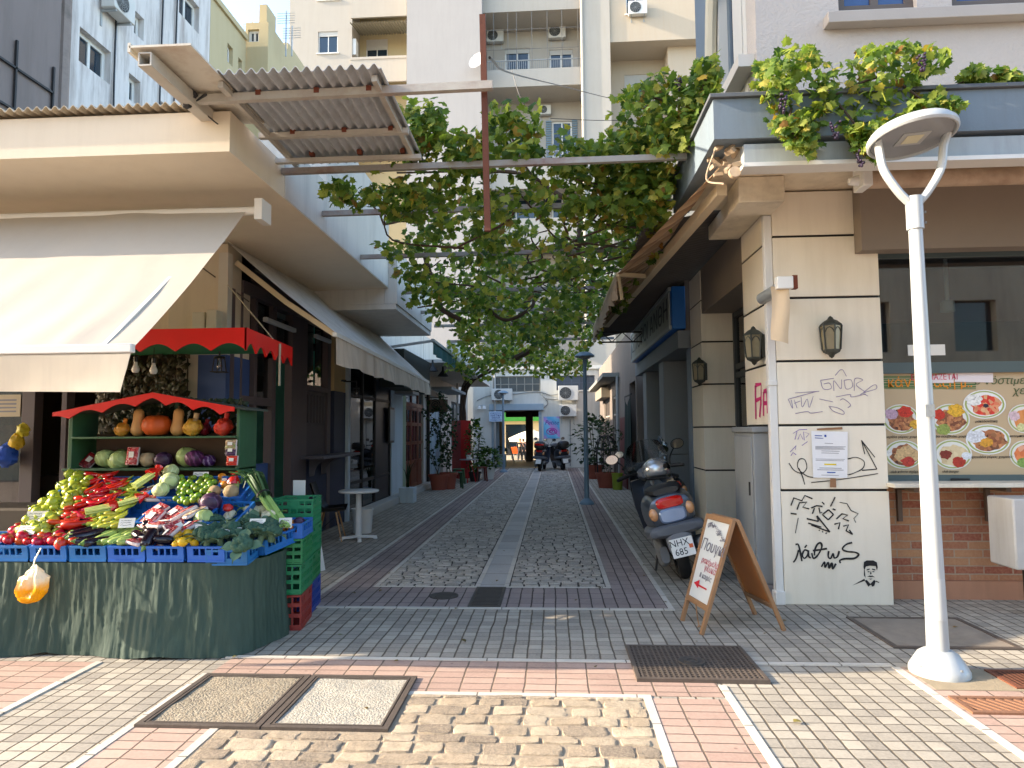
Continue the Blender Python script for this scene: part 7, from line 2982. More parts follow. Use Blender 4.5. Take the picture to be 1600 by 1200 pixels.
strokes(GR, 'greek_word', [
    [(72, 918), (86, 918), (96, 955), (104, 1000)], [(88, 945), (76, 985), (62, 1006)],
    [(135, 950), (118, 945), (106, 968), (116, 986), (132, 970), (136, 946)], [(136, 946), (138, 976), (148, 984)], [(118, 934), (128, 920)],
    [(152, 960), (162, 986), (184, 968), (202, 930), (196, 910), (180, 918), (168, 945), (166, 972)], [(158, 948), (190, 944), (228, 938)],
    [(236, 950), (234, 978), (246, 986), (258, 962), (264, 984), (280, 976), (288, 950)],
    [(352, 908), (322, 918), (304, 940), (326, 952), (366, 956), (384, 968), (362, 986), (318, 988), (292, 996), (294, 1010)],
    [(200, 1028), (216, 1004), (218, 1030), (234, 1006), (238, 1034), (252, 1010), (256, 1038), (272, 1012)]], BLK, .016)
strokes(GR, 'tag', [
    [(50, 726), (64, 688), (104, 702), (118, 676), (156, 692)], [(80, 746), (92, 712), (128, 708), (108, 734), (140, 742)], [(245, 730), (268, 684)], [(203, 708), (215, 720)],
    [(48, 764), (78, 768)], [(150, 738), (176, 726), (206, 730)], [(166, 738), (156, 766)], [(188, 736), (194, 764), (204, 758)],
    [(205, 770), (236, 746)], [(236, 746), (260, 770)], [(260, 770), (234, 796)], [(234, 796), (205, 770)],
    [(128, 790), (186, 804)], [(186, 804), (178, 776)], [(178, 776), (242, 856)], [(242, 856), (150, 822)], [(135, 812), (200, 832)],
    [(274, 792), (302, 766), (330, 772), (306, 790), (336, 802)], [(264, 818), (292, 810), (284, 842)], [(308, 828), (334, 820), (322, 850), (354, 868)], [(354, 868), (338, 846)],
    [(188, 846), (192, 850)], [(204, 853), (208, 857)], [(222, 860), (226, 864)], [(256, 742), (270, 748)]], BLK, .013, False)
strokes(GR, 'thin_tag', [[(86, 786), (72, 862)], [(290, 710), (326, 716), (346, 750), (382, 766), (360, 790), (370, 810)]], BLK, .008, False)
G2 = thing('graffiti', 'thin purple marker tags on the pillar below the old lantern', 'graffiti', (2.6, YP - .004, 2.0))
PUR = M('purple_marker', '#8a7d96', .8, .1)
strokes(G2, 'tag', [
    [(196, 108), (210, 150), (248, 148), (240, 122), (212, 126)], [(196, 108), (262, 98)], [(262, 160), (262, 110), (296, 150), (300, 104)], [(312, 108), (322, 150), (352, 140), (346, 106), (312, 108)],
    [(362, 160), (366, 100), (404, 106), (372, 130), (420, 168)], [(392, 180), (460, 130), (470, 150), (410, 170), (430, 186)], [(268, 84), (300, 54), (324, 88)], [(272, 190), (340, 178), (350, 190), (420, 176)],
    [(36, 200), (58, 246), (52, 204)], [(40, 200), (180, 162)], [(66, 204), (80, 244)], [(66, 222), (96, 210)], [(100, 190), (106, 240), (130, 200), (140, 242), (160, 186)], [(70, 170), (190, 162)], [(72, 272), (130, 262), (150, 270), (206, 262)],
    [(292, 206), (310, 200), (344, 228), (330, 244)], [(236, 236), (280, 244), (310, 262), (306, 276), (260, 260), (240, 240)], [(190, 200), (256, 214)]], PUR, .006)
strokes(G2, 'tag', [[(60, 370), (90, 352), (130, 350)], [(70, 400), (80, 360)], [(84, 400), (96, 372), (110, 400)], [(116, 404), (112, 362), (140, 372), (124, 390)], [(104, 430), (132, 410)],
                    [(46, 462), (76, 430), (72, 450)], [(50, 480), (60, 464), (76, 476)]], M('violet_marker', '#7a64a0', .8, .1), .006, False)
G3 = thing('graffiti', 'large loose black line tag behind the paper notice', 'graffiti', (2.6, YP - .004, 1.4))
strokes(G3, 'tag', [[(40, 516), (66, 552), (104, 566), (128, 540), (118, 500), (92, 498), (82, 530), (100, 560), (150, 586), (240, 580), (330, 572)], [(88, 540), (106, 580), (118, 622)],
                    [(330, 496), (372, 488), (410, 508), (404, 542), (360, 566), (332, 574)], [(150, 612), (300, 596), (480, 568)]], BLK, .008)
strokes(G3, 'arrow', [[(400, 552), (474, 546)], [(474, 546), (398, 404)], [(398, 404), (414, 472)], [(398, 404), (464, 488)]], BLK, .009, False)
# stencilled portrait
SN = thing('stencil_portrait', 'small black stencil of a man with a moustache low on the pillar', 'stencil', gp(440, 1060))
mb = MB()


def sten(pts):
    mb.poly([gp(x, y, YP - .005) for x, y in pts])


sten([(408, 1030), (410, 1004), (424, 996), (456, 996), (474, 1006), (478, 1030), (474, 1046), (468, 1024), (440, 1022), (420, 1026), (412, 1046)])
sten([(410, 1044), (414, 1044), (418, 1082), (410, 1070)])
sten([(424, 1040), (438, 1036), (438, 1042), (424, 1046)])
sten([(450, 1036), (466, 1040), (466, 1046), (450, 1042)])
sten([(428, 1050), (438, 1049), (437, 1054), (428, 1054)])
sten([(452, 1049), (462, 1050), (462, 1054), (452, 1054)])
sten([(444, 1046), (448, 1062), (444, 1066), (440, 1062)])
sten([(426, 1076), (440, 1070), (444, 1073), (450, 1070), (466, 1080), (452, 1077), (444, 1079), (436, 1077)])
sten([(432, 1086), (452, 1086), (444, 1091)])
sten([(414, 1096), (424, 1092), (442, 1112), (460, 1092), (468, 1098), (462, 1120), (450, 1126), (446, 1116), (440, 1118), (432, 1126)])
sten([(412, 1086), (416, 1096), (352, 1120), (392, 1098)])
sten([(470, 1096), (486, 1104), (484, 1107), (468, 1101)])
mb.build('stencil', BLK, SN, world=True, smooth=0)
# pink graffiti on the alley face
G4 = thing('graffiti', 'thick pink graffiti letters on the alley side of the corner pillar', 'graffiti', (XP, 6.9, 1.9))
mb = MB()
PK = M('pink_spray', '#c0236a', .7, .12)


def gx(px, py):
    return atx(px, py, XP - .005)


for pts in ([(1180, 602), (1181, 655)], [(1180, 602), (1189, 600), (1189, 622), (1181, 626)], [(1189, 624), (1187, 652)], [(1193, 612), (1193, 650)], [(1193, 612), (1198, 610)], [(1198, 610), (1199, 646)], [(1193, 630), (1198, 630)],
            [(1203, 598), (1202, 628), (1208, 628)], [(1204, 612), (1210, 612)], [(1203, 652), (1209, 648)]):
    mb.ribbon([gx(*q) for q in pts], .045, (-1, 0, 0))
mb.build('letters', PK, G4, world=True, smooth=0, recalc=False)
# paper notice
N = thing('paper_notice', 'white printed notice taped to the pillar above the graffiti', 'notice', gp(242, 470))
mb = MB()
mb.poly([gp(150, 358, YP - .008), gp(330, 362, YP - .010), gp(328, 590, YP - .008), gp(160, 588, YP - .012)])
mb.build('sheet', M('paper', '#dcdcdc', .7, .03), N, world=True, smooth=0)
mb = MB()
for y, a, b in ((418, 216, 258), (434, 170, 320), (440, 170, 310), (446, 170, 316), (456, 200, 290), (466, 200, 286), (496, 172, 316), (503, 172, 310), (540, 190, 300), (549, 180, 310), (575, 200, 286)):
    mb.ribbon([gp(a, y, YP - .0125), gp(b, y + 2, YP - .0125)], .0045, (0, -1, 0))
mb.build('printed_lines', M('grey_print', '#8a8a92', .8), N, world=True, smooth=0, recalc=False)
mb = MB()
mb.ribbon([gp(214, 522, YP - .0125), gp(274, 523, YP - .0125)], .012, (0, -1, 0))
mb.build('yellow_mark', M('highlighter', '#d9c61c', .7), N, world=True, smooth=0, recalc=False)
mb = MB()
mb.ribbon([gp(168, 380, YP - .0125), gp(204, 382, YP - .0125)], .007, (0, -1, 0))
mb.ribbon([gp(168, 392, YP - .0125), gp(210, 394, YP - .0125)], .006, (0, -1, 0))
mb.ribbon([gp(215, 382, YP - .0125), gp(225, 382, YP - .0125)], .024, (0, -1, 0))
mb.ribbon([gp(228, 562, YP - .0125), gp(270, 563, YP - .0125)], .01, (0, -1, 0))
mb.build('blue_print', M('blue_print', '#2a4a9c', .7), N, world=True, smooth=0, recalc=False)
mb = MB()
mb.ribbon([gp(178, 350, YP - .0135), gp(304, 344, YP - .0135)], .02, (0, -1, 0))
mb.ribbon([gp(258, 592, YP - .0135), gp(258, 636, YP - .0135)], .05, (0, -1, 0))
mb.build('brown_tape', M('brown_tape', '#8a6446', .4, .1), N, world=True, smooth=0, recalc=False)

# ---- menu board in the lower part of the shop window
YM = 6.675
mn = thing('menu_board', 'tan menu board with Greek lettering and pictures of plates under the shop window', 'menu board', (5.0, YM, 1.2))
mx0, mx1, mz0, mz1 = xw0 + .07, 8.4, zW(742), zW(583)
MB().box(mx0, mx1, YM, YM + .03, mz0, mz1).build('board', M('tan_board', '#bba583', .5, .06, .8, .05, coat=.15), mn, world=True, smooth=0)


def mp(zx, zy, d=.004):
    return aty(1360 + zx / 6, 570 + zy / 6, YM - d)


GRN = M('menu_green', '#3c6b34', .6, .1)
mb = MB()
for y, th in ((108, 6), (122, 7), (140, 9), (158, 12), (180, 16), (200, 10), (214, 7), (224, 4)):
    mb.ribbon([mp(112, y, .003), mp(990, y + 3, .003)], th / 6 / 1060 * YM * 1.05, (0, -1, 0))
mb.build('green_band', GRN, mn, world=True, smooth=0, recalc=False)
ORI = M('menu_orange', '#e08a14', .5, .1)
text('κάντο', .135, ORI, mn, mp(340, 168, .006), squeeze=.95)
text('μαζή μ..', .125, ORI, mn, mp(740, 172, .006), squeeze=.95)
OLI = M('menu_olive', '#55603a', .6, .1)
text('ε νόστιμες', .105, OLI, mn, mp(1240, 150, .005), shear=.25)
text('χειροποίητες', .105, OLI, mn, mp(1330, 245, .005), shear=.25, align='LEFT')
mb = MB()
mb.poly([mp(560, 110, .009), mp(780, 70, .009), mp(782, 168, .009), mp(566, 170, .009)])
mb.build('rent_sticker', M('sticker_white', '#dcd2d2', .6, .03), mn, world=True, smooth=0)
text('ΕΝΟΙΚΙΑΖΕΤΑΙ', .075, M('sticker_red', '#c0284a', .6), mn, mp(600, 118, .0105), squeeze=.85)
mb = MB()
mb.poly([mp(790, 70, .009), mp(1150, 76, .009), mp(1150, 166, .009), mp(790, 160, .009)])
mb.build('blank_sticker', M('sticker_white'), mn, world=True, smooth=0)


def dish(cx, cy, rx, ry, nm, cols, sc, cap, plate='#d9d9d2', extra=()):
    t_ = MB()
    c = mp(cx, cy, .004)
    ax, az = rx / 6 / 1060 * YM, ry / 6 / 1060 * YM

    def disc(k, d, dx=0, dz=0, sx=1, n=28, wob=0.0, sd=0):
        vs = [t_.bm.verts.new((c.x + dx * ax + ax * k * sx * (1 + wob * mnoise.noise(Vector((math.cos(a_ / n * 6.283) * 2, math.sin(a_ / n * 6.283) * 2, sd)))) * math.cos(a_ / n * 6.283),
                               c.y - d, c.z + dz * az + az * k * (1 + wob * mnoise.noise(Vector((math.cos(a_ / n * 6.283) * 2, math.sin(a_ / n * 6.283) * 2, sd + 5)))) * math.sin(a_ / n * 6.283))) for a_ in range(n)]
        t_.face(vs)
    t_.mi = 0
    disc(1.0, 0)
    t_.mi = 1
    disc(.93, .001)
    t_.mi = 0
    disc(.84, .0015)
    t_.mi = 2
    disc(.72, .002, .04, -.06, wob=.3, sd=cx)
    for i, (dx, dz, k, m_) in enumerate(extra):
        t_.mi = 3 + i
        disc(k, .0026 + .0004 * i, dx, dz, wob=.35, sd=cx + i)
    return t_.build('dish_print', [M('plate_' + plate[1:], plate, .4, .06), M('plate_green_rim', '#9aa860', .5, .15), cells('food_' + nm, cols, sc, .6, .2)] + [cells('foodx_' + e[3][1:], [sc3(hexc(e[3]), .6), sc3(hexc(e[3]), 1.2), hexc(e[3]), sc3(hexc(e[3]), .85)], 75, .6, .1) for e in extra], mn, world=True, smooth=0)


GY = ['#6b3a24', '#a5663f', '#c78a58', '#4f2a1a', '#b87a50']
dish(285, 510, 165, 135, 'gyros', GY, 45, '', extra=((.25, .5, .38, '#c0301c'), (-.5, .35, .34, '#b79ab0'), (.75, -.35, .3, '#d0a030')))
dish(750, 510, 170, 140, 'souvlaki', GY, 42, '', extra=((.3, .55, .42, '#d6a62c'), (-.6, .3, .34, '#b8301c'), (-.4, -.65, .34, '#8a9a4a')))
dish(1070, 370, 185, 130, 'salad', ['#c8281c', '#d84a30', '#d8b080', '#b8200f'], 30, '', '#e4e4e2', extra=((-.5, .3, .4, '#dcdcd8'), (.05, -.1, .14, '#2a2432')))
dish(310, 840, 170, 130, 'pita', GY, 40, '', extra=((.15, -.05, .6, '#c9a878'), (.2, -.5, .35, '#b83a2c'), (-.8, .1, .2, '#dcdcd8')))
dish(770, 840, 170, 135, 'burger', ['#cbb890', '#d8c8a0', '#b8a078'], 30, '', extra=((-.35, 0, .3, '#7a2a1a'), (.3, -.5, .34, '#a5301c'), (.7, -.1, .26, '#cfd4d8')))
dish(1105, 700, 195, 135, 'pasta', GY, 34, '', '#dfe2e0', extra=((-.55, .2, .42, '#d0d4da'), (-.1, -.2, .3, '#c8902c')))
dish(1440, 505, 140, 130, 'chicken', ['#c87a3c', '#d89050', '#b0642c'], 22, '', extra=((-.6, .2, .34, '#c9b0b8'), (-.2, -.6, .3, '#c8c890')))
dish(1450, 840, 135, 125, 'shrimp', ['#d0703c', '#e08a50', '#b8502c', '#e0b090'], 24, '', extra=((-.2, -.6, .34, '#7a9a4a'),))
CAPI = M('caption_ink', '#4a4438', .7)
for cx, cy, s_ in ((320, 676, 'μερίδα γύρος χοιρινός'), (740, 672, 'μερίδα σουβλάκι χοιρινό'), (1085, 530, 'μακεδονίτικη'), (335, 1003, 'club κάντο σχάρας'), (750, 1000, 'club burger'), (1105, 864, 'μακαρονάδα γύρος χοιρινός'), (1410, 668, 'κοτομπουκιές')):
    text(s_, .033, CAPI, mn, mp(cx, cy, .005), shear=.3)
MB().box(fx(1476, YWD), fx(1506, YWD), YWD - .04, YWD - .031, zW(752), zW(747)).build('window_handle', BLACK, mn, world=True, bevel=.003)
t = thing('paper_strip', 'blank white paper strip on the dark shop window behind the lamp post', 'paper strip', aty(1447, 547, YWD))
a, b = aty(1418, 539, YWD + .015), aty(1477, 555, YWD + .015)
MB().box(a.x, b.x, YWD + .012, YWD + .016, b.z, a.z).build('paper', CARD, t, world=True)

# meter box on the brick wall
t = thing('meter_box', 'dented white metal box on a black pipe at the right edge', 'meter box', (4.4, 6.2, .3))
a, b = aty(1558, 776, 6.2), aty(1628, 884, 6.2)
MB().box(a.x, b.x, 6.0, 6.35, b.z, a.z).build('cabinet', M('worn_white_metal', '#a8a8a6', .5, .15, 4, .2, dirt=.4, dirtc=hexc('#7a6a58')), t, world=True, bevel=.015)
MB().tube([(a.x + .22, 6.18, 0), (a.x + .22, 6.18, b.z)], .05, 12).build('pipe', BLACKIRON, t, world=True)
MB().box(a.x + .19, a.x + .33, 5.993, 5.999, a.z - .33, a.z - .04).build('sticker', M('sticker_orange', '#c8801c', .6), t, world=True)
o = text('Χ ΜΑΝΟΣ', .07, INK, t, (a.x + .26, 5.991, a.z - .19), rot=FRONT @ Matrix.Rotation(R(-90), 3, 'Z'))

# grey electric cabinet
t = thing('electric_cabinet', 'weathered grey metal cabinet against the alley side of the corner pillar', 'electric cabinet', (1.98, 7.1, 0))
GC = M('grey_cabinet_paint', '#7f8385', .6, .12, 2.5, .2, 30, dirt=.35, dirtc=hexc('#5a5650'))
MB().box(1.93, 2.085, 6.72, 7.42, .12, 1.56).build('body', GC, t, world=True, bevel=.008)
MB().box(1.91, 2.087, 6.69, 7.45, 1.563, 1.62).build('cap', GC, t, world=True, bevel=.012)
MB().box(1.91, 2.087, 6.70, 7.44, 0, .118).build('plinth', M('grey_concrete', '#77767a', .9, .15), t, world=True)
mb = MB()
mb.box(1.918, 1.929, 6.76, 7.38, .4, 1.52)
mb.build('door', M('grey_cabinet_door', '#888c8d', .55, .12, 2.5, .2, 30, dirt=.3), t, world=True, bevel=.004)
MB().box(1.905, 1.918, 6.82, 6.84, .95, 1.08).build('handle', BLACKIRON, t, world=True)

# ---- A-board
ab = thing('sandwich_board', 'wooden A-frame board with handwritten Greek menu and red arrow', 'sandwich board', (1.42, 5.77, 0))
WD = M('aboard_wood', '#8f6a48', .6, .2, 4, .2, 40)
WD2 = M('aboard_back', '#a8662c', .6, .2, 2.5, .15, 30)
fl, fr_ = atz(1066, 970), atz(1096, 992)
tl_, tr_ = aty(1107, 803, 5.98), aty(1146, 813, 5.56)
bl, br = atz(1180, 960), atz(1225, 985)
for nm, (a0, b0, a1, b1), bk in (('front_panel', (fl, fr_, tl_, tr_), 0), ('back_panel', (bl, br, tl_ + Vector((.03, 0, 0)), tr_ + Vector((.03, 0, 0))), 1)):
    n = (b0 - a0).cross(a1 - a0).normalized()
    if n.x > 0 and not bk:
        n = -n
    if bk and n.x < 0:
        n = -n
    mb = MB()
    mb.beam(a0, a1, .035, .03, n)
    mb.beam(b0, b1, .035, .03, n)
    mb.beam(a1.lerp(a0, .02), b1.lerp(b0, .02), .045, .03, n)
    mb.beam(a1.lerp(a0, .78), b1.lerp(b0, .78), .045, .03, n)
    fm = mb.build('frame' if not bk else 'rear_frame', WD, ab, world=True, bevel=.003)
    mb = MB()
    q = [a1.lerp(a0, .03), b1.lerp(b0, .03), b1.lerp(b0, .77), a1.lerp(a0, .77)]
    mb.prism([p - n * .004 for p in q], n * .008)
    mb.build('writing_panel' if not bk else 'rear_board', M('whiteboard', '#cfd0cb', .35, .05, 3, .03) if not bk else WD2, fm, world=True, smooth=0)
nF = (fr_ - fl).cross(tl_ - fl).normalized()
if nF.x > 0:
    nF = -nF


def bp(zx, zy, d=.0065):
    return atplane(1060 + zx / 5.456, 790 + zy / 5.456, tl_ + nF * d, nF)


uB = (fr_ - fl).normalized()
vB = nF.cross(uB)
if vB.z < 0:
    vB = -vB
RB = Matrix((uB, vB, nF)).transposed()
GREYM = M('faded_marker', '#77747c', .8)
REDM = M('red_marker', '#c21a2c', .7)
text('Πουγκί', .135, GREYM, ab, bp(290, 360), rot=RB, extr=.0006, shear=.15)
text('ρακόμελο', .07, M('pale_red_marker', '#b8666c', .7), ab, bp(268, 490), rot=RB, extr=.0006, shear=.15)
text('γλυκά', .075, M('pale_red_marker'), ab, bp(268, 550), rot=RB, extr=.0006, shear=.15)
text('& καφές', .06, GREYM, ab, bp(228, 610), rot=RB, extr=.0006, shear=.15)
mb = MB()
rg = random.Random(12)
for (cx, cy) in ((275, 165), (310, 175), (345, 230), (375, 285)):
    for k in range(4):
        mb.ribbon(spline([bp(cx + rg.uniform(-26, 26), cy + rg.uniform(-26, 26)) for _ in range(5)], 4), .004, nF)
mb.build('doodle', GREYM, ab, world=True, smooth=0, recalc=False)
mb = MB()
mb.ribbon([bp(240, 716), bp(165, 675)], .016, nF)
mb.poly([bp(132, 655), bp(182, 632), bp(166, 706)])
mb.build('red_arrow', REDM, ab, world=True, smooth=0)
mb = MB()
mb.tube(spline([fl.lerp(fr_, .55) + Vector((.03, 0, .2)), fl.lerp(fr_, .5) + Vector((.05, 0, .08)), fl.lerp(fr_, .52) + Vector((.06, 0, .01))], 5), [.006] * 10 + [.02], 6)
mb.build('hanging_string', WD, ab, world=True)

# ================================================================== RIGHT SIDE FURTHER UP THE ALLEY
gb = thing('grey_shop_building', 'grey shop house with stone clad pillars and roller shutters on the right', 'building', (3, 13, 0))
GREYP = M('grey_stone_cladding', '#86898b', .6, .1, 2, .15, 40)
GREYB = M('blue_grey_cladding', '#7c8792', .55, .1, 2, .12, 40)
MB().box(2.1, 2.6, 10.505, 10.75, 0, 3.0).build('blue_pilaster', GREYB, gb, world=True, bevel=.006)
for y0_, w_ in ((12.4, .5), (14.7, .5)):
    mb = MB()
    for a, b in ((0, 1.15), (1.16, 2.84)):
        mb.box(2.0, 2.0 + w_, y0_, y0_ + .5, a, b)
    mb.build('clad_pillar', GREYP, gb, world=True, bevel=.008)
mb = MB()
mb.box(1.93, 2.6, 10.505, 16.0, 2.845, 3.12)
mb.build('beam', M('grey_beam', '#777c80', .7, .1, 2, .1), gb, world=True)
MB().box(2.05, 2.7, 10.505, 16.0, 3.123, 3.9).build('upper_wall', M('grey_brown_wall', '#776e66', .85, .15, 1.5, .2, dirt=.4), gb, world=True)
mb = MB()
for a, b in ((10.76, 12.39), (12.91, 14.69)):
    k = 34
    for i in range(k):
        z0_, z1_ = lerp(.02, 2.83, i / k), lerp(.02, 2.83, (i + .82) / k)
        mb.box(2.42, 2.46, a, b, z0_, z1_)
    mb.box(2.465, 2.5, a, b, 0, 2.84)
mb.build('roller_shutter', M('olive_shutter', '#5d6048', .6, .2, 3, .2, dirt=.3), gb, world=True, smooth=0)
mb = MB()
for i in range(9):
    mb.beam((2.3, 15.25 + i * .08, .05), (2.3, 15.3 + i * .08, 2.8), .02, .02)
mb.build('folding_gate', BLACKIRON, gb, world=True)
MB().box(2.5, 2.6, 15.2, 16.4, 0, 2.84).build('dark_shop_front', DARKROOM, gb, world=True)

t = thing('light_box_sign', 'long blue framed light box sign with grey Greek letters over the grey shop', 'sign', (1.95, 13, 3.1))
mb = MB()
mb.box(1.84, 2.045, 10.45, 15.7, 3.14, 3.80)
mb.build('blue_box', M('bright_blue_metal', '#0f62b0', .45, .1, 3, .08), t, world=True, bevel=.01)
mb = MB()
mb.box(1.815, 1.838, 10.6, 15.6, 3.2, 3.74)
mb.build('sign_face', M('sign_face_grey', '#8f958f', .5, .15, 1.5, .1, dirt=.4), t, world=True)
mb = MB()
for v0, v1 in ((3.14, 3.2), (3.74, 3.8)):
    mb.box(1.80, 1.837, 10.5, 15.66, v0, v1)
mb.box(1.80, 1.837, 15.6, 15.66, 3.2, 3.74)
mb.build('pale_rim', M('pale_rim', '#9da3a2', .5, .1), t, world=True)
text('ΣΠΟΡΟΙ ΑΝΘΗ', .46, M('dark_sign_letter', '#3b4243', .6), t, (1.812, 13.1, 3.47), rot=ALLEY_E, squeeze=1.5)

ob = thing('old_shop_building', 'dark old shop house with white framed windows at the far right', 'building', (3, 22, 0))
W195 = wm('W', 2.0)
wall_mb(W195, 16.42, 29.45, 0, 4.2, [(16.6, 17.9, .1, 2.8), (20.9, 23.0, .9, 2.7), (24.2, 26.6, .9, 2.7)], .3).build('wall', M('dark_plaster', '#7c7168', .85, .15, 1.5, .2, dirt=.5), ob, world=True, smooth=0)
MB().box(2.32, 2.4, 16.4, 18, 0, 2.9).build('dark_doorway', DARKROOM, ob, world=True)
for a, b in ((20.9, 23.0), (24.2, 26.6)):
    window(ob, W195, a, b, .9, 2.7, cols=3, rows=3, fw=.07, inset=.03, fmat=M('chipped_white_wood', '#a39c90', .7, .15), pmat=M('dark_reddish_glass', '#2a1614', .2, .2))
MB().box(1.955, 1.995, 18.6, 20.2, 0, 1.95).build('red_door_leaf', M('deep_red_wood', '#5d1210', .6, .2), ob, world=True)
MB().tube([(1.93, 20.5, 0), (1.93, 20.5, 3.2)], .045, 8).build('drainpipe', M('pipe_grey'), ob, world=True)
MB().box(1.5, 1.998, 20.5, 28.5, 3.2, 3.32).build('canopy', M('grey_canopy', '#86867f', .85, .1), ob, world=True)
MB().box(1.7, 1.995, 24, 27.5, 2.75, 3.1).build('barrel_blind', M('beige_blind', '#8f8676', .8, .15), ob, world=True)
# hanging dark green garment
t = thing('hanging_cloth', 'dark green cloth hanging on the right wall before the red door', 'cloth', (1.9, 17.4, .6))
MB().grid(lambda u, v: (1.88 + .05 * math.sin(u * 14) * (.3 + v), lerp(16.7, 18.1, u) + .1 * (u - .5) * v, lerp(2.45 - .25 * math.sin(math.pi * u) ** 2, .45, v)), 26, 14, (.006, 0, 0)).build('cloth', M('dark_green_cloth', '#1d2f2a', .85, .2, 4, .3), t, world=True)
mb = MB()
mb.tube([(1.9, 16.65, 2.47), (1.9, 18.15, 2.47)], .02, 6)
mb.build('rail', BLACKIRON, t, world=True)
# dark corrugated roof strip
mb = corrug((.98, 7.15, 3.76), (0, 8.05, -.1), (1.6, 0, .32), .12, .022, 2)
single(mb, 'corrugated_roof', M('dark_corrugated', '#57514d', .8, .2, 3, .2, dirt=.3), 'dark corrugated roof strip along the right shops under the vine', 'roof')
mb = MB()
for z in (3.38, 3.58):
    mb.beam((1.0, 13.8, z), (2.3, 13.8, z), .03, .03)
for k in range(6):
    x = 1.0 + k * .21
    mb.beam((x, 13.8, 3.38 if k % 2 else 3.58), (x + .21, 13.8, 3.58 if k % 2 else 3.38), .018, .018)
single(mb, 'roof_truss', BLACKIRON, 'thin black steel truss under the dark corrugated roof', 'truss')

# right-hand awning, half folded
aw = thing('awning', 'stained striped brown awning half folded along the right side of the alley', 'awning', (1.2, 9, 3.5))
t5 = NT('striped_awning_cloth')
sp = t5.n('SeparateXYZ')
t5.ln(t5.co(), sp.inputs[0])
w1 = t5.math('FRACT', t5.math('MULTIPLY', t5.math('ADD', sp.outputs[1], t5.math('MULTIPLY', sp.outputs[0], 1.2)), 3.2))
c = t5.ramp(w1, [(0, hexc('#a58766')), (.45, hexc('#c0a482')), (.5, hexc('#8a6c50')), (1, hexc('#b0906c'))])
c = t5.mix(t5.ramp(t5.noise(3, 5), [(.45, 0.0), (.8, .6)]), c, hexc('#5d4431'))
t5.ln(c, t5.b.inputs['Base Color'])
t5.b.inputs['Roughness'].default_value = .85
t5.bump(t5.noise(12, 4), .3, .01)
A0, A1, B0, B1 = Vector((1.42, 5.6, 3.78)), Vector((1.15, 12.9, 3.74)), Vector((.82, 8.4, 3.53)), Vector((.8, 12.9, 3.55))
MB().grid(lambda u, v: vl(vl(A0, A1, u), vl(B0, B1, u), v) + Vector((0, 0, .012 * math.sin(u * 40 + v * 3))), 50, 10, (0, 0, .004)).build('fabric', t5.m, aw, world=True)
MB().grid(lambda u, v: vl(B0, B1, u) + Vector((-.02 + .03 * math.sin(u * 60) * v, 0, -v * (.24 + .05 * abs(math.sin(u * 36))))), 90, 4, (.004, 0, 0)).build('valance', M('pale_valance', '#b5a08a', .85, .12, 3, .2, dirt=.5, dirtc=hexc('#6b5340')), aw, world=True)
CRA = M('cream_arm', '#c8b696', .6, .1)
MB().beam((1.52, 6.0, 3.72), (1.03, 12.9, 3.6), .09, .1).build('roller_beam', CRA, aw, world=True)
mb = MB()
mb.beam(B0, (1.2, 8.75, 3.58), .05, .05)
mb.beam(B0 + Vector((.02, .05, -.02)), B0 + Vector((.06, .1, -.3)), .03, .03)
mb.build('folding_arm', CRA, aw, world=True)
MB().beam(B0, B1, .045, .045).build('front_bar', CRA, aw, world=True)

# plants and pots on the right
plant(948, 762, 'thorny bare plant in a terracotta pot with a wire cage, right of the lamp', 1.5, .38, potr=.3, poth=.42, n=140, lsize=.07, kind='climb', leaf=LEAFD, seed=12)
plant(929, 748, 'leafy oleander in a terracotta pot behind the mushroom lamp', 2.0, .75, potr=.28, poth=.45, n=300, lsize=.16, kind='bush', leaf=LEAFD, seed=13)
t = thing('wire_cage', 'arched black wire cage around the potted thorny plant', 'wire cage', (atz(948, 762).x, atz(948, 762).y, .4))
mb = MB()
for k in range(5):
    a = k * math.pi / 5
    mb.tube(spline([(.3 * math.cos(a), .3 * math.sin(a), 0), (.32 * math.cos(a), .32 * math.sin(a), .6), (.2 * math.cos(a), .2 * math.sin(a), .95), (0, 0, 1.05), (-.2 * math.cos(a), -.2 * math.sin(a), .95), (-.32 * math.cos(a), -.32 * math.sin(a), .6), (-.3 * math.cos(a), -.3 * math.sin(a), 0)], 4), .012, 5)
for z in (.3, .65):
    mb.tube([(.32 * math.cos(k * .5236), .32 * math.sin(k * .5236), z) for k in range(13)], .01, 5)
mb.build('wire_frame', BLACKIRON, t)
bucket(965, 765, 'yellow green bucket beside the far right pots', .15, .42, M('lime_plastic', '#7d8a20', .5, .1))
p = atz(926, 746)
mb = MB()
mb.lathe([(0, 0), (.1, 0), (.1, .22), (.04, .3), (.03, .34), (0, .34)], 16)
o = mb.build('bottle', M('blue_liquid', '#2a5fb0', .3, .1))
o.location = (p.x - .1, p.y - .3, 0)
tag(o, 'blue plastic bottle standing by the far right pots', 'bottle')

# ================================================================== SCOOTERS
TYRE = M('tyre_rubber', '#191919', .85, .15, 30, .4)
CHROME = M('chrome', '#c8cccf', .12, .05, 4, 0, metal=1.0)
DKP = M('dark_grey_plastic', '#54585e', .5, .15, 6, .1)


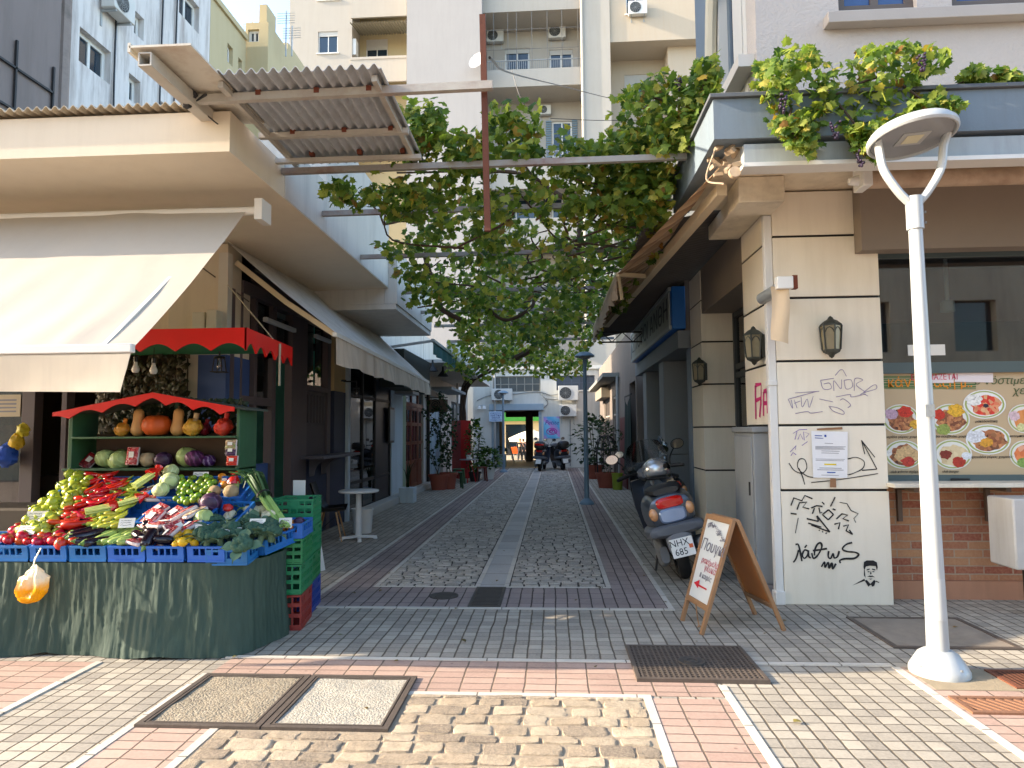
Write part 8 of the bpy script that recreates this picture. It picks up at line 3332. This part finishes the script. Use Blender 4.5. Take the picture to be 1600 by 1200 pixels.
def wheel(parent, y, r, w, name='wheel'):
    m = Matrix.Translation((0, y, r)) @ Matrix.Rotation(R(90), 4, 'Y')
    mb = MB()
    mb.lathe([(r * .62, -w * .42), (r * .8, -w * .5), (r * .93, -w * .42), (r, -w * .12), (r, w * .12), (r * .93, w * .42), (r * .8, w * .5), (r * .62, w * .42), (r * .62, -w * .42)], 32, m)
    o = mb.build('wheel', TYRE, parent)
    mb = MB()
    mb.lathe([(r * .63, -w * .3), (r * .55, -w * .3), (r * .5, -w * .1), (r * .2, -w * .12), (r * .15, -w * .35), (0, -w * .35)], 20, m)
    mb.lathe([(r * .63, w * .3), (r * .55, w * .3), (r * .5, w * .1), (r * .2, w * .12), (r * .15, w * .35), (0, w * .35)], 20, m)
    mb.build('rim', M('alloy_rim', '#55585c', .4, .1, metal=.5), o)
    return o


def scooter(loc, rz, lean, label, paint, plate=None, box=False, shield=True, accent=None, group=None, red=True):
    t = thing('scooter', label, 'scooter', loc, rot=(0, lean, rz), group=group)
    pm = paint
    wheel(t, 0, .25, .125)
    wheel(t, 1.32, .25, .11)
    # tail and side panels
    mb = MB()
    mb.loft([(-.46, 0, .72, .13, .10), (-.42, 0, .72, .2, .15), (-.28, 0, .72, .235, .18), (0, 0, .70, .25, .20), (.3, 0, .64, .23, .22), (.52, 0, .56, .19, .2), (.6, 0, .5, .16, .16)], 28, 2.8)
    mb.build('rear_body', pm, t)
    mb = MB()
    mb.loft([(-.36, 0, .905, .12, .03), (-.3, 0, .91, .16, .045), (0, 0, .90, .175, .05), (.3, 0, .86, .16, .05), (.58, 0, .82, .11, .045), (.64, 0, .80, .07, .03)], 24, 2.8)
    mb.build('seat', M('seat_vinyl', '#17181a', .5, .1, 10, .15), t)
    # grey skirt under the tail and rear mudguard
    mb = MB()
    mb.loft([(-.5, 0, .56, .2, .035), (-.47, 0, .555, .25, .06), (-.3, 0, .54, .275, .07), (-.05, 0, .52, .28, .06), (.25, 0, .5, .26, .05)], 24, 3.0)
    mb.build('rear_skirt', DKP, t)
    mb = MB()
    mb.loft([(-.50, 0, .42, .09, .1), (-.46, 0, .43, .12, .13), (-.3, 0, .44, .11, .12), (-.15, 0, .5, .09, .07)], 18, 2.8)
    mb.build('mudguard', M('grey_plastic', '#6d7075', .5, .1, 6, .08), t)
    # plate on its carrier
    pl = Matrix.Translation((0, -.545, .40)) @ Matrix.Rotation(R(-14), 4, 'X')
    MB().box(-.105, .105, -.006, .006, -.085, .085, pl).build('number_plate', CARD, t, bevel=.004)
    if plate:
        for i, s_ in enumerate(plate):
            text(s_, .085, INK, t, (0, 0, 0), rot=Matrix.Identity(3), name='plate_lettering', world=False, extr=.001, squeeze=.95)
            o = list(t.children)[-1] if False else COL.objects[-1] if False else None
        for ch in [c for c in COL.objects if c.parent == t and c.name.startswith('plate_lettering')]:
            i = 0 if 'done' not in ch.keys() else 1
        chs = [c for c in COL.objects if c.parent == t and c.name.startswith('plate_lettering')]
        for i, ch in enumerate(chs):
            ch.data.transform(pl @ Matrix.Translation((-.02, -.008, .04 - .08 * i)) @ FRONT.to_4x4())
        MB().box(.06, .095, -.009, -.0065, -.02, .015, pl).build('plate_sticker', M('orange_sticker', '#d0602c', .6), t)
    # lights
    RL = M('red_lens', '#b80f0a', .12, .15, 20, .1, coat=.6)
    mb = MB()
    mb.loft([(-.475, 0, .80, .10, .035), (-.46, 0, .80, .125, .045), (-.42, 0, .81, .13, .05), (-.36, 0, .82, .11, .04)], 20, 3.2)
    mb.build('tail_light', RL, t)
    mb = MB()
    mb.loft([(-.485, 0, .69, .11, .055), (-.47, 0, .69, .125, .07), (-.42, 0, .69, .12, .07)], 20, 3.5)
    mb.build('tail_panel', accent or pm, t)
    for s in (-1, 1):
        mb = MB()
        mb.ball((0, 0, 0), .055, 14, 10, 1.1, m=Matrix.Translation((.165 * s, -.43, .72)) @ Matrix.Diagonal((.85, .7, 1, 1)))
        mb.build('indicator', M('amber_lens', '#c08a5c', .12, .25, 25, .2, coat=.6), t)
    # floor, leg shield, front
    MB().box(-.2, .2, .5, .98, .27, .35).build('footboard', DKP, t, bevel=.02)
    mb = MB()
    mb.grid(lambda u, v: ((u - .5) * (.52 - .12 * abs(v - .55)), 1.02 + .16 * v - .12 * (2 * u - 1) ** 2 * .9, .32 + .62 * v), 14, 12, (0, .05, 0))
    mb.build('leg_shield', pm, t)
    mb = MB()
    mb.loft([(1.06, 0, .72, .12, .2), (1.18, 0, .7, .14, .22), (1.28, 0, .66, .08, .14), (1.31, 0, .64, .03, .06)], 20, 2.6)
    mb.build('front_cowl', pm, t)
    mb = MB()
    mb.loft([(1.02, 0, .50, .05, .02), (1.15, 0, .54, .08, .03), (1.32, 0, .55, .085, .035), (1.5, 0, .5, .08, .03), (1.62, 0, .42, .05, .02)], 16, 2.6)
    mb.build('front_mudguard', pm, t)
    mb = MB()
    for s in (-1, 1):
        mb.tube([(.075 * s, 1.32, .25), (.06 * s, 1.18, .62)], .02, 8)
    mb.tube([(0, 1.16, .6), (0, 1.04, 1.0)], .03, 8)
    mb.build('fork', STEEL, t)
    mb = MB()
    mb.loft([(.96, 0, .99, .1, .05), (1.02, 0, 1.0, .15, .075), (1.12, 0, .98, .13, .08), (1.18, 0, .95, .07, .05)], 18, 2.6)
    mb.build('headset', DKP, t)
    mb = MB()
    mb.tube(spline([(-.37, .9, 1.0), (-.2, 1.0, 1.02), (0, 1.04, 1.0), (.2, 1.0, 1.02), (.37, .9, 1.0)], 4), .014, 8)
    for s in (-1, 1):
        mb.tube([(.25 * s, .965, 1.015), (.38 * s, .895, 1.0)], .019, 10)
        mb.tube([(.24 * s, 1.02, 1.03), (.36 * s, .98, 1.02)], .008, 6)
    mb.build('handlebar', BLACK, t)
    for s in (-1, 1):
        mb = MB()
        mb.tube(spline([(.24 * s, .99, 1.03), (.27 * s, 1.02, 1.12), (.33 * s, 1.0, 1.2)], 4), .008, 6)
        mm = Matrix.Translation((.38 * s, .99, 1.24)) @ Matrix.Rotation(R(90), 4, 'X') @ Matrix.Rotation(R(12 * s), 4, 'Y')
        mb.lathe([(0, -.03), (.06, -.025), (.075, 0), (.07, .008), (0, .01)], 18, mm, 1.1, .8)
        o = mb.build('mirror', BLACK, t)
        mb = MB()
        mb.lathe([(0, .0112), (.064, .0105)], 18, mm, 1.1, .8)
        mb.build('mirror_glass', CHROME, o)
    if shield:
        mb = MB()
        mb.grid(lambda u, v: ((u - .5) * (.52 - .16 * v * v), 1.12 + .02 * v - .1 * (2 * u - 1) ** 2 - .12 * v, 1.0 + .38 * v - .05 * (2 * u - 1) ** 2 * v), 14, 8, (0, .004, 0))
        mb.build('windshield', glass('smoked_screen', (.7, .74, .74), .2, .12) if 'smoked_screen' not in _M else _M['smoked_screen'], t)
    # engine side, exhaust, stand
    mb = MB()
    mb.loft([(-.2, -.15, .3, .04, .08), (-.1, -.16, .3, .06, .13), (.25, -.15, .3, .06, .12), (.42, -.13, .32, .03, .06)], 16, 3)
    mb.build('gearbox_cover', M('grey_plastic'), t)
    mb = MB()
    mb.tube(spline([(.12, .35, .28), (.17, .2, .26), (.19, .05, .3)], 4), .025, 8)
    mb.tube([(.19, .05, .3), (.2, -.1, .33), (.2, -.38, .38), (.2, -.42, .385)], [.05, .07, .07, .045], 16)
    mb.build('exhaust', M('grey_metal', '#6b6c6c', .45, .15, metal=.5), t)
    mb = MB()
    mb.tube([(-.17, .4, .25), (-.27, .32, .02)], .012, 6)
    mb.build('side_stand', BLACKIRON, t)
    if box:
        mb = MB()
        mb.loft([(-.62, 0, 1.02, .14, .1), (-.58, 0, 1.03, .2, .15), (-.35, 0, 1.03, .22, .16), (-.2, 0, 1.02, .19, .14), (-.17, 0, 1.0, .15, .1)], 20, 3)
        o = mb.build('top_case', BLACK, t)
        if red:
            mb = MB()
            mb.loft([(-.632, 0, 1.06, .12, .04), (-.6, 0, 1.06, .19, .05), (-.5, 0, 1.08, .2, .05)], 16, 3)
            mb.build('case_reflector', RL, o)
    return t


GUN = M('gunmetal_paint', '#4a525c', .3, .12, 6, .03, metal=.6, coat=.5)
SILB = M('silver_blue_paint', '#7f93b5', .28, .1, 6, .03, metal=.6, coat=.5)
sc1 = scooter((1.41, 7.55, 0), R(-3), R(-14), 'large grey scooter with silver helmet on its seat and plate NHX 685', GUN, ('NHX', '685'), accent=SILB)
sc1.scale = (1.1, 1.1, 1.1)
hm = thing('helmet', 'silver motorcycle helmet resting on the grey scooter seat', 'helmet', (1.41 - .225, 7.9, 1.02), rot=(0, R(-14), R(-66)))
SILV = M('silver_helmet_paint', '#b4b8bb', .25, .06, 6, .02, metal=.7, coat=.6)
mb = MB()
mb.ball((0, 0, .125), .145, 28, 20, .95, sy=1.12)
for v in mb.bm.verts:
    if v.co.z < .03:
        v.co.z = .03 + (v.co.z - .03) * .15
    if v.co.y > .1 and v.co.z < .1:
        v.co.y += .02
mb.build('shell', SILV, hm)


def vis(u, v):
    a = lerp(R(20), R(160), u)
    e = lerp(R(-8), R(24), v)
    r = .150
    return (r * math.cos(a) * math.cos(e), r * 1.12 * math.sin(a) * math.cos(e), .13 + r * .95 * math.sin(e))


MB().grid(vis, 20, 8, (0, 0, 0)).build('visor', M('dark_visor', '#1a1c1f', .1, .1, 3, 0, coat=.5), hm)
mb = MB()
for s in (-1, 1):
    mb.lathe([(0, .0), (.03, 0), (.026, .008), (0, .01)], 14, Matrix.Translation((.147 * s, .03, .14)) @ Matrix.Rotation(R(90) * s, 4, 'Y'))
mb.build('visor_pivot', BLACK, hm)
mb = MB()
mb.lathe([(.137, .028), (.142, .034), (.139, .042), (.13, .03), (.137, .028)], 28, None, 1.0, 1.12)
mb.build('rubber_edge', BLACK, hm)

NB = M('black_gloss_paint', '#15171d', .3, .12, 6, .03, coat=.5)
scooter((1.72, 10.4, 0), R(8), R(-6), 'dark scooter mostly hidden behind the grey one on the right', NB, shield=False)
t = thing('silver_cover', 'crumpled silver sunshade stuffed beside the grey pillar', 'sunshade', (1.78, 11.6, .9))
MB().grid(lambda u, v: (1.75 + .16 * u + .03 * fbm(u * 6, v * 6), 11.6 + .05 * fbm(u * 4, v * 5, 3), lerp(.95, 1.55 - .2 * u, v)), 10, 14, (0, .004, 0)).build('foil', M('foil', '#b8c4d0', .2, .1, 6, .6, 20, metal=.9), t, world=True)
MB().beam((1.83, 11.63, 0), (1.83, 11.63, 1.1), .04, .04).build('stick', BLACKIRON, t, world=True)
NVB = M('navy_gloss_paint', '#1a2333', .3, .12, 6, .03, coat=.5)
p = atz(843, 737)
scooter((p.x, p.y + .3, 0), R(-7), R(4), 'navy scooter with red reflector top case parked left of two at the end wall', NVB, (), True, False, group='scooters at the end wall')
p = atz(880, 735.5)
scooter((p.x, p.y + .3, 0), R(14), R(-5), 'black scooter with plain top case parked right of two at the end wall', NB, (), True, False, group='scooters at the end wall', red=False)


# ================================================================== PERGOLA AND VINES
BEAMS = [(6.12, 4.06, -2.53, 1.24, 'nearest the street under the corrugated canopy'), (7.25, 4.02, -2.53, 1.3, 'second from the street'), (8.75, 3.92, -2.53, 1.4, 'third from the street'),
         (10.7, 3.84, -2.40, 1.4, 'fourth from the street'), (12.2, 3.78, -2.4, 1.3, 'fifth from the street'), (13.6, 3.74, -2.4, 1.3, 'sixth from the street'), (15.4, 3.66, -2.4, 1.4, 'farthest')]
pg = thing('pergola', 'rusty steel pergola of cross beams spanning the alley under the vine', 'pergola', (-.6, 10, 3.8))
for Y, z, x0, x1, k in BEAMS:
    MB().beam((x0, Y, z), (x1, Y, z + .02), .05, .055).build('cross_beam', RUST, pg, world=True)
mb = MB()
mb.beam((-.47, 4.93, 3.08), (-.50, 4.93, 4.75), .045, .04, (0, 1, 0))
single(mb, 'steel_post', M('rusted_post', '#5d3322', .85, .35, 7, .5, 40), 'rust brown steel post hanging in front of the vine', 'post')

VLEAF = leafmat('vine_leaf', [(0, hexc('#47672a')), (.25, hexc('#668433')), (.5, hexc('#869e40')), (.72, hexc('#a2b04c')), (.88, hexc('#bcc05c')), (.96, hexc('#ccb44e')), (1, hexc('#936331'))], .58)
GRAPE = M('grape_skin', '#2a1830', .4, .25, 30, .1)
rg = random.Random(77)


def vine_cloud(mb, n, fn, size=(.065, .11), dens=None):
    k = 0
    tries = 0
    while k < n and tries < n * 12:
        tries += 1
        p = fn()
        if dens and dens(p) < rg.random():
            continue
        d = Vector((rg.gauss(0, .7), rg.gauss(0, .7) - .2, -.75 + rg.gauss(0, .45)))
        nn = Vector((rg.gauss(-.15, .6), -.5 + rg.gauss(0, .6), .6 + rg.gauss(0, .5)))
        add_leaf(mb, p, d, nn, rg.uniform(*size), 5, rg.uniform(.05, .35))
        k += 1


def clump(p, f=1.6, lo=-.12, s=0.0):
    return 1.0 if mnoise.fractal(Vector((p.x * f, p.y * f * .8, p.z * f * 1.3 + s)), 1, 2, 3) > lo else .06


def branch(mb, pts, r0, r1, k=8):
    S = spline(pts, k)
    mb.tube(S, [lerp(r0, r1, i / (len(S) - 1)) * rg.uniform(.85, 1.15) for i in range(len(S))], 7)
    return S


vn = thing('grape_vine', 'broad green grape vine roofing the alley on the steel pergola', 'grape vine', (-.6, 10, 0))
mb = MB()


def sheet(y0, y1, zl, zh, xa=-2.2, xb=1.3):
    def f():
        y = rg.uniform(y0, y1)
        x = rg.uniform(xa, xb)
        t_ = rg.random()
        return Vector((x, y, lerp(zl, zh, t_) - .08 * math.cos(x * 3) + .05 * math.sin(y * 2.1 + x)))
    return f


# front fringe: tufts standing above and hanging under the first beams
for (x0, x1, y0, y1, zl, zh, n) in ((-1.45, -1.0, 6.0, 6.5, 4.15, 4.75, 190), (-1.0, -.62, 6.0, 6.6, 4.1, 4.45, 120), (-.62, -.1, 6.0, 6.6, 4.1, 4.7, 190), (.0, .38, 6.2, 6.9, 4.05, 4.5, 120), (.42, .85, 6.3, 7, 4.0, 4.5, 170),
                                    (.6, 1.2, 6.4, 7.4, 4.0, 4.95, 300), (-2.2, -1.6, 6.1, 6.8, 3.85, 4.08, 90), (-1.7, -.9, 6.1, 6.9, 3.75, 4.1, 170), (-.9, .0, 6.2, 7.2, 3.75, 4.12, 130), (.1, 1.2, 6.3, 7.3, 3.7, 4.15, 330)):
    vine_cloud(mb, int(n * 1.8), lambda: Vector((rg.uniform(x0, x1), rg.uniform(y0, y1), lerp(zl, zh, rg.betavariate(1.6, 1.6)))), (.06, .105), lambda p: clump(p, 2.4, -.2))
vine_cloud(mb, 1900, sheet(7.2, 9.2, 3.65, 4.2, -1.95, 1.3), (.06, .11), lambda p: clump(p, 1.9, 0) * (.45 if -.6 < p.x < .35 and p.y < 8.2 else 1))
vine_cloud(mb, 1800, sheet(9.2, 12, 3.5, 4.1, -2.1, 1.25), (.065, .115), lambda p: clump(p, 1.7, -.02, 4))
vine_cloud(mb, 1300, sheet(12, 15, 3.35, 4.0, -1.9, 1.0), (.075, .125), lambda p: clump(p, 1.6, -.04, 8))
vine_cloud(mb, 1250, sheet(15, 19.5, 3.1, 3.8, -2.4, .9), (.085, .135), lambda p: clump(p, 1.1, -.15, 2))
mb.build('foliage', VLEAF, vn, world=True, smooth=0, recalc=False)
mb = MB()
for k in range(4):
    a = k * 1.57
    branch(mb, [(-3.12 + .06 * math.cos(a), 23.4 + .06 * math.sin(a), 0), (-3.05 + .08 * math.cos(a + 1), 23.3 + .08 * math.sin(a + 1), 1.1), (-3.1 + .07 * math.cos(a + 2), 23.2, 2.2), (-2.95 + .1 * math.cos(a + 3), 22.8, 3.1), (-2.3 + .2 * k, 20.5, 3.5)], .065, .035)
mb.build('trunk', BARK, vn, world=True)
mb = MB()
px3 = lambda pts, Y: [aty(x, y, Y + i * .05) for i, (x, y) in enumerate(pts)]
branch(mb, px3([(738, 275), (775, 268), (815, 272), (850, 290), (895, 318), (905, 325)], 7.6), .018, .03)
branch(mb, px3([(800, 215), (812, 245), (828, 270), (850, 288)], 6.9), .012, .02)
branch(mb, px3([(905, 320), (906, 345), (905, 385), (920, 400)], 8.8), .035, .03)
branch(mb, px3([(600, 350), (640, 345), (668, 365), (665, 400), (672, 430)], 9.0), .02, .04)
branch(mb, px3([(672, 430), (690, 450), (688, 480), (720, 500)], 11), .045, .04)
branch(mb, px3([(730, 452), (755, 475), (790, 500), (830, 480), (835, 455)], 11.5), .03, .03)
branch(mb, px3([(895, 445), (915, 460), (915, 490)], 11.5), .035, .03)
branch(mb, px3([(805, 560), (830, 545), (842, 520), (830, 500), (860, 490), (875, 500)], 15), .07, .04)
branch(mb, px3([(740, 575), (770, 560), (800, 558), (830, 548)], 18.5), .09, .06)
branch(mb, px3([(560, 300), (590, 330), (600, 352)], 7.6), .012, .012)
branch(mb, px3([(1016, 300), (1040, 275), (1060, 262)], 6.8), .02, .02)
branch(mb, px3([(620, 270), (700, 268), (740, 262)], 6.6), .01, .012)
for k in range(46):
    x, y = rg.uniform(-1.9, 1.1), rg.uniform(6.3, 14)
    branch(mb, [(x, y, 4.0), (x + rg.uniform(-.4, .4), y + rg.uniform(0, .5), 4.05), (x + rg.uniform(-.6, .6), y + rg.uniform(.3, .9), 3.85), (x + rg.uniform(-.7, .7), y + rg.uniform(.5, 1.3), 3.75)], .007, .014, 5)
mb.build('stem', BARK, vn, world=True)


def bunch(p, parent):
    mb = MB()
    for k in range(24):
        t_ = rg.random()
        r = .035 * (1 - t_ * .75)
        a = rg.uniform(0, 6.28)
        mb.ball(Vector(p) + Vector((r * math.cos(a), r * math.sin(a), -.13 * t_)), .011, 7, 5)
    mb.build('grape_bunch', GRAPE, parent, world=True)


for px, py, Y in ((852, 300, 7.2), (780, 320, 7.4), (1000, 235, 6.5), (890, 315, 7.2)):
    bunch(aty(px, py, Y), vn)

v2 = thing('grape_vine', 'vine arm climbing over the corner of the right parapet beside the arched window', 'grape vine', (1.3, 6.2, 3.8))
mb = MB()


def pxcloud(mb, n, poly, Y0, Y1, size=(.055, .095), dn=.0):
    """leaves through the volume whose front outline is poly at Y0..Y1"""
    xs, ys = [q[0] for q in poly], [q[1] for q in poly]

    def inside(x, y):
        c = False
        j = len(poly) - 1
        for i in range(len(poly)):
            xi, yi = poly[i]
            xj, yj = poly[j]
            if (yi > y) != (yj > y) and x < (xj - xi) * (y - yi) / (yj - yi) + xi:
                c = not c
            j = i
        return c

    def f():
        while True:
            x, y = rg.uniform(min(xs), max(xs)), rg.uniform(min(ys), max(ys))
            if inside(x, y):
                return aty(x, y, rg.uniform(Y0, Y1))
    vine_cloud(mb, int(n * 1.6), f, size, lambda p: clump(p, 2.6, -.28))


pxcloud(mb, 380, [(1088, 92), (1118, 84), (1128, 130), (1112, 175), (1100, 215), (1070, 235), (1050, 200), (1075, 150)], 5.9, 6.5)
pxcloud(mb, 320, [(960, 150), (1030, 105), (1068, 118), (1088, 150), (1075, 200), (1060, 250), (1020, 240), (1010, 190), (985, 170)], 5.9, 6.7)
pxcloud(mb, 320, [(980, 215), (1030, 190), (1075, 215), (1062, 270), (1040, 310), (1000, 300), (975, 260)], 6.2, 7.2)
mb.build('foliage', VLEAF, v2, world=True, smooth=0, recalc=False)
mb = MB()
branch(mb, [aty(1075, 260, 6.6), aty(1080, 200, 6.4), aty(1095, 150, 6.2), aty(1110, 100, 6.1)], .02, .01)
branch(mb, [aty(1080, 215, 6.4), aty(1040, 160, 6.3), aty(990, 150, 6.2)], .014, .008)
mb.build('stem', BARK, v2, world=True)
for q in ((1098, 168), (1060, 120)):
    bunch(aty(*q, 6.0), v2)
v3 = thing('grape_vine', 'bushy vine spilling over the front of the blue grey parapet', 'grape vine', (2.2, 5.2, 3.8))
mb = MB()
pxcloud(mb, 250, [(1195, 100), (1225, 68), (1265, 72), (1300, 100), (1310, 150), (1270, 200), (1215, 195), (1185, 140)], 5.0, 5.5, (.05, .085))
pxcloud(mb, 340, [(1280, 120), (1350, 70), (1420, 62), (1485, 75), (1478, 110), (1430, 120), (1440, 160), (1400, 190), (1330, 215), (1285, 190)], 5.0, 5.5, (.05, .085))
pxcloud(mb, 210, [(1420, 150), (1470, 140), (1505, 160), (1480, 182), (1420, 180)], 4.95, 5.3, (.05, .085))
pxcloud(mb, 130, [(1195, 185), (1270, 175), (1285, 215), (1270, 248), (1230, 225)], 4.95, 5.18, (.045, .08))
pxcloud(mb, 140, [(1320, 195), (1400, 180), (1390, 215), (1370, 248), (1335, 230)], 4.95, 5.18, (.045, .08))
pxcloud(mb, 80, [(1178, 100), (1205, 95), (1220, 130), (1200, 145), (1180, 140)], 5.4, 5.8, (.045, .08))
mb.build('foliage', VLEAF, v3, world=True, smooth=0, recalc=False)
mb = MB()
branch(mb, [aty(1190, 145, 5.6), aty(1240, 150, 5.3), aty(1300, 150, 5.2), aty(1380, 120, 5.2), aty(1450, 160, 5.1), aty(1500, 165, 5.05)], .016, .006)
branch(mb, [aty(1300, 150, 5.2), aty(1340, 200, 5.08), aty(1360, 240, 5.05)], .01, .005)
branch(mb, [aty(1240, 150, 5.3), aty(1235, 200, 5.08), aty(1265, 245, 5.05)], .01, .005)
mb.build('stem', BARK, v3, world=True)
for q in ((1345, 235), (1222, 150), (1440, 85), (1305, 190)):
    bunch(aty(*q, 4.98), v3)
for px, k in ((1520, 'left'), (1572, 'right')):
    v4 = thing('vine_sprig', 'small vine sprig growing along the parapet top at the right, ' + k + ' of the two', 'vine sprig', aty(px, 130, 5.3), group='sprigs on the parapet')
    mb = MB()
    pxcloud(mb, 60, [(px - 22, 118), (px - 5, 100), (px + 18, 104), (px + 22, 126), (px - 10, 132)], 5.2, 5.45, (.05, .09))
    mb.build('foliage', VLEAF, v4, world=True, smooth=0, recalc=False)
    mb = MB()
    branch(mb, [aty(px - 25, 132, 5.3), aty(px, 122, 5.3), aty(px + 22, 118, 5.3)], .006, .004)
    mb.build('stem', BARK, v4, world=True)
# overhead wires
t = thing('overhead_cables', 'thin cables strung across the alley above the vine', 'cable', (0, 20, 6))
mb = MB()
mb.tube(spline([aty(765, 90, 4.9), aty(800, 115, 9), aty(880, 135, 16), aty(960, 155, 24), aty(1000, 160, 30)], 6), .012, 5)
mb.tube(spline([aty(860, 185, 30), aty(930, 188, 30), aty(1000, 188, 30), aty(1060, 190, 30)], 6), .014, 5)
mb.tube(spline([aty(800, 110, 20), aty(812, 150, 20), aty(830, 180, 20)], 5), .012, 5)
mb.build('cables', BLACK, t, world=True)

mb = MB()
for k in range(70):
    p = Vector((rg.uniform(-2.4, 3.2), rg.uniform(3.4, 12), .022))
    a = rg.uniform(0, 6.28)
    add_leaf(mb, p, Vector((math.cos(a), math.sin(a), rg.uniform(-.1, .25))), Vector((rg.gauss(0, .2), rg.gauss(0, .2), 1)), rg.uniform(.018, .05), 3, .3)
o = mb.build('fallen_leaves', leafmat('dead_leaf', [(0, hexc('#4a3a26')), (.6, hexc('#7d6238')), (1, hexc('#6f7038'))], .1), smooth=0, recalc=False)
o['kind'] = 'stuff'
